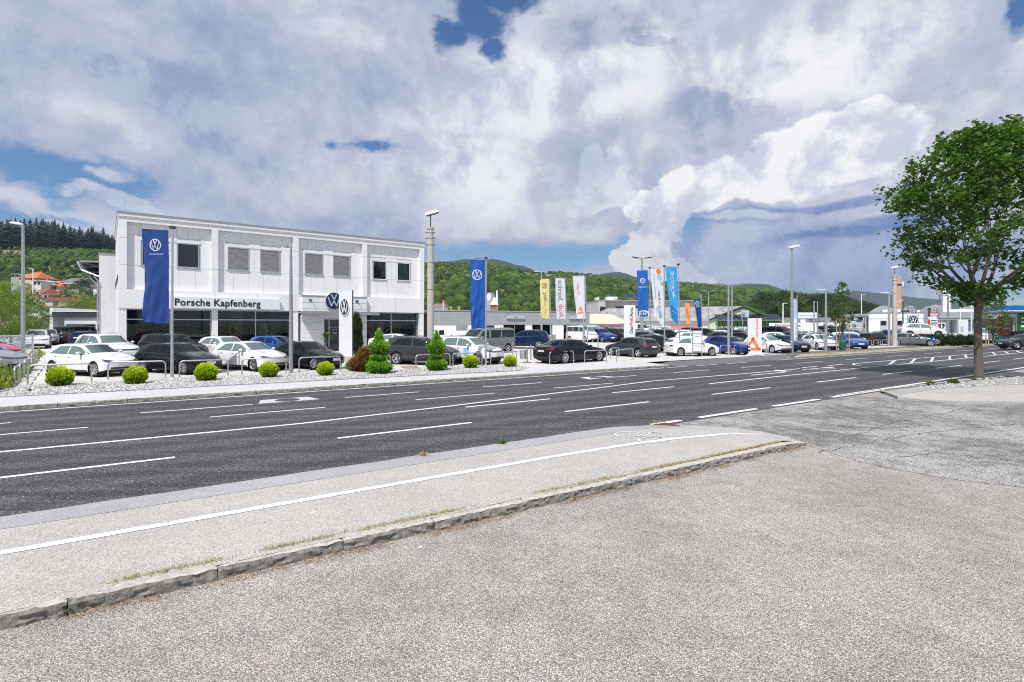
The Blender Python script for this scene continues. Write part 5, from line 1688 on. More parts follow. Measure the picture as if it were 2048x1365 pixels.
# ---- houses on the slope
def house(label, px0, px1, yroof, yeave, ybase, Y, wall, roofc, hip=True, dormer=0, depth=9, balc=False):
    k = Y / F
    t = thing('house', label, 'house', at(px0, Y, zat(ybase, Y)))
    w = (px1 - px0) * k
    he, hr = (ybase - yeave) * k, (ybase - yroof) * k
    zg = zat(ybase, Y)
    MB().box(0, w, 0, depth, -6, he).obj('wall', wall, t)
    ins = w * 0.28 if hip else 0
    o = .5
    mb = MB(); mb.add([(-o, -o, he - .1), (w + o, -o, he - .1), (w + o, depth + o, he - .1), (-o, depth + o, he - .1), (ins, depth / 2, hr), (w - ins, depth / 2, hr)], [(0, 1, 5, 4), (1, 2, 5), (2, 3, 4, 5), (3, 0, 4), (0, 3, 2, 1)])
    mb.obj('roof', roofc, t)
    n = max(2, int(w / 3))
    fl = max(1, int(he / 2.6))
    for f_ in range(fl):
        for i in range(n):
            x = w * (i + .5) / n
            wn_ = MB().box(x - .55, x + .55, -.06, -.003, f_ * 2.6 + .8, f_ * 2.6 + 2.0).obj('window', M['white_metal'], t)
            MB().box(x - .45, x + .45, -.08, -.062, f_ * 2.6 + .9, f_ * 2.6 + 1.9).obj('pane', M['darkglass'], wn_)
    MB().box(w * .6, w * .6 + .6, depth / 2, depth / 2 + .6, he, hr + .8).obj('chimney', wallmat('brick_red', (.32, .12, .08)), t)
    for i in range(dormer):
        x = w * (i + .6) / dormer
        MB().box(x - .9, x + .9, -.1, 3, he, he + 1.3).obj('dormer', wall, t)
        MB().prism([(x - 1.2, he + 1.3), (x + 1.2, he + 1.3), (x, he + 2.2)], (0, -.4, 0), (1, 0, 0), (0, 0, 1), (0, 1, 0), 3.4).obj('dormer_roof', roofc, t)
    if balc:
        MB().box(.2, w - .2, -1.2, -.1, 2.5, 2.65).obj('balcony', M['white_metal'], t)
    return t
orange = stonemat('orange_roof_tiles', (0.50, 0.11, 0.035), (0.66, 0.18, 0.06), 1.2, .4)
redt = stonemat('dull_red_roof_tiles', (0.20, 0.075, 0.055), (0.30, 0.12, 0.09), 1.2, .4)
brownt = stonemat('brown_roof_tiles', (0.17, 0.11, 0.09), (0.28, 0.19, 0.16), 1.2, .4)
greyt = stonemat('grey_roof_tiles', (0.13, 0.12, 0.12), (0.22, 0.21, 0.20), 1.2, .4)
cream = wallmat('cream_render', (0.62, 0.56, 0.36)); white = wallmat('white_render', (0.7, 0.7, 0.7)); greyg = wallmat('green_grey_render', (0.35, 0.40, 0.38))
house('cream house with a bright orange hipped roof, highest on the slope at the left', 38, 73, 543, 556, 566, 205, cream, orange)
house('cream house with a bright orange hipped roof and balcony, in the middle of the slope', 87, 118, 560, 573, 584, 195, cream, orange, balc=True)
house('white house with a dark grey roof and wide balconies on the slope', 123, 158, 555, 564, 582, 198, white, greyt, hip=False, balc=True)
house('small flat white house between the two orange roofs', 66, 82, 560, 562, 575, 190, white, white, hip=False, depth=7)
house('small grey-green house at the upper left of the slope', 22, 39, 547, 550, 558, 208, greyg, greyg, hip=False)
house('house with a dull red roof half hidden by bushes, below the white box house', 57, 82, 575, 588, 597, 160, white, redt)
house('long house with dormers under a dull red roof, behind the garage', 82, 136, 597, 613, 632, 128, wallmat('pale_green_house', (.50, .58, .52)), redt, hip=False, dormer=2)
house('low house with a red gabled roof above the dormer house', 75, 97, 586, 595, 604, 150, white, redt, hip=False)
house('house with a brown roof between bushes, right of the dormer house', 120, 152, 588, 597, 606, 150, white, brownt)
house('house with a brown-red roof seen in the gap left of the annex', 186, 232, 562, 574, 592, 170, white, redt)
house('white house with a red-tiled roof and chimney just right of the showroom', 866, 886, 606, 612, 640, 110, white, brownt, hip=False)
# ================================================================ cars
PAINT = {}
def paint(name, c, metal=0.0):
    m_, N, b = newmat(name)
    b.inputs['Base Color'].default_value = (*c, 1)
    co = N.n('ShaderNodeTexCoord').outputs['Object']
    N.put(b.inputs['Roughness'], N.ss(N.noise(co, 3.0, 4), 0.3, 0.7, 0.26, 0.36))
    b.inputs['Metallic'].default_value = metal
    b.inputs['Coat Weight'].default_value = 1.0 if max(c) > .1 else 0.65
    b.inputs['Specular IOR Level'].default_value = 0.5 if max(c) > .1 else 0.1
    b.inputs['Coat Roughness'].default_value = 0.03
    PAINT[name] = m_
    return m_
for nm, c, mt in (('white', (0.78, 0.78, 0.79), 0), ('black', (0.008, 0.009, 0.012), 0), ('darkgrey', (0.055, 0.06, 0.068), .5), ('blue', (0.01, 0.10, 0.42), .4), ('navy', (0.006, 0.017, 0.062), .3),
                  ('silver', (0.50, 0.52, 0.55), .7), ('red', (0.45, 0.015, 0.02), 0), ('grey', (0.20, 0.21, 0.23), .5), ('royal', (0.006, 0.04, 0.28), .5), ('midblue', (0.03, 0.14, 0.34), .4)):
    paint(nm, c, mt)
CARS = {   # L, W, H, wheelbase, front overhang, wheel radius, roofline (fraction from front -> z), belt line
    'hatch': dict(L=4.08, W=1.75, wb=2.56, fo=0.80, wr=0.315, top=[(0, .66), (.03, .74), (.10, .83), (.26, .98), (.30, 1.03), (.455, 1.39), (.52, 1.435), (.64, 1.45), (.80, 1.41), (.90, 1.33), (.955, 1.14), (.985, .95), (1, .86)], belt=[(0, .64), (.06, .74), (.27, .93), (.6, .965), (.9, 1.0), (1, .84)], win=(.305, .865), cut=(.37, .595), A=.455, Cc=.28, rw=(.905, .965)),
    'golf': dict(L=4.28, W=1.79, wb=2.63, fo=0.86, wr=0.325, top=[(0, .68), (.03, .76), (.10, .85), (.25, .98), (.29, 1.03), (.45, 1.40), (.52, 1.45), (.64, 1.46), (.82, 1.41), (.91, 1.33), (.96, 1.12), (.985, .98), (1, .88)], belt=[(0, .66), (.06, .76), (.26, .94), (.6, .98), (.9, 1.0), (1, .86)], win=(.295, .84), cut=(.36, .58), A=.45, Cc=.27, rw=(.915, .97)),
    'suv': dict(L=4.45, W=1.84, wb=2.66, fo=0.88, wr=0.36, top=[(0, .78), (.03, .88), (.09, .98), (.24, 1.10), (.28, 1.15), (.43, 1.57), (.50, 1.63), (.64, 1.655), (.82, 1.63), (.92, 1.57), (.965, 1.28), (.985, 1.12), (1, .98)], belt=[(0, .78), (.06, .88), (.25, 1.05), (.6, 1.10), (.9, 1.14), (1, .96)], win=(.285, .88), cut=(.36, .575), A=.43, Cc=.26, rw=(.925, .972)),
    'saloon': dict(L=5.15, W=1.94, wb=3.05, fo=0.92, wr=0.365, top=[(0, .66), (.02, .74), (.08, .84), (.25, .97), (.29, 1.01), (.43, 1.36), (.50, 1.44), (.62, 1.465), (.72, 1.42), (.90, 1.10), (.94, 1.06), (.985, 1.04), (1, .94)], belt=[(0, .64), (.06, .76), (.27, .94), (.6, .98), (.9, 1.0), (1, .92)], win=(.295, .845), cut=(.355, .57), A=.43, Cc=.27, rw=(.745, .895)),
    'fastback': dict(L=4.80, W=1.87, wb=2.84, fo=0.90, wr=0.35, top=[(0, .66), (.02, .74), (.08, .84), (.25, .97), (.29, 1.01), (.44, 1.37), (.52, 1.43), (.62, 1.44), (.74, 1.38), (.93, 1.10), (.985, 1.04), (1, .92)], belt=[(0, .64), (.06, .76), (.27, .94), (.6, .97), (.9, 1.0), (1, .90)], win=(.295, .86), cut=(.355, .57), A=.44, Cc=.27, rw=(.76, .925)),
    'estate': dict(L=4.85, W=1.85, wb=2.82, fo=0.90, wr=0.35, top=[(0, .68), (.02, .76), (.08, .85), (.24, .99), (.28, 1.03), (.42, 1.40), (.50, 1.46), (.64, 1.48), (.84, 1.45), (.93, 1.38), (.97, 1.12), (.985, 1.02), (1, .92)], belt=[(0, .66), (.06, .76), (.26, .95), (.6, .99), (.9, 1.02), (1, .9)], win=(.285, .89), cut=(.35, .56), A=.42, Cc=.26, rw=(.935, .975)),
    'van': dict(L=4.90, W=1.90, wb=3.0, fo=0.93, wr=0.34, top=[(0, .90), (.02, 1.02), (.06, 1.10), (.13, 1.19), (.155, 1.24), (.29, 1.86), (.33, 1.93), (.5, 1.97), (.9, 1.96), (.965, 1.90), (.985, 1.35), (1, 1.10)], belt=[(0, .9), (.04, 1.0), (.15, 1.17), (.6, 1.20), (.96, 1.20), (1, 1.08)], win=(.165, .955), cut=(.20, .42), A=.29, Cc=.14, rw=(.968, .984)),
    'boxvan': dict(L=5.9, W=2.0, wb=3.6, fo=1.0, wr=0.35, top=[(0, 1.0), (.02, 1.12), (.05, 1.2), (.12, 1.32), (.14, 1.4), (.235, 2.15), (.28, 2.35), (.5, 2.42), (.9, 2.42), (.975, 2.38), (.99, 1.6), (1, 1.2)], belt=[(0, 1.0), (.04, 1.1), (.13, 1.3), (.6, 1.34), (.96, 1.34), (1, 1.15)], win=(.145, .34), cut=(.18, .34), A=.235, Cc=.13, rw=(.976, .989)),
}


def rim_mesh(r, w, style):
    mb = MB()
    mb.lathe([(0, 0.02), (r * .66, 0.02), (r * .68, -0.01)], 20, 1, 'y')                                   # dark backing
    mb.lathe([(r * .60, -w * .40), (r * .645, -w * .47), (r * .70, -w * .49), (r * .71, -w * .42), (r * .66, -w * .34), (r * .62, 0.0)], 24, 0, 'y')
    mb.lathe([(0, -w * .42), (r * .10, -w * .42), (r * .14, -w * .34), (r * .14, 0)], 12, 0, 'y')
    n = {'cap': 9, 'five': 5, 'ten': 10}[style]
    for k in range(n):
        a = 2 * math.pi * k / n
        w0, w1 = {'cap': (.055, .125), 'five': (.10, .15), 'ten': (.035, .055)}[style]
        pts = [(r * .10, -w0 * r), (r * .66, -w1 * r), (r * .66, w1 * r), (r * .10, w0 * r)]
        c, s_ = math.cos(a), math.sin(a)
        mb.prism([(p * c - q * s_, p * s_ + q * c) for p, q in pts], (0, -w * .26, 0), (1, 0, 0), (0, 0, 1), (0, -1, 0), w * .13)
        if style == 'five':
            mb.prism([(p * c - q * s_, p * s_ + q * c) for p, q in [(r * .3, -.02 * r), (r * .62, -.03 * r), (r * .62, .03 * r), (r * .3, .02 * r)]], (0, -w * .39 - .002, 0), (1, 0, 0), (0, 0, 1), (0, -1, 0), .004, 1)
    return mb.mesh('rim', [M['chrome'], M['black']], False, None, True)


def tyre_mesh(r, w):
    return MB().lathe([(r * .68, -w * .46), (r * .80, -w * .52), (r * .93, -w * .49), (r * .985, -w * .40), (r, -w * .2), (r, w * .2), (r * .985, w * .4), (r * .93, w * .49), (r * .7, w * .46), (r * .68, w * .4)], 28, 0, 'y').mesh('tyre', M['rubber'], True, 50, True)


MESHES = {}
def car_meshes(kind):
    """body shell lofted from stations, then lights, glass and trim laid on it by projection"""
    if kind in MESHES: return MESHES[kind]
    c = CARS[kind]
    L, W, wb, fo, wr = c['L'], c['W'], c['wb'], c['fo'], c['wr']
    hL, hW = L / 2, W / 2
    X = lambda f: hL - f * L
    tx, tz = [p[0] for p in c['top']], [p[1] for p in c['top']]
    bx, bz = [p[0] for p in c['belt']], [p[1] for p in c['belt']]
    xf, xr = hL - fo, hL - fo - wb
    ra = wr + 0.055
    sill = 0.20 if kind not in ('suv', 'van', 'boxvan') else 0.25
    top = lambda x: float(np.interp((hL - x) / L, tx, tz))
    belt = lambda x: min(float(np.interp((hL - x) / L, bx, bz)), top(x) - 0.012)
    def zb(x):
        for xc in (xf, xr):
            if abs(x - xc) < ra:
                return max(sill, wr + math.sqrt(max(0, ra * ra - (x - xc) ** 2)))
        e = hL - abs(x)
        return sill + (0.05 if e < 0.3 else 0) + max(0, 0.08 - e) * 0.6
    def hw(x):
        e = hL - abs(x)
        return hW * float(np.interp(e, [0, .05, .15, .4, .8], [.90, .945, .972, .99, 1.0]))
    tall = kind in ('van', 'boxvan')
    wc = 0.60 if not tall else 0.80
    def sec(x):
        t, b, w, z0 = top(x), belt(x), hw(x), zb(x)
        cab = min(max((t - b - .03) / .34, 0), 1)
        wr_ = w * (wc + .12) * cab + w * .86 * (1 - cab)
        e = hL - abs(x)
        r = [(w * .955, z0), (w * .985, max(z0 + .012, min(.38, b - .1))), (w * 1.0, max(z0 + .024, min(.60, b - .06))), (w * .992, max(z0 + .036, b - .10)), (w * .965, max(z0 + .045, b - .015))]
        zc = t - .085 * cab - (t - b) * .45 * (1 - cab)
        r += [(w * (.925 * cab + .93 * (1 - cab)), b + .012 * cab + (t - b) * .22 * (1 - cab)), (wr_, zc), (wr_ * .90, t - .028 * cab - (t - b) * .16 * (1 - cab)), (wr_ * .5, t - .004), (0, t)]
        return r
    xs = set([hL, hL - .02, hL - .05, hL - .10, hL - .16, hL - .25, -hL, -hL + .015, -hL + .05, -hL + .1, -hL + .17, -hL + .26])
    for xc in (xf, xr):
        for k in range(0, 181, 15): xs.add(xc + ra * math.cos(R(k)))
        xs.add(xc + ra + .012); xs.add(xc - ra - .012)
    for f in tx: xs.add(X(f))
    for f in np.linspace(.3, .9, 13): xs.add(X(f))
    xs = sorted(xs)
    keep = [xs[0]]
    for x in xs[1:]:
        if x - keep[-1] > 0.009: keep.append(x)
    xs = keep
    def deform(v):
        x, y, z = v
        sgn = 1 if x > 0 else -1
        e = max(0, (abs(x) - (hL - .85)) / .85) ** 1.5
        curv = (.26 if sgn > 0 else .17) * (abs(y) / hW) ** 2.4
        lean = (max(0, z - .58) * .22 + max(0, .34 - z) * .35) if sgn > 0 else (max(0, .36 - z) * .4)
        return (x - sgn * e * (curv + lean), y, z)
    S = [sec(x) for x in xs]
    nr = len(S[0])
    mb = MB()
    for x, s_ in zip(xs, S):
        full = [(-y, z) for y, z in s_] + [(y, z) for y, z in s_[-2::-1]]
        mb.v += [deform((x, y, z)) for y, z in full]
    m_ = 2 * nr - 1
    for i in range(len(xs) - 1):
        xm = (xs[i] + xs[i + 1]) / 2
        for j in range(m_ - 1):
            a = i * m_ + j
            jj = min(j, m_ - 2 - j)
            mb.f.append((a, a + 1, a + m_ + 1, a + m_))
            low = jj == 0 and (kind in ('suv',))
            mb.mi.append(1 if low else 0)
    for idx, flip in ((0, False), (len(xs) - 1, True)):       # end caps, row by row
        s_ = S[idx]; x = xs[idx]
        nc = 8
        b0 = len(mb.v)
        for (y, z) in s_:
            for k in range(nc + 1): mb.v.append(deform((x, -y + 2 * y * k / nc, z)))
        for r_ in range(nr - 1):
            for k in range(nc):
                a = b0 + r_ * (nc + 1) + k
                f = (a, a + nc + 1, a + nc + 2, a + 1)
                mb.f.append(f if not flip else f[::-1]); mb.mi.append(1 if r_ == 0 and kind == 'suv' else 0)
    body = mb.mesh('body', [PAINT['white'], M['black']], False)
    bm = bmesh.new(); bm.from_mesh(body)
    bmesh.ops.remove_doubles(bm, verts=bm.verts, dist=0.0015)
    bmesh.ops.recalc_face_normals(bm, faces=bm.faces)
    bvh = BVHTree.FromBMesh(bm)
    bm.to_mesh(body); bm.free()
    body.polygons.foreach_set('use_smooth', [True] * len(body.polygons)); body.set_sharp_from_angle(angle=R(34))
    def patch(uv, org, dirn, nu, nv, off, mat, name, thick=True):
        """uv(u,v)->(a,b); org(a,b)->ray origin; project a grid onto the shell"""
        q = MB(); d = Vector(dirn).normalized(); idx = {}
        for i in range(nu + 1):
            for j in range(nv + 1):
                a, b = uv(i / nu, j / nv)
                hit = bvh.ray_cast(Vector(org(a, b)), d, 6)
                if hit[0] is None: continue
                nn = hit[1] if hit[1].dot(d) < 0 else -hit[1]
                idx[i, j] = len(q.v); q.v.append(tuple(hit[0] - d * off))
        for i in range(nu):
            for j in range(nv):
                ks = [(i, j), (i + 1, j), (i + 1, j + 1), (i, j + 1)]
                if all(k in idx for k in ks):
                    t_ = tuple(idx[k] for k in ks)
                    a_, b_, c_ = (Vector(q.v[t_[n]]) for n in (0, 1, 2))
                    if (b_ - a_).cross(c_ - a_).dot(d) > 0: t_ = t_[::-1]
                    q.f.append(t_); q.mi.append(0)
        return q
    parts = []      # (name, mesh, loc, rot)
    win0, win1 = c['win']; cut0, cut1 = c['cut']
    def band(f0, f1, zlo, zhi, side, name, mat, nu=10, nv=3, off=.006):
        def uv(u, v):
            x = X(f0 + (f1 - f0) * u)
            lo, hi = zlo(x), zhi(x)
            hi = max(hi, lo + .004)
            return x, lo + (hi - lo) * v
        q = patch(uv, lambda a, b: (a, side * 3, b), (0, -side, 0), nu, nv, off, mat, name)
        parts.append((name, q.mesh(name, mat, True)))
    wlo = lambda x: belt(x) + (.028 if not tall else .05)
    def whi(x):
        f = (hL - x) / L
        t = top(x) - (.105 if not tall else .17)
        # the rear quarter: pillar sweeps down
        if f > win1 - .10 and not tall: t = min(t, wlo(x) + (win1 - f) / .10 * (top(x) - .105 - wlo(x)) ** 1.0)
        # windscreen pillar
        return t
    for side in (-1, 1):
        band(win0 + .045, cut1 - .006, wlo, whi, side, 'front_window', M['carglass'], 12)
        if kind == 'van':
            band(.125, .992, lambda x: min(1.02, belt(x) - .02), lambda x: top(x) - .10, side, 'upper_panel', PAINT['silver'], 24, 4, .003)
            band(cut1 + .02, .66, wlo, whi, side, 'rear_window', M['carglass'], 8); band(.675, .935, wlo, whi, side, 'rear_window', M['carglass'], 8)
        elif kind != 'boxvan':
            band(cut1 + .008, win1, wlo, whi, side, 'rear_window', M['carglass'], 12)
        if kind not in ('boxvan',):      # window line trim and sill
            band(win0 + .02, win1 + .005, lambda x: belt(x) + .004, lambda x: wlo(x) - .004, side, 'window_trim', M['black'], 14, 1, .008)
        band((hL - (xf - ra - .03)) / L, (hL - (xr + ra + .03)) / L, lambda x: sill + .005, lambda x: sill + .075, side, 'sill_trim', M['black'], 8, 1, .007)
        for f in (cut0 - .01, cut1, min((hL - xr) / L - .02, win1 - .04)):     # door gaps
            band(f - .0012, f + .0012, lambda x: max(zb(x) + .02, sill + .09), lambda x: belt(x) - .002, side, 'door_gap', M['black'], 1, 8, .003)
        for f in (cut1 - .06, cut1 + .145):
            if kind == 'boxvan' and f > cut1: continue
            q = MB().obox((X(f), side * (hW + .018), belt(X(f)) - .10), (X(f + .036), side * (hW + .018), belt(X(f)) - .105), .022, .026)
            parts.append(('door_handle', q.mesh('door_handle', PAINT['white'])))
        # mirrors
        f = win0 + (.075 if not tall else .05)
        mx, mz, my_ = X(f), belt(X(f)) + (.09 if not tall else .15), side * (hW + .10)
        q = MB()
        bmm = bmesh.new(); bmesh.ops.create_icosphere(bmm, subdivisions=2, radius=1)
        q.add([(mx + v.co.x * .075 - (.03 if v.co.x < -.2 else 0) * 0, my_ + v.co.y * .105, mz + v.co.z * .068) for v in bmm.verts], [tuple(v.index for v in f_.verts) for f_ in bmm.faces]); bmm.free()
        q.obox((mx + .0, side * (hW - .06), mz - .06), (mx, my_, mz - .04), .05, .03, 1)
        parts.append(('mirror', q.mesh('mirror', [PAINT['white'], M['black']], True, 40)))
    # windscreen and rear window: projected from above
    A = c['A']
    def wsc(f0, f1, k0, k1, name):
        def uv(u, v):
            f = f0 + (f1 - f0) * v
            x = X(f); w = hw(x)
            kk = k0 + (k1 - k0) * v
            return x, (2 * u - 1) * w * kk
        q = patch(uv, lambda a, b: (a, b, 4), (0, 0, -1), 10, 6, .007, M['carglass'], name)
        parts.append((name, q.mesh(name, M['carglass'], True)))
    wsc(win0 - .005, A - .008, .86, .66 if not tall else .80, 'windscreen')
    if kind in ('saloon', 'fastback'):
        wsc(c['rw'][0], c['rw'][1], .62, .74, 'back_window')
    else:
        z1, z0 = top(X(c['rw'][0])) - .06, top(X(c['rw'][1])) + .0
        q = patch(lambda u, v: ((2 * u - 1) * hW * (wc + .04 + .06 * v), z1 + (z0 - z1) * v), lambda a, b: (-4, a, b), (1, 0, 0), 8, 5, .008, M['carglass'], 'back_window')
        parts.append(('back_window', q.mesh('back_window', M['carglass'], True)))
    # front: lights, grille, intake, plate, badge
    zh = top(X(.02)) - .07
    for side in (-1, 1):
        def uvh(u, v): 
            yy = hW * (.50 + .47 * u)
            return side * yy, zh - .055 * (1 - u * .3) + (.10 + .03 * u) * v + .045 * u
        q = patch(uvh, lambda a, b: (4, a, b), (-1, 0, 0), 8, 3, .008, M['lamplens'], 'headlight')
        parts.append(('headlight', q.mesh('headlight', M['lamplens'], True)))
        fs = (hL - (hL - .02)) / L
        q = patch(lambda u, v: (X(.035 + .075 * u), zh + .0 + .055 * u + (.10 * (1 - u) + .012) * v), lambda a, b: (a, side * 3, b), (0, -side, 0), 5, 2, .006, M['lamplens'], 'headlight')
        parts.append(('headlight_corner', q.mesh('headlight_corner', M['lamplens'], True)))
        zr_ = top(X(.985)) - .20 if kind not in ('van', 'boxvan') else .95
        hr_ = .12 if not tall else .34
        q = patch(lambda u, v: (side * hW * (.52 + .42 * u) if not tall else side * hW * (.84 + .10 * u), zr_ + hr_ * v * (.7 + .3 * u)), lambda a, b: (-4, a, b), (1, 0, 0), 6, 2, .008, M['taillens'], 'tail_light')
        parts.append(('tail_light', q.mesh('tail_light', M['taillens'], True)))
        q = patch(lambda u, v: (X(.995 - .045 * u), zr_ + .01 + hr_ * .85 * v), lambda a, b: (a, side * 3, b), (0, -side, 0), 3, 2, .006, M['taillens'], 'tail_light')
        parts.append(('tail_light_corner', q.mesh('tail_light_corner', M['taillens'], True)))
    def front(name, y0, z0_, z1_, mat, taper=0.0, off=.006):
        q = patch(lambda u, v: ((2 * u - 1) * (y0 - taper * (1 - v)), z0_ + (z1_ - z0_) * v), lambda a, b: (4, a, b), (-1, 0, 0), 10, 2, off, mat, name)
        parts.append((name, q.mesh(name, mat, True)))
    front('grille', hW * .50, zh - .035, zh + .035, M['black'])
    front('air_intake', hW * .70, sill + .11, sill + .20, M['black'], -.0)
    front('number_plate', .26, sill + .24, sill + .38, M['plate'], off=.014)
    front('lip_trim', hW * .70, sill + .055, sill + .075, M['greymetal'] if kind != 'suv' else M['chrome'])
    zp = sill + (.52 if not tall else .5)
    q = patch(lambda u, v: ((2 * u - 1) * .26, zp + .11 * v), lambda a, b: (-4, a, b), (1, 0, 0), 3, 1, .012, M['plate'], 'number_plate')
    parts.append(('rear_plate', q.mesh('rear_plate', M['plate'])))
    q = patch(lambda u, v: ((2 * u - 1) * hW * .8, sill + .08 + .16 * v), lambda a, b: (-4, a, b), (1, 0, 0), 8, 1, .008, M['black'], 'rear_diffuser')
    parts.append(('rear_diffuser', q.mesh('rear_diffuser', M['black'])))
    # underside and wheel wells
    u = MB().box(-hL + .25, hL - .3, -hW * .62, hW * .62, sill - .04, sill + .25)
    for xc in (xf, xr):
        for s_ in (-1, 1):
            u.lathe([(0.0, s_ * (hW * .66)), (ra + .03, s_ * (hW * .66)), (ra + .03, s_ * hW * .94)], 20, 0, 'y', (xc, 0, wr))
    parts.append(('underbody', u.mesh('underbody', M['black'])))
    # interior glimpsed through the glass
    if not tall:
        it = MB()
        zs = belt(X(.5)) - .30
        it.box(X(.86), X(.34), -hW * .82, hW * .82, zs - .35, zs - .05)
        for fx_ in (.47, .70):
            for yy in (-.38, .38):
                it.box(X(fx_) - .10, X(fx_) + .02, yy * hW * 1.05 - .2, yy * hW * 1.05 + .2, zs - .1, belt(X(.5)) + .10); it.box(X(fx_) - .08, X(fx_) - .01, yy * hW * 1.05 - .11, yy * hW * 1.05 + .11, belt(X(.5)) + .12, belt(X(.5)) + .27)
        it.box(X(.345), X(.30), -hW * .8, hW * .8, zs, belt(X(.33)) - .02)
        parts.append(('interior', it.mesh('interior', M['interior'])))
    if kind in ('suv', 'estate'):
        for s_ in (-1, 1):
            q = MB(); yy = s_ * hW * (wc + .12) * .86
            q.tube([(X(f), yy, top(X(f)) + .02) for f in (.52, .60, .72, .84)], .016, 6)
            parts.append(('roof_rail', q.mesh('roof_rail', M['black'] if kind == 'suv' else M['chrome'])))
    an_ = MB().obox((X(.80), 0, top(X(.80)) - .01), (X(.83), 0, top(X(.80)) + .07), .03, .03)
    parts.append(('antenna', an_.mesh('antenna', M['black'])))
    tm = tyre_mesh(wr, .21)
    rims = {k: rim_mesh(wr, .21, k) for k in ('cap', 'five', 'ten')}
    MESHES[kind] = dict(body=body, parts=parts, tyre=tm, rims=rims, xf=xf, xr=xr, y=hW * .955 - .105, wr=wr, c=c)
    return MESHES[kind]
SMALL = {'door_gap', 'door_handle', 'antenna', 'lip_trim', 'sill_trim', 'headlight_corner', 'tail_light_corner', 'interior', 'window_trim'}


def recolour(o, i, m_):
    o.material_slots[i].link = 'OBJECT'
    o.material_slots[i].material = m_


def car(kind, colour, p, rot, label, rim='cap', far=False, group=None, two=None, cat=None):
    md = car_meshes(kind)
    t = thing('parked_car' if kind not in ('van', 'boxvan') else 'parked_van', label, cat or ('car' if kind not in ('van', 'boxvan') else 'van'), p, rot, group)
    b = link('body', md['body'], t); recolour(b, 0, PAINT[colour])
    for nm, me in md['parts']:
        if (far and nm in SMALL) or (nm == 'upper_panel' and not two): continue
        nm2 = {'headlight_corner': 'headlight_side', 'tail_light_corner': 'tail_light_side'}.get(nm, nm)
        o = link(nm2, me, t)
        if nm in ('door_handle', 'mirror'): recolour(o, 0, PAINT[colour])
    for xc in (md['xf'], md['xr']):
        for s_ in (-1, 1):
            w = link('wheel', md['tyre'], t, (xc, s_ * md['y'], md['wr']), 0 if s_ < 0 else math.pi)
            link('rim', md['rims'][rim], w)
    return t


def place(kind, F_, rx, side=-1, nearer=False):
    """stand a car so that its near front wheel touches the ground at picture point F_ and its near rear wheel shows at column rx"""
    md = car_meshes(kind)
    pf = GL(*F_)
    wb, k = md['c']['wb'], (rx - CX) / F
    # rear = pf - wb*(cos, sin); rear.x = k*rear.y
    best = []
    N_ = 3600
    prev = None
    for i in range(N_ + 1):
        a = -math.pi + 2 * math.pi * i / N_
        e = (pf.x - wb * math.cos(a)) - k * (pf.y - wb * math.sin(a))
        if prev is not None and prev * e <= 0: best.append(a)
        prev = e
    if not best:      # too far apart for this wheelbase: side-on to the line of sight
        a = math.atan2(pf.x, pf.y)
        best = [-a if rx < F_[0] else math.pi - a]
    # rear wheel farther away unless told otherwise
    best.sort(key=lambda a: -(pf.y - wb * math.sin(a)))
    a = best[-1] if nearer else best[0]
    y = md['y'] + .10
    off = Vector((md['xf'], side * y, 0))
    Rm = Matrix.Rotation(a, 4, 'Z')
    q = pf - Rm @ off
    q.z = lotz(q.x, q.y)
    return q, a


def pcar(kind, colour, F_, rx, label, side=-1, nearer=False, **kw):
    q, a = place(kind, F_, rx, side, nearer)
    return car(kind, colour, q, a, label, **kw)


def fcar(kind, colour, px, py, deg, label, **kw):
    """centre on the ground at a picture point, heading in degrees (0 = to the right, 90 = away)"""
    p = GL(px, py)
    return car(kind, colour, p, R(deg), label, **kw)


FRONT = 'cars parked in the front row before the showroom'
pcar('hatch', 'white', (188, 755), 104, 'small white hatchback with silver wheel trims at the left end of the front row', group=FRONT)
pcar('hatch', 'black', (366, 750.5), 284, 'small black hatchback behind the tall blue flag, beside the white one', group=FRONT)
pcar('golf', 'white', (506, 744), 436, 'white hatchback with dark spoked wheels between two black hatchbacks', group=FRONT, rim='five')
pcar('hatch', 'black', (627, 741), 556, 'black hatchback with silver wheel trims in front of the entrance door', group=FRONT)
pcar('suv', 'darkgrey', (878, 732), 792, 'dark grey compact suv behind the two tiered conifers', group=FRONT, rim='five')
t = pcar('suv', 'white', (957, 730), 888, 'white suv with a blue door sticker beside the second blue flagpole', group=FRONT, rim='five')
MB().box(.28, .62, -.948, -.936, .55, .98).obj('door_sticker', wallmat('pale_blue_sticker', (.30, .48, .66), .4), t)
t = car('van', 'grey', on_front(2.9, 3.6, -.28), BROT + 3.3, 'minibus standing inside the showroom behind the left glass front')
BACK = 'cars parked in the second row by the showroom'
fcar('suv', 'white', 214, 725.5, -30, 'white suv parked just behind the small white hatchback', group=BACK, rim='five')
fcar('suv', 'black', 346, 722, -24, 'black suv parked behind the small black hatchback', group=BACK)
fcar('golf', 'white', 452, 719, -32, 'white hatchback half hidden in the second row, under the name sign', group=BACK)
fcar('hatch', 'blue', 556, 715, -18, 'bright blue hatchback in the second row beside the entrance', group=BACK)
fcar('fastback', 'white', 800, 704, -10, 'white convertible-like car showing above the dark grey suv', group=BACK)
t = pcar('van', 'grey', (957, 709), 1016, 'two-tone silver and grey minibus facing left', side=1, rim='five', two=True)
fcar('suv', 'navy', 1050, 697, 172, 'blue suv coupe parked right of the minibus', rim='five')
pcar('saloon', 'black', (1199, 723.5), 1131, 'long black saloon with silver multi-spoke wheels, alone at the kerb side', rim='ten', nearer=True)
pcar('golf', 'darkgrey', (1222, 711.5), 1276, 'dark grey electric hatchback with white and black wheels, seen from behind', side=1, rim='five', nearer=True)
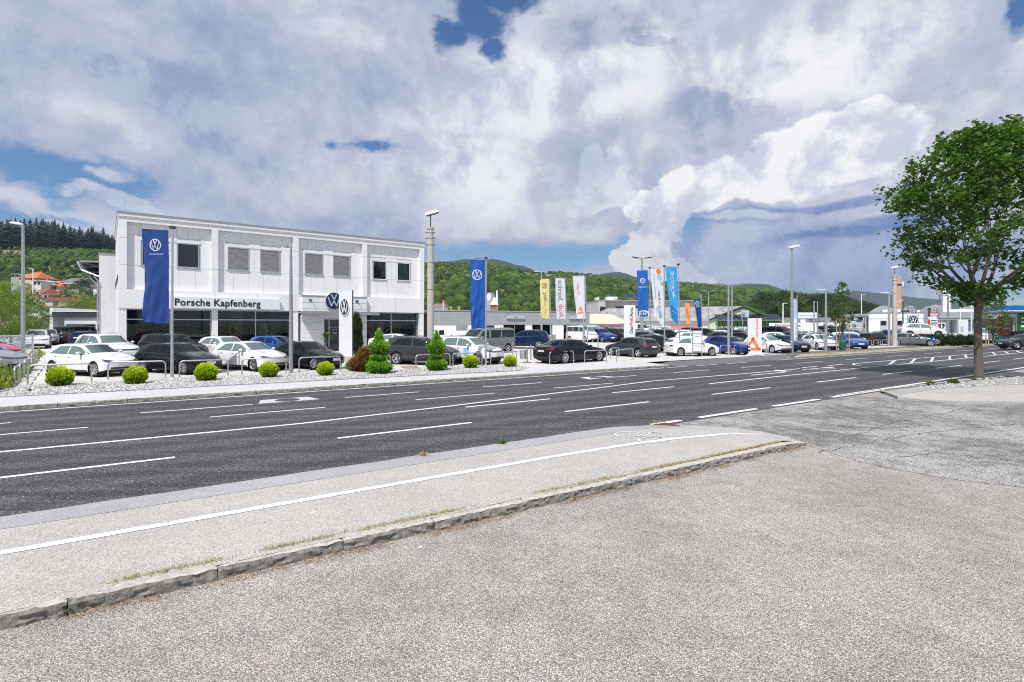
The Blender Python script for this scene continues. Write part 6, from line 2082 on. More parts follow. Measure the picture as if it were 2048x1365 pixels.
pcar('fastback', 'black', (1287, 705), 1329, 'black saloon close behind the dark grey electric hatchback', side=1, rim='ten')
pcar('hatch', 'white', (1424, 712.5), 1361, 'white hatchback behind the pale info board and the flagpoles', rim='ten', nearer=True)
pcar('golf', 'royal', (1468, 710), 1416, 'royal blue hatchback right behind the white one at the info board', rim='five')
pcar('hatch', 'white', (1544.5, 706.5), 1496, 'white hatchback just right of the orange triangle pylon', rim='cap')
pcar('golf', 'navy', (1577, 705), 1538, 'dark blue car with pale roof edge between two white ones, left of the tall lamp', rim='cap')
pcar('golf', 'white', (1634, 700.5), 1606, 'white hatchback with dark wheels standing left of the staked young tree', rim='five')
pcar('golf', 'blue', (1695, 698), 1668, 'bright blue hatchback behind the staked young tree', rim='five')
fcar('estate', 'white', 1706, 689, -40, 'white car close behind the bright blue hatchback', far=True)
fcar('estate', 'black', 1752, 691, 28, 'black estate with chrome window line, tail to the left', rim='five')
fcar('saloon', 'grey', 1823, 692, -35, 'grey car with raised nose right of the concrete mast')
fcar('golf', 'white', 1838, 688, -25, 'white car behind the grey one right of the concrete mast', far=True)
# white suv on a display ramp
rp = thing('display_ramp', 'low pale display platform under the raised white suv', 'platform', at(1845, 62, .3), 0.0)
MB().box(-3, 3.2, -1.2, 1.2, 0, .75).obj('deck', M['lotgrey'], rp)
rp.rotation_euler = (0, 0, -0.55)
car('suv', 'white', rp.location + Vector((0, 0, .752)), -0.50, 'white suv raised on the display platform before the brand panels', rim='five')
# left side
fcar('suv', 'white', 74, 697, -52, 'white suv facing the camera beside the mesh fence at the left', rim='five')
fcar('golf', 'silver', -52, 744, 4, 'silver car cut off by the left edge of the picture', rim='five')
fcar('hatch', 'red', -40, 724, 3, 'red car just showing above the silver one at the left edge', far=True)
for i, (px, py, col_, kd, a) in enumerate(((97, 690, 'silver', 'suv', -52), (112, 687, 'grey', 'estate', -52), (120, 684, 'midblue', 'hatch', 100), (139, 686, 'black', 'suv', 95), (158, 688, 'darkgrey', 'van', 90), (182, 690, 'navy', 'golf', 95))):
    fcar(kd, col_, px, py, a, ('silver suv right behind the white one at the fence', 'grey estate third in the row beside the fence', 'blue hatchback with a red tail light before the garage', 'black suv before the garage windows', 'dark van partly hidden by the white suv before the garage', 'dark blue car squeezed behind the white suv by the annex')[i], far=True, group='cars parked before the garage')
# right edge
fcar('van', 'white', 1972, 686, -126, 'white van facing the camera behind the staked tree at the petrol station', far=True)
fcar('golf', 'red', 1987, 683, 60, 'red car half hidden behind the green bin and staked tree', far=True)
fcar('suv', 'black', 2035, 689, 170, 'black suv behind the dark estate at the right edge', far=True)
fcar('estate', 'darkgrey', 2052, 697, 175, 'dark estate cut off by the right edge of the picture', rim='five')
# the deep rows of used cars
rows = []
r_ = random.Random(21)
def row(y, xs_, cols, kinds, deg, words):
    for i, px in enumerate(xs_):
        c_ = cols[i % len(cols)]; k_ = kinds[i % len(kinds)]
        nm = {'boxvan': 'delivery van', 'van': 'van', 'suv': 'suv', 'hatch': 'small hatchback', 'golf': 'hatchback', 'estate': 'estate', 'saloon': 'saloon', 'fastback': 'fastback'}[k_]
        cn_ = {'darkgrey': 'dark grey', 'midblue': 'steel blue', 'royal': 'deep blue', 'navy': 'dark blue'}.get(c_, c_)
        fcar(k_, c_, px, y + r_.uniform(-.5, .5), deg + r_.uniform(-6, 6), f'{cn_} {nm}, {words[i]}', far=True, group='used cars parked in the deep rows')
row(684.5, (1166, 1202, 1240), ('white', 'royal', 'darkgrey'), ('boxvan' if 0 else 'van', 'suv', 'suv'), -62, ('boxy, right behind the long black saloon', 'nose to the road behind the black saloon bonnet', 'beside the deep blue suv, left of the white pylon'))
row(677, (1140, 1182, 1222), ('silver', 'white', 'black'), ('estate', 'van', 'suv'), -70, ('behind the grey power cabinet', 'in the second rank above the deep blue suv', 'second rank, left of the white pylon'))
row(673, (1092, 1108, 1122), ('white', 'grey', 'silver'), ('hatch', 'golf', 'hatch'), 180, ('small beside the open workshop bay', 'in front of the middle workshop bay', 'in front of the right workshop bay'))
row(691, (1296, 1392, 1452, 1486), ('darkgrey', 'white', 'darkgrey', 'black'), ('golf', 'golf', 'golf', 'hatch'), -35, ('just behind the black saloon by the flagpoles', 'roof showing behind the pale info board', 'behind the royal blue hatchback', 'nose beside the orange triangle pylon'))
row(683.5, (1264, 1300, 1338, 1376, 1414, 1450, 1484), ('white', 'silver', 'black', 'white', 'black', 'white', 'navy'), ('suv', 'hatch', 'estate', 'golf', 'suv', 'hatch', 'golf'), -38, ('just right of the white pylon', 'beneath the gable-side blue flag', 'between the two white flagpoles', 'above the white hatchback at the info board', 'right of the pale info board', 'before the hall with the green gable', 'left of the orange triangle pylon, second rank'))
row(677, (1282, 1318, 1352, 1390, 1426, 1462, 1496), ('black', 'white', 'silver', 'navy', 'grey', 'black', 'white'), ('golf', 'suv', 'estate', 'suv', 'hatch', 'estate', 'suv'), -38, ('third rank beneath the pale blue flag', 'third rank beside the round-dot flag', 'third rank left of the flagpoles of the car brand', 'third rank behind the info board', 'third rank under the leaning blue flag', 'third rank before the solar awning', 'third rank behind the orange triangle pylon'))
row(671.5, (1272, 1300, 1330, 1360, 1392, 1420, 1448, 1474), ('white', 'white', 'silver', 'white', 'black', 'white', 'silver', 'darkgrey'), ('boxvan', 'van', 'suv', 'boxvan', 'suv', 'golf', 'hatch', 'estate'), -45, ('parked at the hall wall right of the white pylon', 'low beside the hall wall behind the flags', 'last rank between the flagpoles', 'high-roofed at the hall wall', 'last rank below the pink wall panel', 'last rank at the hall corner', 'last rank under the solar awning', 'last rank at the shopfront'))
row(690, (1560, 1590, 1655), ('white', 'darkgrey', 'grey'), ('hatch', 'golf', 'golf'), -35, ('second rank behind the dark blue car', 'second rank at the tall lamp', 'second rank behind the white hatchback at the lamp'))
row(682, (1552, 1582, 1612, 1680, 1716), ('darkgrey', 'black', 'white', 'navy', 'silver'), ('van', 'suv', 'estate', 'suv', 'suv'), -50, ('in the opening of the white sign arch', 'beside the arch post', 'at the vertical lettered board', 'behind the staked young tree', 'beneath the coupe poster'))
row(675, (1570, 1638, 1668, 1724), ('black', 'white', 'grey', 'white'), ('suv', 'boxvan', 'van', 'van'), -55, ('last rank seen through the sign arch', 'with dark windscreen at the warehouse wall', 'facing out before the boundary wall', 'facing out under the coupe poster'))
row(684, (1766, 1790), ('darkgrey', 'navy'), ('golf', 'suv'), 30, ('behind the black estate', 'hidden behind the concrete mast'))
# ================================================================ plants
M['maple'] = leafmat('maple_leaves', [(0.026, 0.062, 0.011), (0.050, 0.110, 0.017), (0.090, 0.165, 0.024), (0.16, 0.24, 0.04)], 1.2, 0.38, fine=5.0)
M['bright'] = leafmat('bright_green_leaves', [(0.05, 0.10, 0.015), (0.10, 0.17, 0.02), (0.17, 0.23, 0.03), (0.26, 0.28, 0.05)], 0.5, 0.35)
M['midgreen'] = leafmat('green_leaves', [(0.032, 0.07, 0.013), (0.06, 0.115, 0.018), (0.10, 0.165, 0.026), (0.16, 0.22, 0.04)], 0.4, 0.3)
M['darkgreen'] = leafmat('dark_green_leaves', [(0.012, 0.030, 0.010), (0.025, 0.050, 0.013), (0.045, 0.08, 0.02)], 0.4, 0.2)
M['thuja'] = leafmat('yellow_green_thuja', [(0.10, 0.18, 0.012), (0.28, 0.40, 0.018), (0.50, 0.60, 0.025), (0.68, 0.72, 0.04)], 6, 0.25, True, 22)
M['topiary'] = leafmat('fresh_green_conifer_sprays', [(0.04, 0.13, 0.014), (0.11, 0.28, 0.025), (0.22, 0.44, 0.04), (0.34, 0.54, 0.06)], 5, 0.25, True, 20)
M['redleaf'] = leafmat('bronze_red_maple_leaves', [(0.08, 0.03, 0.015), (0.18, 0.06, 0.025), (0.28, 0.11, 0.04), (0.20, 0.16, 0.05)], 5, 0.25, True, 18)
M['ground_cover'] = leafmat('yellow_green_ground_cover', [(0.06, 0.10, 0.015), (0.14, 0.20, 0.02), (0.25, 0.29, 0.04), (0.30, 0.25, 0.08)], 2, 0.25, True, 14)
M['weed'] = leafmat('weed_leaves', [(0.03, 0.08, 0.01), (0.08, 0.15, 0.02), (0.16, 0.22, 0.04)], 9, 0.3)
M['straw'] = leafmat('dry_grass', [(0.26, 0.21, 0.08), (0.40, 0.33, 0.16), (0.52, 0.44, 0.26)], 9, 0.1)
M['debris'] = leafmat('rusty_debris', [(0.14, 0.07, 0.03), (0.34, 0.17, 0.08), (0.42, 0.34, 0.2)], 9, 0.0)
M['palm'] = leafmat('palm_fronds', [(0.05, 0.10, 0.03), (0.10, 0.17, 0.05)], 5, 0.2)
M['stake'] = plain('peeled_wooden_stake', (0.52, 0.36, 0.22), 0.8, var=0.15, scale=6)
LOBED = np.array([(0, 0), (.28, -.10), (.30, .22), (.62, .18), (.48, .45), (.55, .72), (.22, .70), (0, 1.1), (-.22, .70), (-.55, .72), (-.48, .45), (-.62, .18), (-.30, .22), (-.28, -.10)])


def leaf_mesh(name, C, size, mat, seed, shape='oval', up=0.35, tint=None):
    """one small leaf polygon at every point of C, facing every way but mostly up"""
    g = np.random.default_rng(seed)
    C = np.asarray(C, dtype=float)
    n = len(C)
    if shape == 'lobed': P_ = LOBED - np.array([0, .5])
    elif shape == 'blade': P_ = np.array([(-.09, 0), (.09, 0), (0, 1.0)])
    elif shape == 'spray': P_ = np.array([(-.16, 0), (.16, 0), (.22, .55), (0, 1.0), (-.22, .55)])
    else: P_ = np.array([(0, -.5), (.30, -.15), (.26, .2), (0, .55), (-.26, .2), (-.30, -.15)])
    k = len(P_)
    nrm = g.normal(size=(n, 3)); nrm[:, 2] = np.abs(nrm[:, 2]) + up
    nrm /= np.linalg.norm(nrm, axis=1)[:, None]
    a = g.normal(size=(n, 3)); a -= (a * nrm).sum(1)[:, None] * nrm; a /= np.linalg.norm(a, axis=1)[:, None]
    b = np.cross(nrm, a)
    s = (size * g.uniform(.65, 1.3, n))[:, None, None]
    V = C[:, None, :] + s * (P_[None, :, 0, None] * a[:, None, :] + P_[None, :, 1, None] * b[:, None, :])
    Fc = np.arange(n * k).reshape(n, k)
    t = g.uniform(0, 1, n) if tint is None else tint
    return npmesh(name, V.reshape(-1, 3), Fc, mat, False, np.repeat(t, k))


def spray_mesh(name, C, D, size, mat, seed, tint=None, wid=0.30):
    """pointed sprays growing along directions D"""
    g = np.random.default_rng(seed)
    C, D = np.asarray(C, float), np.asarray(D, float)
    D = D + g.normal(0, .35, D.shape); D /= np.linalg.norm(D, axis=1)[:, None]
    n = len(C)
    a = g.normal(size=(n, 3)); a -= (a * D).sum(1)[:, None] * D; a /= np.linalg.norm(a, axis=1)[:, None]
    s = (size * g.uniform(.6, 1.3, n))[:, None, None]
    P_ = np.array([(-.5 * wid, 0), (.5 * wid, 0), (.6 * wid, .5), (0, 1), (-.6 * wid, .5)])
    V = C[:, None, :] + s * (P_[None, :, 0, None] * a[:, None, :] + P_[None, :, 1, None] * D[:, None, :])
    t = g.uniform(0, 1, n) if tint is None else tint
    return npmesh(name, V.reshape(-1, 3), np.arange(n * 5).reshape(n, 5), mat, False, np.repeat(t, 5))


def branchy(mb, p, d, r, L, lvl, g, tips, bend=0.12, up=0.12, split=(2, 3), spread=0.55, shrink=0.72, inside_=None):
    pts, rs = [p.copy()], [r]
    n = 4
    for i in range(n):
        d = (d + Vector((g.uniform(-1, 1), g.uniform(-1, 1), g.uniform(-1, 1))) * bend + Vector((0, 0, up))).normalized()
        p = p + d * L / n
        pts.append(p.copy()); rs.append(r * (1 - .38 * (i + 1) / n))
        if lvl <= 2: tips.append(p.copy())
    if inside_ and not inside_(p): 
        tips.append(p.copy()); mb.tube(pts, rs, 5, 0, False); return
    mb.tube(pts, rs, 7 if r > .05 else 4, 0, False)
    if lvl == 0 or r < .004: tips.append(p.copy()); return
    k = g.randint(*split)
    a0 = g.uniform(0, 6.28)
    for i in range(k):
        a = a0 + 2 * math.pi * i / k + g.uniform(-.4, .4)
        side_ = Vector((math.cos(a), math.sin(a), g.uniform(-.1, .3)))
        side_ = (side_ - d * side_.dot(d)).normalized()
        nd = (d + side_ * spread * g.uniform(.7, 1.3)).normalized()
        branchy(mb, p, nd, rs[-1] * g.uniform(.62, .8), L * shrink * g.uniform(.8, 1.15), lvl - 1, g, tips, bend, up, split, spread, shrink, inside_)


# ---- the big street tree on the right
tp = P(1958, 756, .1)
def env(z):      # crown radius by height above the ground
    return float(np.interp(z, [3.4, 3.8, 4.4, 5.1, 5.8, 6.9, 8.0, 8.9, 9.7, 10.4, 11.0, 11.5], [.2, .75, 2.0, 3.0, 3.5, 3.7, 3.95, 3.8, 3.1, 2.3, 1.4, .4]))
CC = Vector((.45, 0, 0))
def in_crown(p, f=1.0):
    q = p - CC * min(1, max(0, (p.z - 3.5) / 2))
    a = math.atan2(q.y, q.x)
    e = env(p.z) * (1 + .32 * mnoise.noise(p * .42 + Vector((7, 0, 0)))) * (1 + .10 * math.sin(3 * a + 1.3 * p.z) + .08 * math.sin(5 * a - 2 * p.z))
    return math.hypot(q.x, q.y) < e * f
g_ = random.Random(77)
mb = MB()
tr = [(0, 0, -.15), (.0, 0, .05), (-.02, .01, 1.0), (-.05, 0, 2.0), (-.03, 0, 3.0), (0, 0, 3.55)]
mb.tube(tr, [.26, .185, .16, .15, .148, .17], 16, 0)
tips = []
base = Vector((0, 0, 3.4))
limbs = [(-2.6, .50), (-1.2, .62), (-.25, .42), (.3, .7), (.9, .5), (1.75, .62), (2.5, .75), (3.1, .45), (0.2, 2.2), (2.2, 2.4), (4.2, 2.0)]
for i, (a, e) in enumerate(limbs):
    d = Vector((math.cos(a), math.sin(a), e * 1.35)).normalized()
    branchy(mb, base + Vector((0, 0, .12 * (i % 3))), d, .095 if i < 8 else .085, 2.0 if i < 8 else 2.4, 4, g_, tips, .10, .06, (2, 3), .52, .80, lambda p: in_crown(p, .93))
wood = mb.mesh('trunk', M['bark'], True, 50)
ng = np.random.default_rng(3)
C = []
for t in tips:
    k = ng.integers(2, 8)
    if not in_crown(t, .94): continue
    C.append(np.array(t) + ng.normal(0, .17, (k, 3)))
cl = []
while len(cl) < 215:      # leafy shell clumps, with gaps
    z = ng.uniform(3.5, 11.4)
    a = ng.uniform(0, 6.28); r = env(z) * ng.uniform(.55, 1.0) ** .5
    p = Vector((r * math.cos(a), r * math.sin(a), z)) + CC * min(1, max(0, (z - 3.5) / 2))
    if mnoise.noise(p * .95) < (.04 if 6.5 < p.z else -.06) or not in_crown(p, .98): continue
    cl.append(p)
for p in cl:
    n = ng.integers(28, 82)
    C.append(np.array(p) + ng.normal(0, 1, (n, 3)) * np.array([.30, .30, .13]))
for k in range(52):      # upright shoots on the outline
    a = ng.uniform(0, 6.28); z0 = ng.uniform(8.2, 10.7); r = env(z0) * ng.uniform(.3, .98)
    L_ = ng.uniform(.6, 1.3); n = int(62 * L_)
    t = ng.uniform(0, 1, n)
    C.append(np.stack([r * math.cos(a) + CC.x + ng.normal(0, .11, n), r * math.sin(a) + ng.normal(0, .11, n), z0 + t * L_], 1))
C = np.concatenate(C)
bt = thing('street_tree', 'big broad-crowned maple tree on the gravel island at the right', 'tree', tp, 0)
link('trunk', wood, bt)
link('crown', leaf_mesh('crown', C, .135, M['maple'], 4, 'lobed', .5), bt, kind='stuff')
print('maple leaves', len(C))


# ---- generic broadleaf tree template: clumped crown over a forked trunk, unit scaled in metres
def tree_pair(h, r, seed, leaf, nclump, per, mat, zlo=.28, shape='oval', lvl=3, flat=1.0):
    g = random.Random(seed); ng = np.random.default_rng(seed)
    mb = MB(); tips = []
    mb.tube([(0, 0, -.2), (0, 0, h * zlo * .6), (.03, 0, h * zlo)], [h * .022, h * .016, h * .013], 8, 0)
    for i in range(5):
        a = i * 1.26 + g.uniform(-.3, .3)
        branchy(mb, Vector((0, 0, h * zlo * .9)), Vector((math.cos(a), math.sin(a), 1.3)).normalized(), h * .008, h * .22, lvl - 1, g, tips, .12, .05)
    C = []
    def en(t): return r * (math.sin(math.pi * min(max(t, .02), .98)) ** .6) * (1.05 - .25 * t)
    k = 0
    while k < nclump:
        t = ng.uniform(0, 1); a = ng.uniform(0, 6.28)
        z = h * (zlo * .75 + (1 - zlo * .75) * t)
        rr_ = en(t) * ng.uniform(.45, 1.0) ** .5
        p = np.array([rr_ * math.cos(a), rr_ * math.sin(a), z])
        if mnoise.noise(Vector(p) * (2.6 / r) + Vector((seed, 0, 0))) < -.22: continue
        n = ng.integers(per // 2, per)
        C.append(p + ng.normal(0, 1, (n, 3)) * r * np.array([.11, .11, .075])); k += 1
    C = np.concatenate(C)
    return leaf_mesh('crown', C, leaf, mat, seed, shape, .4), mb.mesh('trunk', M['bark'], True, 50)


def plant_tree(name, pair, p, label, group=None, sc_=1.0, rot=0.0):
    o = link(name, None, None, p, rot, sc_, cat='tree', label=label, group=group)
    link('crown', pair[0], o, kind='stuff'); link('trunk', pair[1], o)
    return o
T1 = tree_pair(9, 3.6, 5, .17, 170, 60, M['midgreen'])
T2 = tree_pair(8, 3.4, 6, .16, 170, 60, M['bright'])
T3 = tree_pair(11, 4.2, 9, .24, 150, 50, M['darkgreen'])
T4 = tree_pair(10, 4.4, 13, .24, 150, 50, M['midgreen'], .2)
def tpx(name, pair, px, ytop, Y, h0, label, zb=.3, group=None, rot=0, wide=1.0):
    """tree at column px and distance Y whose top shows at ytop"""
    zb_ = max(zb, hillz(at(px, Y, 0).x, Y))
    s_ = (zat(ytop, Y) - zb_) / h0
    return plant_tree(name, pair, at(px, Y, zb_), label, group, (s_ * wide, s_ * wide, s_), rot)
tpx('leafy_tree', T2, -8, 566, 45, 8, 'bright green leafy tree at the left edge behind the mesh fence', rot=1)
tpx('leafy_tree', T2, 22, 566, 50, 8, 'bright green tree with yellowing leaves right behind the left street lamp', rot=2.3)
tpx('leafy_tree', T1, 58, 600, 58, 9, 'dark green tree between the left street lamp and the red roofs', rot=.4)
tpx('leafy_tree', T2, 160, 587, 80, 8, 'round yellow-green tree standing above the garage roof', rot=4, wide=1.1)
tpx('leafy_tree', T1, 78, 642, 62, 9, 'low green bushy tree left of the garage', rot=2, wide=1.3)
tpx('leafy_tree', T1, 96, 632, 72, 9, 'low bushy tree close against the garage wall', rot=5, wide=1.1)
for i, (px, yt, Y) in enumerate(((40, 590, 150), (110, 590, 140), (150, 570, 170), (163, 560, 178), (100, 578, 180), (182, 585, 150), (202, 588, 140), (12, 585, 150), (52, 568, 185), (138, 590, 150))):
    tpx('leafy_tree', (T3, T4, T1)[i % 3], px, yt, Y, (11, 10, 9)[i % 3], f'{nth(i + 1)} garden tree among the houses on the left slope, {("below the highest orange roof", "beside the dormer house", "right of the grey-roofed house", "beside the canopy", "above the red gabled roof", "left of the annex", "in the gap by the annex", "behind the left bright tree", "just under the highest orange roof", "over the brown roof")[i]}', 0, 'garden trees among the houses', i * 1.3, 1.0)
# belt of dark trees behind the used cars
tw = random.Random(4)
belt_words = 'dark leafy tree in the belt of trees behind the white halls on the right'
for i, px in enumerate(range(1530, 1765, 14)):
    yt = np.interp(px, [1530, 1560, 1600, 1650, 1700, 1730, 1765], [588, 584, 588, 585, 592, 604, 620]) + tw.uniform(-4, 5)
    tpx('leafy_tree', (T3, T4, T3)[i % 3], px + tw.uniform(-4, 4), yt, tw.uniform(185, 230), (11, 10, 11)[i % 3], nth(i + 1) + ' from the left in the belt of dark trees behind the white halls', .3, 'belt of trees behind the halls', i * 2.1, 1.15)
for i, (px, yt) in enumerate(((878, 612), (905, 606), (935, 615), (1000, 612), (1060, 620), (1110, 628), (1180, 622), (1215, 630))):
    tpx('leafy_tree', (T4, T1, T3)[i % 3], px, yt, 150 + 6 * i, (10, 9, 11)[i % 3], nth(i + 1) + ' green tree from the left just behind the low workshop roof', .3, 'trees behind the workshop roof', i * 1.7, 1.25)
# ---- young trees with stakes
def young(px, pyb, ytop, r, mat, label, leaf, seed, zlo, n, stakes, autumn=False):
    p = GL(px, pyb)
    h = zat(ytop, p.y) - p.z
    pr = tree_pair(h, r, seed, leaf, n, 34, mat, zlo, lvl=3)
    o = plant_tree('young_tree', pr, p, label, None, 1.0)
    st = thing('tree_stakes', 'three pale wooden stakes with crossbars round the young tree ' + ('with the narrow crown' if px < 1800 else 'by the petrol station'), 'tree stakes', p)
    for dx_, dy_ in ((-.55, 0), (.05, .5), (.55, -.1)):
        MB().tube([(dx_, dy_, 0), (dx_, dy_, stakes)], .045, 7).obj('stake', M['stake'], st, True, 40)
    MB().obox((-.55, 0, stakes - .1), (.05, .5, stakes - .1), .03, .08).obj('crossbar', M['stake'], st)
    MB().obox((.05, .5, stakes - .12), (.55, -.1, stakes - .12), .03, .08).obj('crossbar', M['stake'], st)
    return p
p = young(1685, 701.5, 566, .95, M['midgreen'], 'narrow young tree with a slender crown beside its stakes, right of the white hatchback', .13, 31, .40, 85, 3.0)
gb = thing('litter_bin', 'dark green bin at the foot of the narrow staked tree', 'bin', p + Vector((-.2, -.3, 0)))
MB().lathe([(0, 0), (.24, 0), (.28, .75), (.24, .85), (0, .9)], 14).obj('body', wallmat('bin_green', (.01, .09, .04), .4), gb, True, 40)
p = young(1986, 689, 594, 1.75, M['midgreen'], 'young round-crowned staked tree in front of the petrol station, right of the big trunk', .15, 33, .36, 110, 2.2)
gb = thing('litter_bin', 'dark green tapered bin with a white sticker beside the stakes by the petrol station', 'bin', p + Vector((.25, -.6, 0)))
MB().lathe([(0, 0), (.38, 0), (.26, .9), (.12, 1.0), (0, 1.0)], 14).obj('body', wallmat('bin_green', (.01, .09, .04), .4), gb, True, 40)
MB().box(-.1, .1, -.36, -.33, .35, .65).obj('sticker', M['signwhite'], gb)
# ---- clipped balls and tiered conifers in the gravel
def ball_pts(r, n, seed, squash=.92, cz=None, lump=.10):
    g = np.random.default_rng(seed)
    d = g.normal(size=(n, 3)); d /= np.linalg.norm(d, axis=1)[:, None]
    rr_ = r * (1 + lump * np.array([mnoise.noise(Vector(v) * 3.3 + Vector((seed, 0, 0))) for v in d])) * g.uniform(.80, 1.0, n)
    C = d * rr_[:, None] * np.array([1, 1, squash])
    C[:, 2] += (cz if cz is not None else r * squash * .92)
    return C, d
def ball_bush(seed):
    C, d = ball_pts(.46, 6500, seed, lump=.26)
    D = d + np.array([0, 0, .75])
    keep = C[:, 2] > .03
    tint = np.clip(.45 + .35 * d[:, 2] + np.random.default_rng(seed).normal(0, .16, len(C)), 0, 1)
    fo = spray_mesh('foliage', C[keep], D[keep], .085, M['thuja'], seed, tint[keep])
    core = MB(); bmm = bmesh.new(); bmesh.ops.create_icosphere(bmm, subdivisions=3, radius=.37)
    core.add([(v.co.x, v.co.y, v.co.z * .92 + .40) for v in bmm.verts], [tuple(v.index for v in f.verts) for f in bmm.faces]); bmm.free()
    return fo, core.mesh('inner_twigs', M['darkgreen'], True)
BB = [ball_bush(60 + i) for i in range(3)]
def bush(pair, p, label, sc_=1, rot=0, name='round_shrub', group=None, cat='shrub'):
    o = link(name, None, None, p, rot, sc_, cat=cat, label=label, group=group)
    link('foliage', pair[0], o, kind='stuff'); link('inner_twigs', pair[1], o, kind='stuff')
    return o
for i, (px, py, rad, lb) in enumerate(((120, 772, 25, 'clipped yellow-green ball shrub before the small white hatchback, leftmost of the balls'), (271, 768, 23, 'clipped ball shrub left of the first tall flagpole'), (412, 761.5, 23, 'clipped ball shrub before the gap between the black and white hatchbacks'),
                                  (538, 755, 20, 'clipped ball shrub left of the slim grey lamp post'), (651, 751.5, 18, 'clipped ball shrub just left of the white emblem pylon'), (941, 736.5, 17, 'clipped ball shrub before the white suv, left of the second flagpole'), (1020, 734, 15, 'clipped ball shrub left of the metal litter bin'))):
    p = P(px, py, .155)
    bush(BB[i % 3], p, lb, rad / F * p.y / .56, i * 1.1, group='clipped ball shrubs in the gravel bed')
def tiers(specs, mat, seed, size, upw=.9, cone=True):
    Cs, Ds, Ts = [], [], []
    g = np.random.default_rng(seed)
    core = MB()
    for k, (zc, rx, rz, n, pt) in enumerate(specs):
        d = g.normal(size=(n, 3)); d /= np.linalg.norm(d, axis=1)[:, None]
        lum = np.array([1 + .30 * mnoise.noise(Vector(v) * 3 + Vector((seed + k, 0, 0))) for v in d])
        C = d * (lum * g.uniform(.72, 1.0, n))[:, None] * np.array([rx, rx, rz])
        if pt: C[:, :2] *= (1 - pt * np.clip(d[:, 2], 0, 1))[:, None]
        C[:, 2] += zc
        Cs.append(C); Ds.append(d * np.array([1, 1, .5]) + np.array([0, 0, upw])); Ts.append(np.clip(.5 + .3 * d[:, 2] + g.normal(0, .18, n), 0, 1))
        bmm = bmesh.new(); bmesh.ops.create_icosphere(bmm, subdivisions=2, radius=1)
        core.add([(v.co.x * rx * .78 * (1 - pt * max(0, v.co.z)), v.co.y * rx * .78 * (1 - pt * max(0, v.co.z)), v.co.z * rz * .8 + zc) for v in bmm.verts], [tuple(v.index for v in f.verts) for f in bmm.faces]); bmm.free()
    C, D, T = np.concatenate(Cs), np.concatenate(Ds), np.concatenate(Ts)
    k = C[:, 2] > .02
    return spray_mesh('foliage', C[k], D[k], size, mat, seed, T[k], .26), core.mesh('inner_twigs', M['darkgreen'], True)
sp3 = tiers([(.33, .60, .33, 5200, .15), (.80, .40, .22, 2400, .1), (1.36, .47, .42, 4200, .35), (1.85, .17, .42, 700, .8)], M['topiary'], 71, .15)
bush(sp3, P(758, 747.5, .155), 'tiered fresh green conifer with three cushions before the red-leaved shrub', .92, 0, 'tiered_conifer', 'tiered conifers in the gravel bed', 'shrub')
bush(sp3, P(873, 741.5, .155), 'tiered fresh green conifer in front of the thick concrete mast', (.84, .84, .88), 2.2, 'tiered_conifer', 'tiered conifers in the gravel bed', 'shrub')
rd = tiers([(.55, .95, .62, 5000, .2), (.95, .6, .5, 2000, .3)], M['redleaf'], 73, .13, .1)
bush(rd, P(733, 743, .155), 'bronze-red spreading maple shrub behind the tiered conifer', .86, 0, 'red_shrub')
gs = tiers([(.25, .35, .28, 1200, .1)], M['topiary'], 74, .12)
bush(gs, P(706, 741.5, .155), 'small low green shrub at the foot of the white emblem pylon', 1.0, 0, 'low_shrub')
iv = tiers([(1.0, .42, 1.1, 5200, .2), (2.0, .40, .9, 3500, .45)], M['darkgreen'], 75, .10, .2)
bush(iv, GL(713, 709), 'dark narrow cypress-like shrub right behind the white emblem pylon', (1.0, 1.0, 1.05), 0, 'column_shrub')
# palm in a pot before the door
pm = thing('palm', 'potted fan palm with drooping fronds before the entrance door', 'plant', GL(652, 706))
mb = MB(); g_ = random.Random(6)
for k in range(30):
    a = k * 2.4; e = g_.uniform(.1, 1.3); L_ = g_.uniform(.55, .85)
    pts = [Vector((0, 0, 1.15))]
    for t in (.35, .7, 1.0):
        pts.append(Vector((math.cos(a) * math.cos(e) * L_ * t, math.sin(a) * math.cos(e) * L_ * t, 1.15 + math.sin(e) * L_ * t - .35 * t * t * L_)))
    w_ = [.02, .07, .06, .004]
    q = Vector((-math.sin(a), math.cos(a), 0))
    b = len(mb.v)
    for p_, ww in zip(pts, w_): mb.v += [p_ + q * ww, p_ - q * ww]
    for i in range(3): mb.f.append((b + 2 * i, b + 2 * i + 1, b + 2 * i + 3, b + 2 * i + 2)); mb.mi.append(0)
mb.obj('fronds', M['palm'], pm, fix=False, kind='stuff')
MB().tube([(0, 0, .4), (0, 0, 1.18)], [.07, .05], 8).obj('stem', M['bark'], pm)
MB().lathe([(0, 0), (.18, 0), (.24, .45), (.21, .45), (.19, .38), (0, .38)], 14).obj('pot', M['greymetal'], pm)
# hedge in front of the ramp
hd = tiers([(.45, .55, .5, 2500, .1)], M['darkgreen'], 76, .10, .4)
ho_ = thing('hedge', 'dark green clipped hedge in front of the raised white suv', 'hedge', at(1842, 60, .2), -0.25)
for k in range(6):
    link('foliage', hd[0], ho_, (k * .95, 0, 0), k * 1.0, (1.1, 1.1, 1.25), kind='stuff'); link('inner_twigs', hd[1], ho_, (k * .95, 0, 0), k * 1.0, (1.1, 1.1, 1.25), kind='stuff')
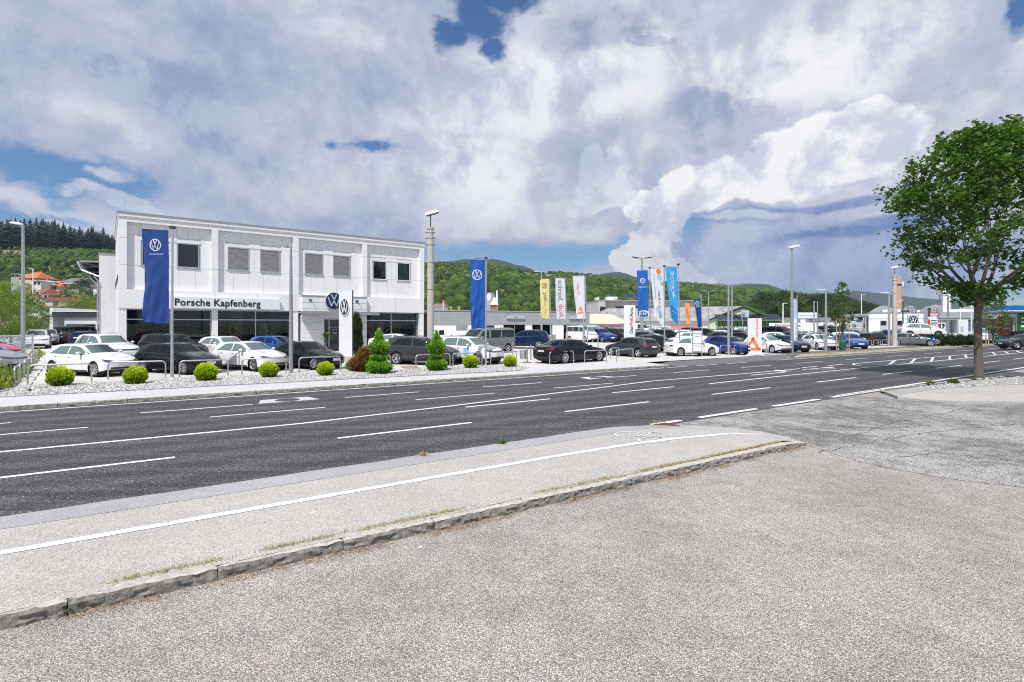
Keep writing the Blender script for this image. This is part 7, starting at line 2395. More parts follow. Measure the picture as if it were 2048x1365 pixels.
# ground cover at the far left and by the petrol station
def cover(name, poly, n, mat, size, hgt, z0, seed, label, lump=.25):
    g = np.random.default_rng(seed); C = []
    xs_, ys_ = [p[0] for p in poly], [p[1] for p in poly]
    while len(C) < n:
        x, y = g.uniform(min(xs_), max(xs_)), g.uniform(min(ys_), max(ys_))
        if not inside((x, y), poly): continue
        hh = hgt * (.6 + .8 * (mnoise.noise(Vector((x * 1.7, y * 1.7, 0))) + .3))
        C.append((x, y, z0 + max(.02, hh) * g.uniform(.1, 1)))
    C = np.array(C)
    D = g.normal(0, .7, C.shape) + np.array([0, 0, 1.0])
    tn = np.clip(.5 + np.array([mnoise.noise(Vector((c[0] * .8, c[1] * .8, 5))) for c in C]) * .6 + g.normal(0, .15, len(C)), 0, 1)
    return link(name, spray_mesh(name, C, D, size, mat, seed, tn, .35), kind='stuff', label=label)
gp = [P(-200, 812, .14), P(0, 787, .14), P(28, 776, .14), P(60, 752, .14), P(92, 716, .14), P(76, 708, .14), P(52, 722, .14), P(40, 740, .14), P(-60, 752, .14), P(-200, 762, .14)]
sheet('planting_soil', [p + Vector((0, 0, .015)) for p in gp], wallmat('bed_earth', (.16, .12, .08), .9))
cover('ground_cover', gp, 9000, M['ground_cover'], .14, .42, .15, 81, 'yellow-green ground cover in the bed left of the hoop row')
gp2 = [GL(2002, 688), GL(2040, 685.5), GL(2070, 684), GL(2070, 680), GL(2036, 682), GL(2000, 685)]
cover('ground_cover', gp2, 1600, M['ground_cover'], .22, .8, .2, 82, 'yellow-green low planting below the sign frame at the right edge')
# dry tufts along kerbs
def tufts(name, line, n, mat, size, spread, z, seed, label, up=1.0, gate=.05):
    g = np.random.default_rng(seed); C, D = [], []
    for _ in range(n):
        t = g.uniform(0, 1); i = min(int(t * (len(line) - 1)), len(line) - 2); f = t * (len(line) - 1) - i
        p = np.array(line[i]) * (1 - f) + np.array(line[i + 1]) * f
        if mnoise.noise(Vector((p[0] * 1.3, p[1] * 1.3, seed))) < gate + .25 * g.random(): continue
        C.append((p[0] + g.normal(0, spread), p[1] + g.normal(0, spread), z)); D.append(g.normal(0, .9, 3) + np.array([0, 0, up]))
    return link(name, spray_mesh(name, C, D, size, mat, seed, None, .10), kind='stuff', label=label)
nk = [RD(s, 6.16 - .016 * s, 0) for s in np.linspace(-2, 11, 30)]
tufts('dry_grass', nk, 9000, M['straw'], .045, .025, .118, 91, 'dry grass tufts growing behind the near kerb stones', .5, -.25)
tufts('weeds', nk, 500, M['weed'], .05, .03, .118, 92, 'green weeds behind the near kerb stones', .7)
nk2 = [RD(s, 5.90 - .016 * s, 0) for s in np.linspace(-1, 11, 30)]
tufts('fallen_straw', nk2, 5200, M['debris'], .04, .05, .002, 93, 'straw and debris lying in the gutter under the near kerb', .05, -.15)
tufts('edge_grass', [RD(s, 9.02, 0) for s in np.linspace(1.5, 11, 20)], 900, M['straw'], .09, .03, .06, 94, 'grass tufts between the pavement edge and the road', .8)
tufts('verge_grass', [RD(s, 21.9, 0) for s in np.linspace(41, 85, 20)], 7000, M['straw'], .16, .35, .13, 95, 'dry grass on the verge across the road', .7)
# single weeds
def weed(px, py, z, n, size, label, mat='weed', seed=1, name='weed', flower=None):
    g = np.random.default_rng(seed)
    C = g.normal(0, 1, (n, 3)) * np.array([size * .32, size * .32, 0]) ; C[:, 2] = g.uniform(0, size * .6, n)
    D = C * np.array([1, 1, 0]) / size + np.array([0, 0, .6])
    o = thing(name, label, 'plant', P(px, py, z))
    link('leaves', spray_mesh('leaves', C, D, size * .6, M[mat], seed, None, .35), o, kind='stuff')
    if flower:
        k = 14
        link('flowers', leaf_mesh('flowers', g.normal(0, 1, (k, 3)) * np.array([size * .4, size * .4, 0]) + np.array([0, 0, size * .75]), .05, flower, seed), o, kind='stuff')
weed(138, 1222, 0, 120, .085, 'green weed growing at the kerb joint, lower left corner', seed=2)
weed(220, 1208, 0, 26, .035, 'tiny weed under the kerb right of the big corner weed', seed=3)
weed(1003, 1029, 0, 50, .05, 'small green weed at the foot of the kerb near the middle', seed=4)
weed(1150, 1000, 0, 30, .05, 'pale weed in the gutter right of the middle kerb weed', 'straw', seed=5)
weed(1005, 890, .1, 60, .10, 'upright green weed on the road edge of the cycle path', seed=6)
weed(848, 914, .1, 60, .09, 'yellow grass tuft at the road edge left of the upright weed', 'straw', seed=7)
weed(1862, 769, .1, 70, .15, 'yellow-green tuft in the pale stones left of the rose', seed=8)
m_f = plain('pink_petals', (0.6, 0.12, 0.12), .5)
weed(1906, 767, .1, 130, .20, 'small rose bush with pink blooms in the stones left of the big tree', seed=9, name='rose_bush', flower=m_f)
weed(1948, 761, .1, 30, .14, 'little green plant at the foot of the big tree', seed=10)
weed(58, 784, .15, 26, .12, 'small weed in the white gravel at the far left', seed=11)
# ================================================================ hoops, lamps, flags, signs
def hoop_mesh(w, h=.76, r=.030):
    q = MB(); k = .17
    pts = [(-w / 2, 0, -.05), (-w / 2, 0, h - k)] + [(-w / 2 + k - k * math.cos(a), 0, h - k + k * math.sin(a)) for a in np.linspace(.25, 1.45, 5)] + [(w / 2 - k + k * math.sin(a), 0, h - k + k * math.cos(a)) for a in np.linspace(.12, 1.32, 5)] + [(w / 2, 0, h - k), (w / 2, 0, -.05)]
    q.tube(pts, r, 10)
    return q.mesh('rail_hoop', M['galv'], True, 60)
HM = {}
def hoop(p0, p1, label, group, hgt=.76):
    d = p1 - p0
    w = round(d.length, 1)
    key = (w, hgt)
    if key not in HM: HM[key] = hoop_mesh(w, hgt)
    link('rail_hoop', HM[key], None, ((p0.x + p1.x) / 2, (p0.y + p1.y) / 2, lotz(p0.x, p0.y)), math.atan2(d.y, d.x), None, cat='barrier', label=label, group=group)
near = [(55.7, 769.5, 183, 764, 'before the small white hatchback'), (217.6, 760.5, 330, 757, 'left of the first tall flagpole'), (357.7, 757, 457, 752.5, 'before the small black hatchback'), (483.6, 751, 573, 748, 'before the white hatchback with dark wheels'),
        (599, 747, 680, 743, 'before the black hatchback at the entrance'), (710.4, 742.5, 781, 739, 'behind the first tiered conifer'), (832, 738.8, 900, 735, 'between the two tiered conifers'), (906, 734.5, 964, 732.8, 'before the white suv'), (981, 731.5, 1033, 729, 'right of the second blue flagpole'),
        (1099.5, 729.3, 1147, 727, 'before the rear of the long black saloon'), (1169, 726.5, 1213, 725, 'before the front wheel of the long black saloon'), (1220, 719, 1238, 716.5, 'small and set back, left of the dark grey electric hatchback'), (1233, 724, 1266, 720, 'before the dark grey electric hatchback'), (1440, 711, 1462, 710.2, 'left of the double lamp post'), (1468, 710.5, 1492, 709.5, 'right of the double lamp post')]
for a, b, c, d, w in near:
    hoop(GL(a, b), GL(c, d), 'steel rail hoop ' + w, 'steel hoops along the front of the car lot')
s = toRD(GL(1526, 708))[0]
i = 0
while s < 92:
    hoop(RD(s, 25.4, .15), RD(s + 1.7, 25.4, .15), nth(i + 1) + ' steel rail hoop to the right of the orange triangle pylon', 'steel hoops of the long right-hand row')
    s += 2.15; i += 1
la, lb_ = GL(29, 775), GL(100, 705)
dv = (lb_ - la).normalized()
for k in range(6):
    p0 = la + dv * (k * 2.05)
    hoop(p0, p0 + dv * 1.6, f'steel rail hoop in the row leading away from the gravel bed, {("nearest", "second", "third", "fourth", "fifth", "farthest")[k]} one', 'steel hoops leading away at the left')


def pole_h(p, ytop): return zat(ytop, p.y) - p.z
def lamp(px, pyb, ytop, label, head='flat', side=-1, r=.06, mat='galv', Y=None, arm=.9, group=None, hl=.62):
    p = GL(px, pyb) if Y is None else at(px, Y)
    h = pole_h(p, ytop)
    t = thing('street_lamp', label, 'street lamp', p, 0, group)
    MB().tube([(0, 0, -.05), (0, 0, h * .3), (0, 0, h)], [r, r, r * .62], 12).obj('pole', M[mat], t, True, 40)
    def hd(s_, z=h, rz=0):
        q = MB()
        if head == 'cobra':
            q.lathe([(0, 0)] * 2, 3)
            bmm = bmesh.new(); bmesh.ops.create_icosphere(bmm, subdivisions=2, radius=1)
            q = MB().add([(s_ * (arm * .55 + v.co.x * arm * .62), v.co.y * .16, z + .04 + v.co.z * (.11 if v.co.z > 0 else .05) + .06 * s_ * v.co.x * s_) for v in bmm.verts], [tuple(v.index for v in f.verts) for f in bmm.faces]); bmm.free()
            q.obj('lamp_head', M['white_metal'], t, True)
            MB().add([(s_ * (arm * .6 + x), y, z - .01 + zz) for x, y, zz in ((-.3, -.1, 0), (.3, -.1, 0), (.3, .1, 0), (-.3, .1, 0), (-.18, -.06, -.10), (.18, -.06, -.10), (.18, .06, -.10), (-.18, .06, -.10))], [(0, 1, 5, 4), (1, 2, 6, 5), (2, 3, 7, 6), (3, 0, 4, 7), (4, 5, 6, 7)]).obj('lamp_glass', M['lamplens'], t)
        elif head == 'box':
            a = R(14)
            q.prism([(-.42, -.05), (.42, -.07), (.42, .05), (.2, .12), (-.3, .14), (-.42, .06)], (s_ * .18, -.15, z + .12), (math.cos(a) * s_, 0, math.sin(a)), (-math.sin(a) * s_, 0, math.cos(a)), (0, 1, 0), .3)
            q.obj('lamp_head', M['white_metal'], t)
            MB().prism([(-.34, -.075), (.34, -.09), (.34, -.055), (-.34, -.045)], (s_ * .18, -.12, z + .118), (math.cos(a) * s_, 0, math.sin(a)), (-math.sin(a) * s_, 0, math.cos(a)), (0, 1, 0), .24).obj('lamp_glass', M['black'], t)
        elif head == 'wing':
            q.obox((0, 0, z - .05), (s_ * .3, 0, z + .05), .05, .05)
            q.prism([(.22, .0), (.45, .08), (.95, .16), (1.1, .13), (.9, .05), (.4, -.02)], (0, -.16, z), (s_, 0, 0), (0, 0, 1), (0, 1, 0), .32)
            q.obj('lamp_head', M['darkmetal'] if mat != 'alu' else M['greymetal'], t)
        else:
            q.obox((0, 0, z), (s_ * .18, 0, z), .07, .07); q.box(min(s_ * .15, s_ * (.15 + hl)), max(s_ * .15, s_ * (.15 + hl)), -.14, .14, z - .03, z + .04)
            q.obj('lamp_head', M['greymetal'] if mat == 'greymetal' else M['white_metal'], t)
    hd(side)
    if head in ('wing',): hd(-side)
    return t, p, h
lamp(46, 734, 450, 'tall galvanised street lamp with a white cobra head pointing left, at the left edge', 'cobra', -1, .095, arm=.62)
MB_ = MB
lamp(582, 746, 494, 'slim grey lamp post with a small flat head before the showroom', 'flat', -1, .10, 'greymetal', hl=.2)
lamp(1584, 706, 497, 'very tall lamp post with a white tilted head, right of the sign arch', 'box', 1, .13, Y=None)
lamp(1284, 690, 517, 'dark lamp post with two wing heads behind the pale blue crest flag', 'wing', -1, .17, Y=56)
lamp(1457, 711, 571, 'grey lamp post with two wing heads standing at the kerb', 'wing', -1, .09, 'alu')
lamp(1464, 706, 571, 'grey lamp post half hidden right behind the kerb one', 'wing', 1, .08, 'alu')
lamp(1652, 701.5, 580, 'grey lamp post with a flat head pointing left, left of the staked tree', 'flat', -1, .12, 'alu', hl=.7)
lamp(1778, 693, 586, 'grey lamp post with a flat head just left of the concrete mast', 'flat', -1, .13, 'alu', hl=.8)
lamp(1896, 687.5, 592, 'dark lamp post with a flat head before the grey mesh band', 'flat', -1, .13, 'greymetal', hl=.8)
lamp(1806, 684, 601, 'thin dark lamp with a curved head before the service building', 'flat', -1, .08, 'darkmetal', Y=76, hl=.3)
lamp(1723, 660, 589, 'pale thin lamp rising behind the coupe poster shed', 'flat', 1, .10, 'white_metal', Y=110, hl=.6)
lamp(1566, 665, 607, 'pale lamp behind the sign arch with a flat head', 'flat', 1, .12, 'white_metal', Y=88, hl=.5)
lamp(1628, 668, 604, 'left one of a close pair of curved lamps', 'flat', 1, .11, 'alu', Y=76, hl=.25)
lamp(1635, 668, 604, 'right one of a close pair of curved lamps', 'flat', -1, .11, 'greymetal', Y=76, hl=.25)
lamp(1417, 680, 583, 'thin grey lamp before the hall roof with short arms both sides', 'wing', -1, .09, 'alu', Y=74)
lamp(1083, 682, 543, 'tall grey lamp with an arching arm behind the yellow flag', 'flat', -1, .12, 'galv', Y=62, hl=.7)
lamp(1167, 680, 549, 'tall lamp with a dark wing head behind the orange triangle flag', 'wing', 1, .11, 'galv', Y=62)
lamp(66, 690, 538, 'pale pole behind the left street lamp before the red roofs', 'flat', -1, .09, 'white_metal', Y=75, hl=.3)
for i, (px, yt, lb) in enumerate(((1402, 588, 'thin aerial mast behind the leaning blue flag'), (887, 605, 'thin pale pole on the workshop roof near the concrete mast'))):
    p = at(px, 85, .4); t = thing('thin_mast', lb, 'mast', p)
    MB().tube([(0, 0, 0), (0, 0, zat(yt, 85) - .4)], .06, 8).obj('tube', M['white_metal'], t)
# concrete masts
M['concrete'] = stonemat('rough_spun_concrete', (0.34, 0.31, 0.29), (0.64, 0.60, 0.57), 16, .7)
def mast(px, pyb, ytop, ylamp, w, label):
    p = GL(px, pyb); h = pole_h(p, ytop); k = p.y / F
    t = thing('concrete_mast', label, 'mast', p)
    r0, r1 = w * k / 2, w * k / 2 * .84
    MB().tube([(0, 0, -.1), (0, 0, h)], [r0, r1], 20).obj('shaft', M['concrete'], t, True, 40)
    MB().lathe([(r1, h - .02), (r1 + .04, h), (r1 + .04, h + .12), (0, h + .14)], 20).obj('cap', M['concrete'], t)
    for f in (.55, .75, .88, .93, .97):
        z = h * f; r = r0 + (r1 - r0) * f
        MB().lathe([(r, z), (r + .018, z), (r + .018, z + .04), (r, z + .04)], 18).obj('clamp', M['greymetal'], t)
        if f > .86: MB().obox((-r - .12, -.05, z + .02), (r + .12, -.05, z + .02), .05, .05).obj('bracket', M['darkmetal'], t)
    z = zat(ylamp, p.y) - p.z
    MB().tube([(0, 0, h), (0, 0, z - .1)], .035, 8).obj('lamp_pole', M['darkmetal'], t)
    a = R(16)
    MB().prism([(-.38, -.06), (.42, -.06), (.46, .04), (.3, .12), (-.3, .12), (-.4, .04)], (.08, -.16, z), (math.cos(a), 0, math.sin(a)), (-math.sin(a), 0, math.cos(a)), (0, 1, 0), .34).obj('lamp_head', M['white_metal'], t)
    MB().prism([(-.34, -.09), (.38, -.09), (.38, -.065), (-.34, -.065)], (.08, -.13, z), (math.cos(a), 0, math.sin(a)), (-math.sin(a), 0, math.cos(a)), (0, 1, 0), .28).obj('lamp_glass', M['black'], t)
mast(861, 728, 459, 427, 14.5, 'thick rough concrete mast with a floodlight on top beside the showroom corner')
mast(1789.5, 693, 552, 535, 9.2, 'tall concrete mast with a lamp head in front of the brick chimney')


# ---- flags
def cloth(c, rough=.55):
    n = 'flag_cloth_%02x%02x%02x' % tuple(int(255 * x) for x in c)
    if n in WALLMATS: return WALLMATS[n]
    m_, N, b = newmat(n)
    co = N.n('ShaderNodeTexCoord').outputs['Object']
    N.put(b.inputs['Base Color'], N.mix(N.noise(co, 2.5, 4), tuple(x * .88 for x in c), tuple(min(1, x * 1.08) for x in c)))
    b.inputs['Roughness'].default_value = rough
    b.inputs['Sheen Weight'].default_value = .15
    nt = N.nt; tl = N.n('ShaderNodeBsdfTranslucent'); tl.inputs[0].default_value = (*c, 1)
    mx = N.n('ShaderNodeMixShader'); mx.inputs[0].default_value = .18
    nt.links.new(b.outputs[0], mx.inputs[1]); nt.links.new(tl.outputs[0], mx.inputs[2]); nt.links.new(mx.outputs[0], nt.nodes['Material Output'].inputs[0])
    WALLMATS[n] = m_
    return m_


def flag(poly, pole, c, label, plabel, wave=.10, prints=(), Y=None, pyb=None, polemat='alu', seed=0, sag=0.0, folds=1.0):
    """poly: picture corners of the cloth (outer top, pole top, pole bottom, outer bottom); pole: (x base, y base, x top, y top)"""
    xb, yb, xt, yt = pole
    base = GL(xb, yb) if Y is None else at(xb, Y)
    Yp = base.y
    topz = zat(yt, Yp)
    tx_ = (xt - CX) / F * Yp
    pt = thing('flagpole', plabel, 'flagpole', base)
    h = topz - base.z
    r = .055
    MB().tube([(0, 0, -.02), (0, 0, 1.6), ((tx_ - base.x) * .98, 0, h)], [r * 1.25, r, r * .8], 12).obj('pole', M[polemat], pt, True, 40)
    MB().lathe([(r * 1.9, 0), (r * 1.9, .02), (r * 1.3, .06)], 12).obj('foot', M['galv'], pt)
    MB().box(tx_ - base.x - .09, tx_ - base.x + .09, -.09, .09, h, h + .12).obj('finial', M['darkmetal'], pt)
    k = Yp / F
    wpt = lambda px, py: Vector(((px - CX) * k, Yp, zat(py, Yp)))
    A, B, C_, D_ = [wpt(*q) for q in poly]
    g = random.Random(seed)
    ph = [g.uniform(0, 6) for _ in range(6)]
    W_ = (B - A).length
    def cf(u, v):      # u 0 outer..1 pole, v 0 top..1 bottom
        p = (A * (1 - u) + B * u) * (1 - v) + (D_ * (1 - u) + C_ * u) * v
        ed = (1 - u) * .7 + .3
        am = wave * W_ * (.30 + .9 * v) * ed * folds
        dy_ = am * (math.sin(5.0 * u + 3.2 * v + ph[0]) + .55 * math.sin(11 * u - 7 * v + ph[1]) + .35 * math.sin(17 * u + 15 * v + ph[2]) * (.3 + v) + .2 * math.sin(31 * v + 9 * u + ph[3]))
        dx_ = -.03 * W_ * math.sin(6 * v + ph[4]) * (1 - u) * (.3 + v)
        dz_ = -.02 * W_ * math.sin(9 * u + ph[5]) * v - sag * W_ * math.sin(math.pi * u) * v
        return p + Vector((dx_, dy_, dz_))
    nu, nv = 26, 60
    V = [cf(i / nu, j / nv) for j in range(nv + 1) for i in range(nu + 1)]
    o0 = Vector((A.x, Yp, A.z))
    ft = link('flag', None, None, o0, cat='flag', label=label)
    mb = MB(); mb.add([v - o0 for v in V], [(j * (nu + 1) + i, j * (nu + 1) + i + 1, (j + 1) * (nu + 1) + i + 1, (j + 1) * (nu + 1) + i) for j in range(nv) for i in range(nu)])
    mb.obj('cloth', cloth(c), ft, True, fix=False)
    MB().obox(A - o0 + Vector((0, 0, .02)), B - o0 + Vector((.08, 0, .02)), .03, .03).obj('top_bar', M['alu'], ft)
    for j in range(6):
        q = cf(1, (j + .3) / 6)
        pz = q.z
        MB().obox(q - o0, Vector((base.x + (tx_ - base.x) * (pz - base.z) / h, Yp, pz)) - o0, .02, .02).obj('ring', M['alu'], ft)
    # printing: coordinates across (0..1) and down (0..1) of the cloth
    Hh = (A - D_).length
    def pr(me, name, u0, v0, mat, scale=1.0):
        vs = []
        for v in me.vertices:
            uu = u0 + v.co.x * scale / W_
            vv = v0 - v.co.z * scale / Hh
            q = cf(min(max(uu, 0), 1), min(max(vv, 0), 1))
            n_ = Vector((0, -1, 0))
            vs.append(q + n_ * (.012 + .004 * (v.co.y < 0)) - o0)
        m2 = me.copy()
        for v, q in zip(m2.vertices, vs): v.co = q
        m2.materials.clear(); m2.materials.append(mat)
        link(name, m2, ft)
    def fine(me, cuts=.12):
        bm = bmesh.new(); bm.from_mesh(me)
        bmesh.ops.triangulate(bm, faces=bm.faces)
        for _ in range(3):
            es = [e for e in bm.edges if e.calc_length() > cuts]
            if not es: break
            bmesh.ops.subdivide_edges(bm, edges=es, cuts=1)
            bmesh.ops.triangulate(bm, faces=[f for f in bm.faces if len(f.verts) > 3])
        bm.to_mesh(me); bm.free(); return me
    for it in prints:
        kind_, u0, v0, sz, mat = it[:5]
        if kind_ == 'vw':
            tmp = vw_logo('tmp', None, sz, mat, w=.15); me = tmp.data; bpy.data.objects.remove(tmp)
            pr(fine(me), 'emblem', u0, v0, mat)
        elif kind_ == 'text':
            me = text_mesh(it[5], sz, .003, -.002)
            if len(it) > 6 and it[6].get('rot'): me.transform(Matrix.Rotation(R(it[6]['rot']), 4, 'Y'))
            if len(it) > 6 and it[6].get('mirror'): me.transform(Matrix.Diagonal((-1, 1, 1, 1)))
            pr(fine(me), 'lettering', u0, v0, mat)
        elif kind_ == 'disc':
            me = MB().lathe([(0, 0), (sz * .5, 0), (sz, 0)] if len(it) < 6 else [(sz * it[5], 0), (sz, 0)], 28, axis='y').mesh('d', mat); pr(me, 'printed_shape', u0, v0, mat)
        elif kind_ == 'poly':
            mbp = MB(); mbp.prism([(a * sz, b * sz) for a, b in it[5]], (0, 0, 0), (1, 0, 0), (0, 0, 1), (0, -1, 0), .004)
            pr(fine(mbp.mesh('p', mat)), 'printed_shape', u0, v0, mat)
    return ft
TRI = [[(-.55, -.5), (.55, -.5), (.55, -.30), (-.55, -.30)], [(.55, -.5), (.0, .62), (-.22, .48), (.30, -.5)], [(.0, .62), (-.45, -.0), (-.28, -.12), (.08, .35)]]
BLUE = (0.001, 0.045, 0.23)
flag([(283, 458), (337, 461), (338, 648), (291, 645)], (344, 757.5, 345, 458), BLUE, 'tall dark blue flag with white ring emblem and mirrored lettering at the showroom', 'tall silver flagpole at the left end of the showroom', .07,
     [('vw', .50, .165, .27, M['inkwhite']), ('text', .53, .262, .115, M['inkwhite'], 'Nutzfahrzeuge', dict(mirror=True))], seed=1)
flag([(940, 519), (970, 521), (970, 657), (943, 658)], (971.5, 732.5, 972, 519), (0.003, 0.09, 0.40), 'blue flag with a white ring emblem above the white suv', 'silver flagpole before the white suv', .10,
     [('vw', .45, .22, .30, M['inkwhite'])], seed=3, folds=1.3)
flag([(1080, 559), (1098, 558), (1098.5, 638), (1081, 636)], (1101, 690, 1099.5, 558), (0.74, 0.66, 0.26), 'pale yellow flag with a thin ring emblem and mirrored grey word', 'white flagpole of the yellow flag', .06,
     [('vw', .5, .17, .24, M['inkgrey']), ('text', .52, .46, .42, M['inkgrey'], 'Taigo', dict(rot=90, mirror=True)), ('text', .52, .74, .24, wallmat('faded_print_grey', (.45, .43, .30)), 'Der neue', dict(rot=90, mirror=True))], seed=4, Y=50)
flag([(1110.5, 557), (1130, 557), (1131, 639), (1112.5, 638)], (1134, 690, 1129.5, 554.5), (0.66, 0.67, 0.74), 'white flag with mirrored red and grey service lettering running down', 'white flagpole with the red lettered flag', .06,
     [('text', .5, .30, .66, M['inkgrey'], 'Service', dict(rot=-90, mirror=True)), ('text', .55, .80, .66, M['inkred'], 'Audi', dict(rot=-90, mirror=True))], seed=5, Y=50)
flag([(1145.5, 553), (1168.5, 552), (1170, 637), (1153, 638)], (1175, 690, 1169.5, 551), (0.70, 0.71, 0.78), 'white flag with an orange open triangle near its foot', 'slightly leaning white flagpole of the orange triangle flag', .06,
     [('poly', .52, .80, .62, M['inkorange'], t_) for t_ in TRI] + [('text', .42, .30, .30, M['inkorange'], 'Spezialist', dict(rot=-90, mirror=True))], seed=6, Y=50)
flag([(1273.5, 542), (1295.5, 541), (1297.5, 633.5), (1276.5, 633.5)], (1301, 692, 1299.5, 537), (0.008, 0.12, 0.50), 'bright blue flag with a white round crest and a cut white ring at its foot', 'white flagpole right of the bright blue crest flag', .07,
     [('disc', .5, .22, .24, M['inkwhite'], .78), ('text', .5, .22, .24, M['inkwhite'], 'NFZ', dict(mirror=True)), ('text', .5, .36, .20, M['inkwhite'], 'PORSCHE', dict(mirror=True)), ('disc', .55, .97, .46, M['inkwhite'], .84), ('text', .55, .93, .50, M['inkwhite'], 'NFZ', dict(mirror=True))], seed=7, Y=48)
flag([(1301.5, 537), (1326, 537), (1329, 655), (1308, 634)], (1329, 709.5, 1328.5, 534), (0.72, 0.75, 0.80), 'white flag with an orange dot, pale circles and mirrored used-car lettering', 'white flagpole left of the sky blue flag', .05,
     [('disc', .62, .055, .20, M['inkorange']), ('disc', .68, .16, .22, cloth((.45, .58, .75))), ('disc', .88, .27, .10, cloth((.3, .38, .5))), ('disc', .55, .80, .30, cloth((.50, .64, .82))), ('text', .60, .84, .30, M['ink'], 'Das', dict(rot=-90, mirror=True)), ('text', .60, .66, .30, M['inkorange'], 'Welt', dict(rot=-90, mirror=True)), ('text', .60, .49, .30, M['ink'], 'Auto.', dict(rot=-90, mirror=True)), ('text', .25, .35, .15, M['inkgrey'], 'Gebrauchtwagen mit Garantie', dict(rot=-90, mirror=True))], seed=8)
flag([(1330.5, 534), (1354, 535), (1356, 651), (1341, 636)], (1359, 713, 1356.5, 531), (0.03, 0.36, 0.74), 'sky blue flag with a white brush mark and mirrored brand lettering, darker at the foot', 'white flagpole just left of the info board', .07,
     [('text', .52, .30, .40, M['inkwhite'], 'PORSCHE', dict(rot=-90, mirror=True)), ('text', .30, .38, .18, M['inkwhite'], 'BANK', dict(rot=-90, mirror=True)), ('poly', .6, .50, .5, M['inkwhite'], [(-.12, -.5), (.05, -.42), (.12, .1), (.0, .5), (-.02, 0)]), ('poly', .5, .79, 1.0, cloth((0.01, 0.22, 0.62)), [(-.42, .1), (-.1, .25), (.42, .05), (.44, -.85), (-.30, -.62)]), ('poly', .5, .82, .9, M['inkwhite'], [(-.40, .02), (.42, -.02), (.42, .02), (-.40, .06)])], seed=9)
flag([(1369.5, 607), (1380, 608), (1381, 648), (1372.5, 648)], (1380.5, 690, 1380, 606), (0.85, 0.36, 0.10), 'small orange flag before the grey hall roof', 'short white flagpole with the orange flag', .08, [('text', .5, .5, .5, M['inkred'], 'Aktion', dict(rot=-75, mirror=True))], seed=10, Y=66)
flag([(1387.5, 599), (1401, 596), (1403.5, 655), (1396, 656)], (1404.5, 690, 1401.5, 588), BLUE, 'small narrow dark blue flag leaning right of the orange one', 'short white flagpole with the narrow dark blue flag', .08, [('vw', .45, .16, .26, M['inkwhite']), ('poly', .5, .28, .6, M['inkwhite'], [(-.5, -.03), (.5, .0), (.5, .06), (-.5, .03)])], seed=11, Y=60)
flag([(1584, 598), (1593, 599), (1594, 652), (1587, 646)], (1594.5, 700, 1594.2, 590), (0.48, 0.62, 0.80), 'pale blue narrow flag hanging beside the very tall lamp post', 'thin pole of the pale blue flag by the very tall lamp', .08, [], seed=12, Y=52)


# ---- pylons and boards
def pylon(px0, px1, ytop, pyb, rot, label, th=.22, plinth=True, width=None, Y=None):
    p = GL(px0, pyb) if Y is None else at(px0, Y)
    w = width or fmap(p, rot)(px1)
    h = zat(ytop, p.y) - p.z
    t = thing('sign_pylon', label, 'sign', p, rot)
    MB().box(0, w, 0, th, 0.02, h).obj('panel', M['signwhite'], t)
    if plinth: MB().box(-.15, w + .15, -.2, th + .2, 0, .06).obj('plinth', M['farpave'], t)
    return t, w, h
n1 = math.atan2(-.68, .73)
p_ = GL(678, 721.5)
t, w, h = pylon(678, 704, 583, 721.5, n1 + math.pi / 2 - math.pi / 2, 'tall white pylon with a navy ring emblem before the entrance', th=.09, width=None)
MB().box(w, w + .02, .01, .08, .02, h).obj('edge', M['darkmetal'], t)
MB().box(-.25, w + .3, -.25, .4, -.02, .32).obj('plinth_block', M['concrete'], t)
MB().lathe([(0, -.07), (.50, -.07), (.53, -.04), (.53, 0), (0, 0)], 36, axis='y', origin=(w / 2, 0, h - 1.0)).obj('disc', M['navy'], t, True, 40)
MB().lathe([(.49, -.074), (.55, -.06), (.55, 0)], 36, axis='y', origin=(w / 2, 0, h - 1.0)).obj('rim', M['signwhite'], t, True, 40, fix=False)
vw_logo('emblem', t, .50, M['signwhite'], -.073, loc=(w / 2, 0, h - 1.0), w=.16, ring=False)
def vtext(t, parts_, x, z0, size, fit=None, xs=1):
    z = z0
    if fit:
        q = [v.co.x for v in text_mesh(''.join(a for a, _ in parts_), size).vertices]; size *= fit / (max(q) - min(q))
    for tx, mt in parts_:
        me = text_mesh(tx, size, .008, .008, 'LEFT', mat=mt)
        L_ = max(v.co.x for v in me.vertices)
        me.transform(Matrix.Rotation(R(-90), 4, 'Y'))
        link('lettering', me, t, (x, -.006, z)); z += L_ + size * .12
t, w, h = pylon(1248, 1270.5, 611, 697, -.15, 'white pylon with a used-car name written upwards, behind the dark grey electric hatchback', Y=48)
vtext(t, (('Das', M['ink']), ('Welt', M['inkred']), ('Auto.', M['ink'])), w * .66, 1.45, .50, 2.25)
t, w, h = pylon(1496, 1523.5, 637, 710.5, -.25, 'white pylon with a big orange open triangle and red vertical lettering', th=.2)
for q in TRI:
    MB().prism([(a * .95, b * .95) for a, b in q], (w * .40, -.003, .85), (1, 0, 0), (0, 0, 1), (0, -1, 0), .012).obj('triangle', M['inkorange'], t)
vtext(t, (('Unfall Spezialist', wallmat('salmon_print', (.80, .38, .32), .5)),), w * .66, 1.35, .26, 1.5)
t, w, h = pylon(1386.5, 1403, 662, 714, -.1, 'narrow pale info board on two thin posts before the white hatchback', th=.05, plinth=False)
t.children[0].location = (0, 0, .42); t.children[0].scale = (1, 1, (h - .42) / h)
for x in (-.03, w + .03): MB().tube([(x, .02, 0), (x, .02, h + .04)], .03, 8).obj('post', M['alu'], t)
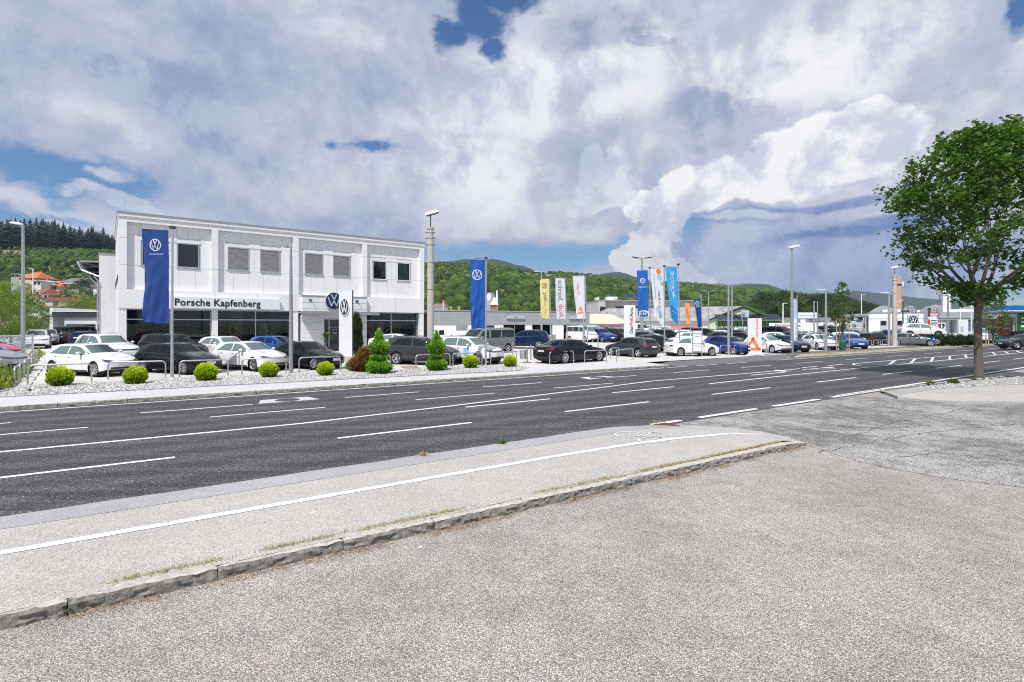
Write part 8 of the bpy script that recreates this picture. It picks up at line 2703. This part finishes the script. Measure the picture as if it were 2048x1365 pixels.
for z, tx in ((h - .2, 'WILLKOMMEN'), (h - .42, 'Verkauf'), (h - .95, 'Gebrauchtwagen'), (h - 1.12, 'Service')):
    link('lettering', text_mesh(tx, .11, .004, mat=M['inkgrey']), t, (w / 2, -.008, z))
# white sign arch
p = at(1538, 78, .4)
t = thing('sign_arch', 'white sign arch with a used-car name across its beam over the parked cars', 'sign', p, -.42)
X = fmap(p, -.42)
hz2 = zat(646.5, 78) - .4
MB().box(0, X(1548.5), 0, .4, 0, hz2).obj('post', M['signwhite'], t); MB().box(X(1548.5) + .002, X(1601), 0, .4, zat(656.5, 78) - .4, hz2).obj('beam', M['signwhite'], t); MB().box(X(1601) + .002, X(1611), 0, .4, 0, hz2 + .5).obj('post', M['signwhite'], t)
x = X(1549.5)
for tx, mt in (('Das', M['inkgrey']), ('Welt', M['inkred']), ('Auto.', M['ink'])):
    me = text_mesh(tx, .56, .01, .006, 'LEFT', mat=mt); link('lettering', me, t, (x, -.012, hz2 - .36)); x += max(v.co.x for v in me.vertices) + .05
# lettered vertical board
t, w, h = pylon(1587, 1594, 639, 704.5, -.2, 'slim pale blue board with vertical used-car lettering beside the very tall lamp', th=.08, plinth=False)
vtext(t, (('DAS WELTAUTO', M['inkgrey']),), w * .85, .95, .21)
t.children[0].data.materials[0] = cloth((.50, .60, .72))
# brand panels on a stand before the service building
p = at(1848, 66, .3); t = thing('brand_stand', 'grey sign stand with two stacked brand panels and a red strip', 'sign', p, -.5); X = fmap(p, -.5)
Z = lambda py: zat(py, 66) - .3
MB().box(0, .42, 0, .3, 0, Z(613.5)).obj('post', M['galv'], t)
MB().box(.43, .60, .02, .28, Z(634), Z(616)).obj('dark_strip', M['ink'], t)
MB().box(.43, .60, .02, .28, Z(658), Z(639.5)).obj('red_strip', wallmat('red_strip_paint', (.62, .02, .03), .4), t)
x1 = X(1875)
for ya, yb2, mt in ((629, 613.5, M['signgrey']), (634, 629.5, M['signwhite']), (661, 637.5, M['signwhite'])):
    MB().box(.62, x1, 0, .26, Z(ya), Z(yb2)).obj('brand_panel', mt, t)
xc = (.62 + x1) / 2
for k in range(4):
    MB().lathe([(.155, -.01), (.20, -.01), (.20, 0)], 22, axis='y', origin=(xc + (k - 1.5) * .29, -.002 - .001 * k, Z(619))).obj('ring', M['inkgrey'], t, fix=False)
link('lettering', text_mesh('Audi', .44, .01, .016, mat=M['inkred']), t, (xc, -.008, Z(625.2)))
link('lettering', text_mesh('Service', .30, .01, .006, mat=M['inkgrey']), t, (xc, -.008, Z(631.8)))
link('lettering', text_mesh('SEAT', .34, .01, .012, spacing=1.35, mat=M['inkred']), t, (xc, -.008, Z(650.5)))
link('lettering', text_mesh('Service', .28, .01, .0, spacing=1.2, mat=M['inkgrey']), t, (xc, -.008, Z(656.5)))
for k, (a, b) in enumerate((((-.28, .08), (.28, .22)), ((-.28, -.22), (.28, -.08)))):
    MB().prism([(a[0], a[1] + .1), (b[0], a[1] + .1), (b[0], b[1] + .1), (a[0], b[1] + .1)], (xc, -.004, Z(644.5) - .08), (1, 0, 0), (0, 0, 1), (0, -1, 0), .01).obj('emblem_bar', M['inkgrey'], t)
em = thing('dark_emblem', 'dark triangular performance emblem on a pale panel right of the brand stand', 'sign', at(1875.5, 64.5, .3), -.5)
Z2 = lambda py: zat(py, 64.5) - .3
MB().box(0, .75, 0, .05, Z2(662), Z2(646)).obj('panel', M['signwhite'], em)
for q in ([(-.3, .25), (-.05, .33), (-.05, .08), (-.3, .02)], [(.3, .25), (.05, .33), (.05, .08), (.3, .02)], [(-.3, -.02), (-.08, .03), (-.04, -.45)], [(.3, -.02), (.08, .03), (.04, -.45)]):
    MB().prism(q, (.37, -.003, Z2(653)), (1, 0, 0), (0, 0, 1), (0, -1, 0), .01).obj('emblem_piece', M['ink'], em)
# white tower sign
p = at(1886, 84, .3); t = thing('tower_sign', 'tall white square tower with a small grey emblem box at its top', 'sign tower', p, -.5); X = fmap(p, -.5)
Z = lambda py: zat(py, 84) - .3
MB().box(0, X(1901), 0, 1.0, 0, Z(580)).obj('tower', M['white_paint'], t)
MB().box(X(1902.5), X(1904), .4, .6, 0, Z(578)).obj('side_pole', M['alu'], t)
for k in range(2): MB().box(.35, .95, -.03, -.003, Z(588.5 - 2.6 * k), Z(586.6 - 2.6 * k)).obj('emblem_bar', M['inkgrey'], t)
MB().tube([(-.3, .5, 6), (-.3, .5, Z(576))], .06, 6).obj('antenna_mast', M['darkmetal'], t)
for z in (Z(579), Z(583), Z(590)): MB().box(-.75, -.1, .3, .6, z, z + .45).obj('antenna', M['greymetal'], t)
# ---- small street furniture
p = GL(1051, 725.5)
t = thing('metal_litter_bin', 'round brushed metal litter bin hung on a post beside the driveway', 'bin', p)
MB().tube([(0.10, 0, 0), (.10, 0, .95)], .045, 10).obj('post', M['galv'], t, True, 40)
MB().lathe([(0, .22), (.20, .22), (.21, .78), (.18, .80), (0, .72)], 20, origin=(-.16, 0, 0)).obj('drum', M['alu'], t, True, 40)
MB().lathe([(0, 0), (.28, 0), (.28, .015), (0, .02)], 16, origin=(.1, 0, 0)).obj('foot', M['iron'], t)
for px, py, lb in ((1061.5, 720, 'plain steel bollard post right behind the metal litter bin'), (1025, 711.5, 'bollard with faint red bands at the rear of the minibus'), (1196, 700, 'thin white post beside the bonnet of the long black saloon')):
    p = GL(px, py); t = thing('bollard', lb, 'bollard', p)
    MB().tube([(0, 0, 0), (0, 0, 1.0)], .05, 10).obj('tube', M['galv'], t, True, 40)
    if px == 1025:
        for z in (.55, .78): MB().lathe([(.052, z), (.052, z + .09)], 12).obj('red_band', wallmat('red_band_paint', (.6, .08, .06), .4), t, fix=False)
p = GL(1093, 689); t = thing('power_cabinet', 'grey electricity cabinets standing side by side behind the long black saloon', 'cabinet', p, .05)
MB().box(0, .45, 0, .5, 0, .95).obj('small_cabinet', wallmat('pale_cabinet', (.52, .52, .53), .5), t)
MB().box(.47, 1.0, .02, .5, 0, 1.02).obj('cabinet', wallmat('grey_cabinet', (.26, .27, .28), .5), t); MB().box(.62, .64, .012, .019, .1, .95).obj('door_seam', M['ink'], t)
MB().box(-1.0, 1.3, -.3, .8, -.02, .08).obj('slab', M['concrete'], t)
# left mesh fence
p0, p1 = GL(-60, 722), GL(65.5, 711)
fe = thing('mesh_fence', 'galvanised mesh fence with a top rail at the left edge', 'fence', p0, math.atan2(p1.y - p0.y, p1.x - p0.x))
Lf = (p1 - p0).length
fh = zat(669, p1.y) - p1.z
for k in range(3): MB().box(Lf * k / 2 - .04, Lf * k / 2 + .04, -.04, .04, 0, fh).obj('post', M['galv'], fe)
for z in (.45, fh * .62, fh - .05): MB().box(0, Lf, -.025, .025, z - .03, z + .03).obj('rail', M['galv'], fe)
mb = MB()
for k in range(int(Lf / .10)): mb.box(k * .10, k * .10 + .012, -.006, .006, .08, fh - .06)
for k in range(9): mb.box(0, Lf, -.010, -.004, .1 + k * (fh - .2) / 8, .112 + k * (fh - .2) / 8)
mb.obj('wire_mesh', M['galv'], fe, kind='stuff')
# wall panel behind fence
t = thing('white_hut', 'pale blue-white hut wall behind the mesh fence under the trees', 'hut', at(-70, 52, .3), 0)
MB().box(0, 5.5, 0, 4, 0, zat(662, 52) - .3).obj('wall', wallmat('bluish_hut_wall', (.45, .50, .58)), t)
MB().box(-.2, 5.7, -.2, 4.2, zat(662, 52) - .3, zat(660, 52) - .3 + .05).obj('roof', M['greymetal'], t)
# blue arrow sign on the verge, sign frame at the right
p = P(1866, 701, .15); t = thing('keep_right_sign', 'small blue round traffic sign on a short post on the verge', 'traffic sign', p)
MB().tube([(0, 0, 0), (0, 0, .85)], .03, 8).obj('post', M['galv'], t)
MB().lathe([(0, -.04), (.24, -.04), (.24, -.02), (0, -.02)], 24, axis='y', origin=(0, 0, 1.0)).obj('disc', wallmat('traffic_blue', (.005, .06, .36), .3), t)
MB().prism([(-.10, .02), (.03, .02), (.03, .08), (.13, 0), (.03, -.08), (.03, -.02), (-.10, -.02)], (0, -.043, 1.0), (1, 0, 0), (0, 0, 1), (0, -1, 0), .004).obj('arrow', M['inkwhite'], t)
p = GL(2010.5, 684); t = thing('board_frame', 'grey backside of a sign board on two tall posts at the right edge', 'sign', p)
k_ = p.y / F; h = zat(635, p.y) - p.z
for x in (0, 20.5 * k_): MB().tube([(x, 0, 0), (x, 0, h)], .07, 8).obj('post', M['galv'], t)
MB().box(.05, 20.5 * k_, -.05, .0, h - 15.5 * k_, h - .05).obj('board', M['galv'], t)
p = GL(1972, 689); t = thing('thin_post', 'thin grey post between the big tree trunk and the staked tree', 'post', p)
MB().tube([(0, 0, 0), (0, 0, 2.2)], .05, 8).obj('tube', M['galv'], t)
p = at(1943, 66, .2); t = thing('tall_pole', 'tall pale pole directly left of the big tree trunk', 'pole', p)
MB().tube([(0, 0, 0), (0, 0, zat(598, 66))], [.09, .06], 8).obj('tube', M['white_metal'], t)
p = at(1921, 66, .2); t = thing('tall_pole', 'shorter white pole before the grey mesh band', 'pole', p)
MB().tube([(0, 0, 0), (0, 0, zat(611, 66))], [.08, .06], 8).obj('tube', M['white_metal'], t)
p = at(1917, 62, .2); t = thing('info_terminal', 'white angular charging terminal before the poster wall', 'terminal', p, -.4)
MB().box(0, .9, 0, .5, 0, 2.9).obj('cabinet', M['signwhite'], t); MB().box(.2, .45, -.03, -.002, 1.5, 2.1).obj('display', M['signgrey'], t); MB().box(.95, 1.7, -.2, .4, 0, 1.2).obj('low_cabinet', M['signwhite'], t)
# blue-tinted handbill on the white suv and litter in the foreground
t = thing('litter_scrap', 'tiny crumpled white scrap lying on the parking ground near the kerb', 'litter', P(841, 1096, .0))
MB().add([(-.02, 0, .003), (.015, -.012, .004), (.022, .014, .006), (-.004, .018, .016), (0, .002, .020)], [(0, 1, 4), (1, 2, 4), (2, 3, 4), (3, 0, 4)]).obj('paper', M['inkwhite'], t)
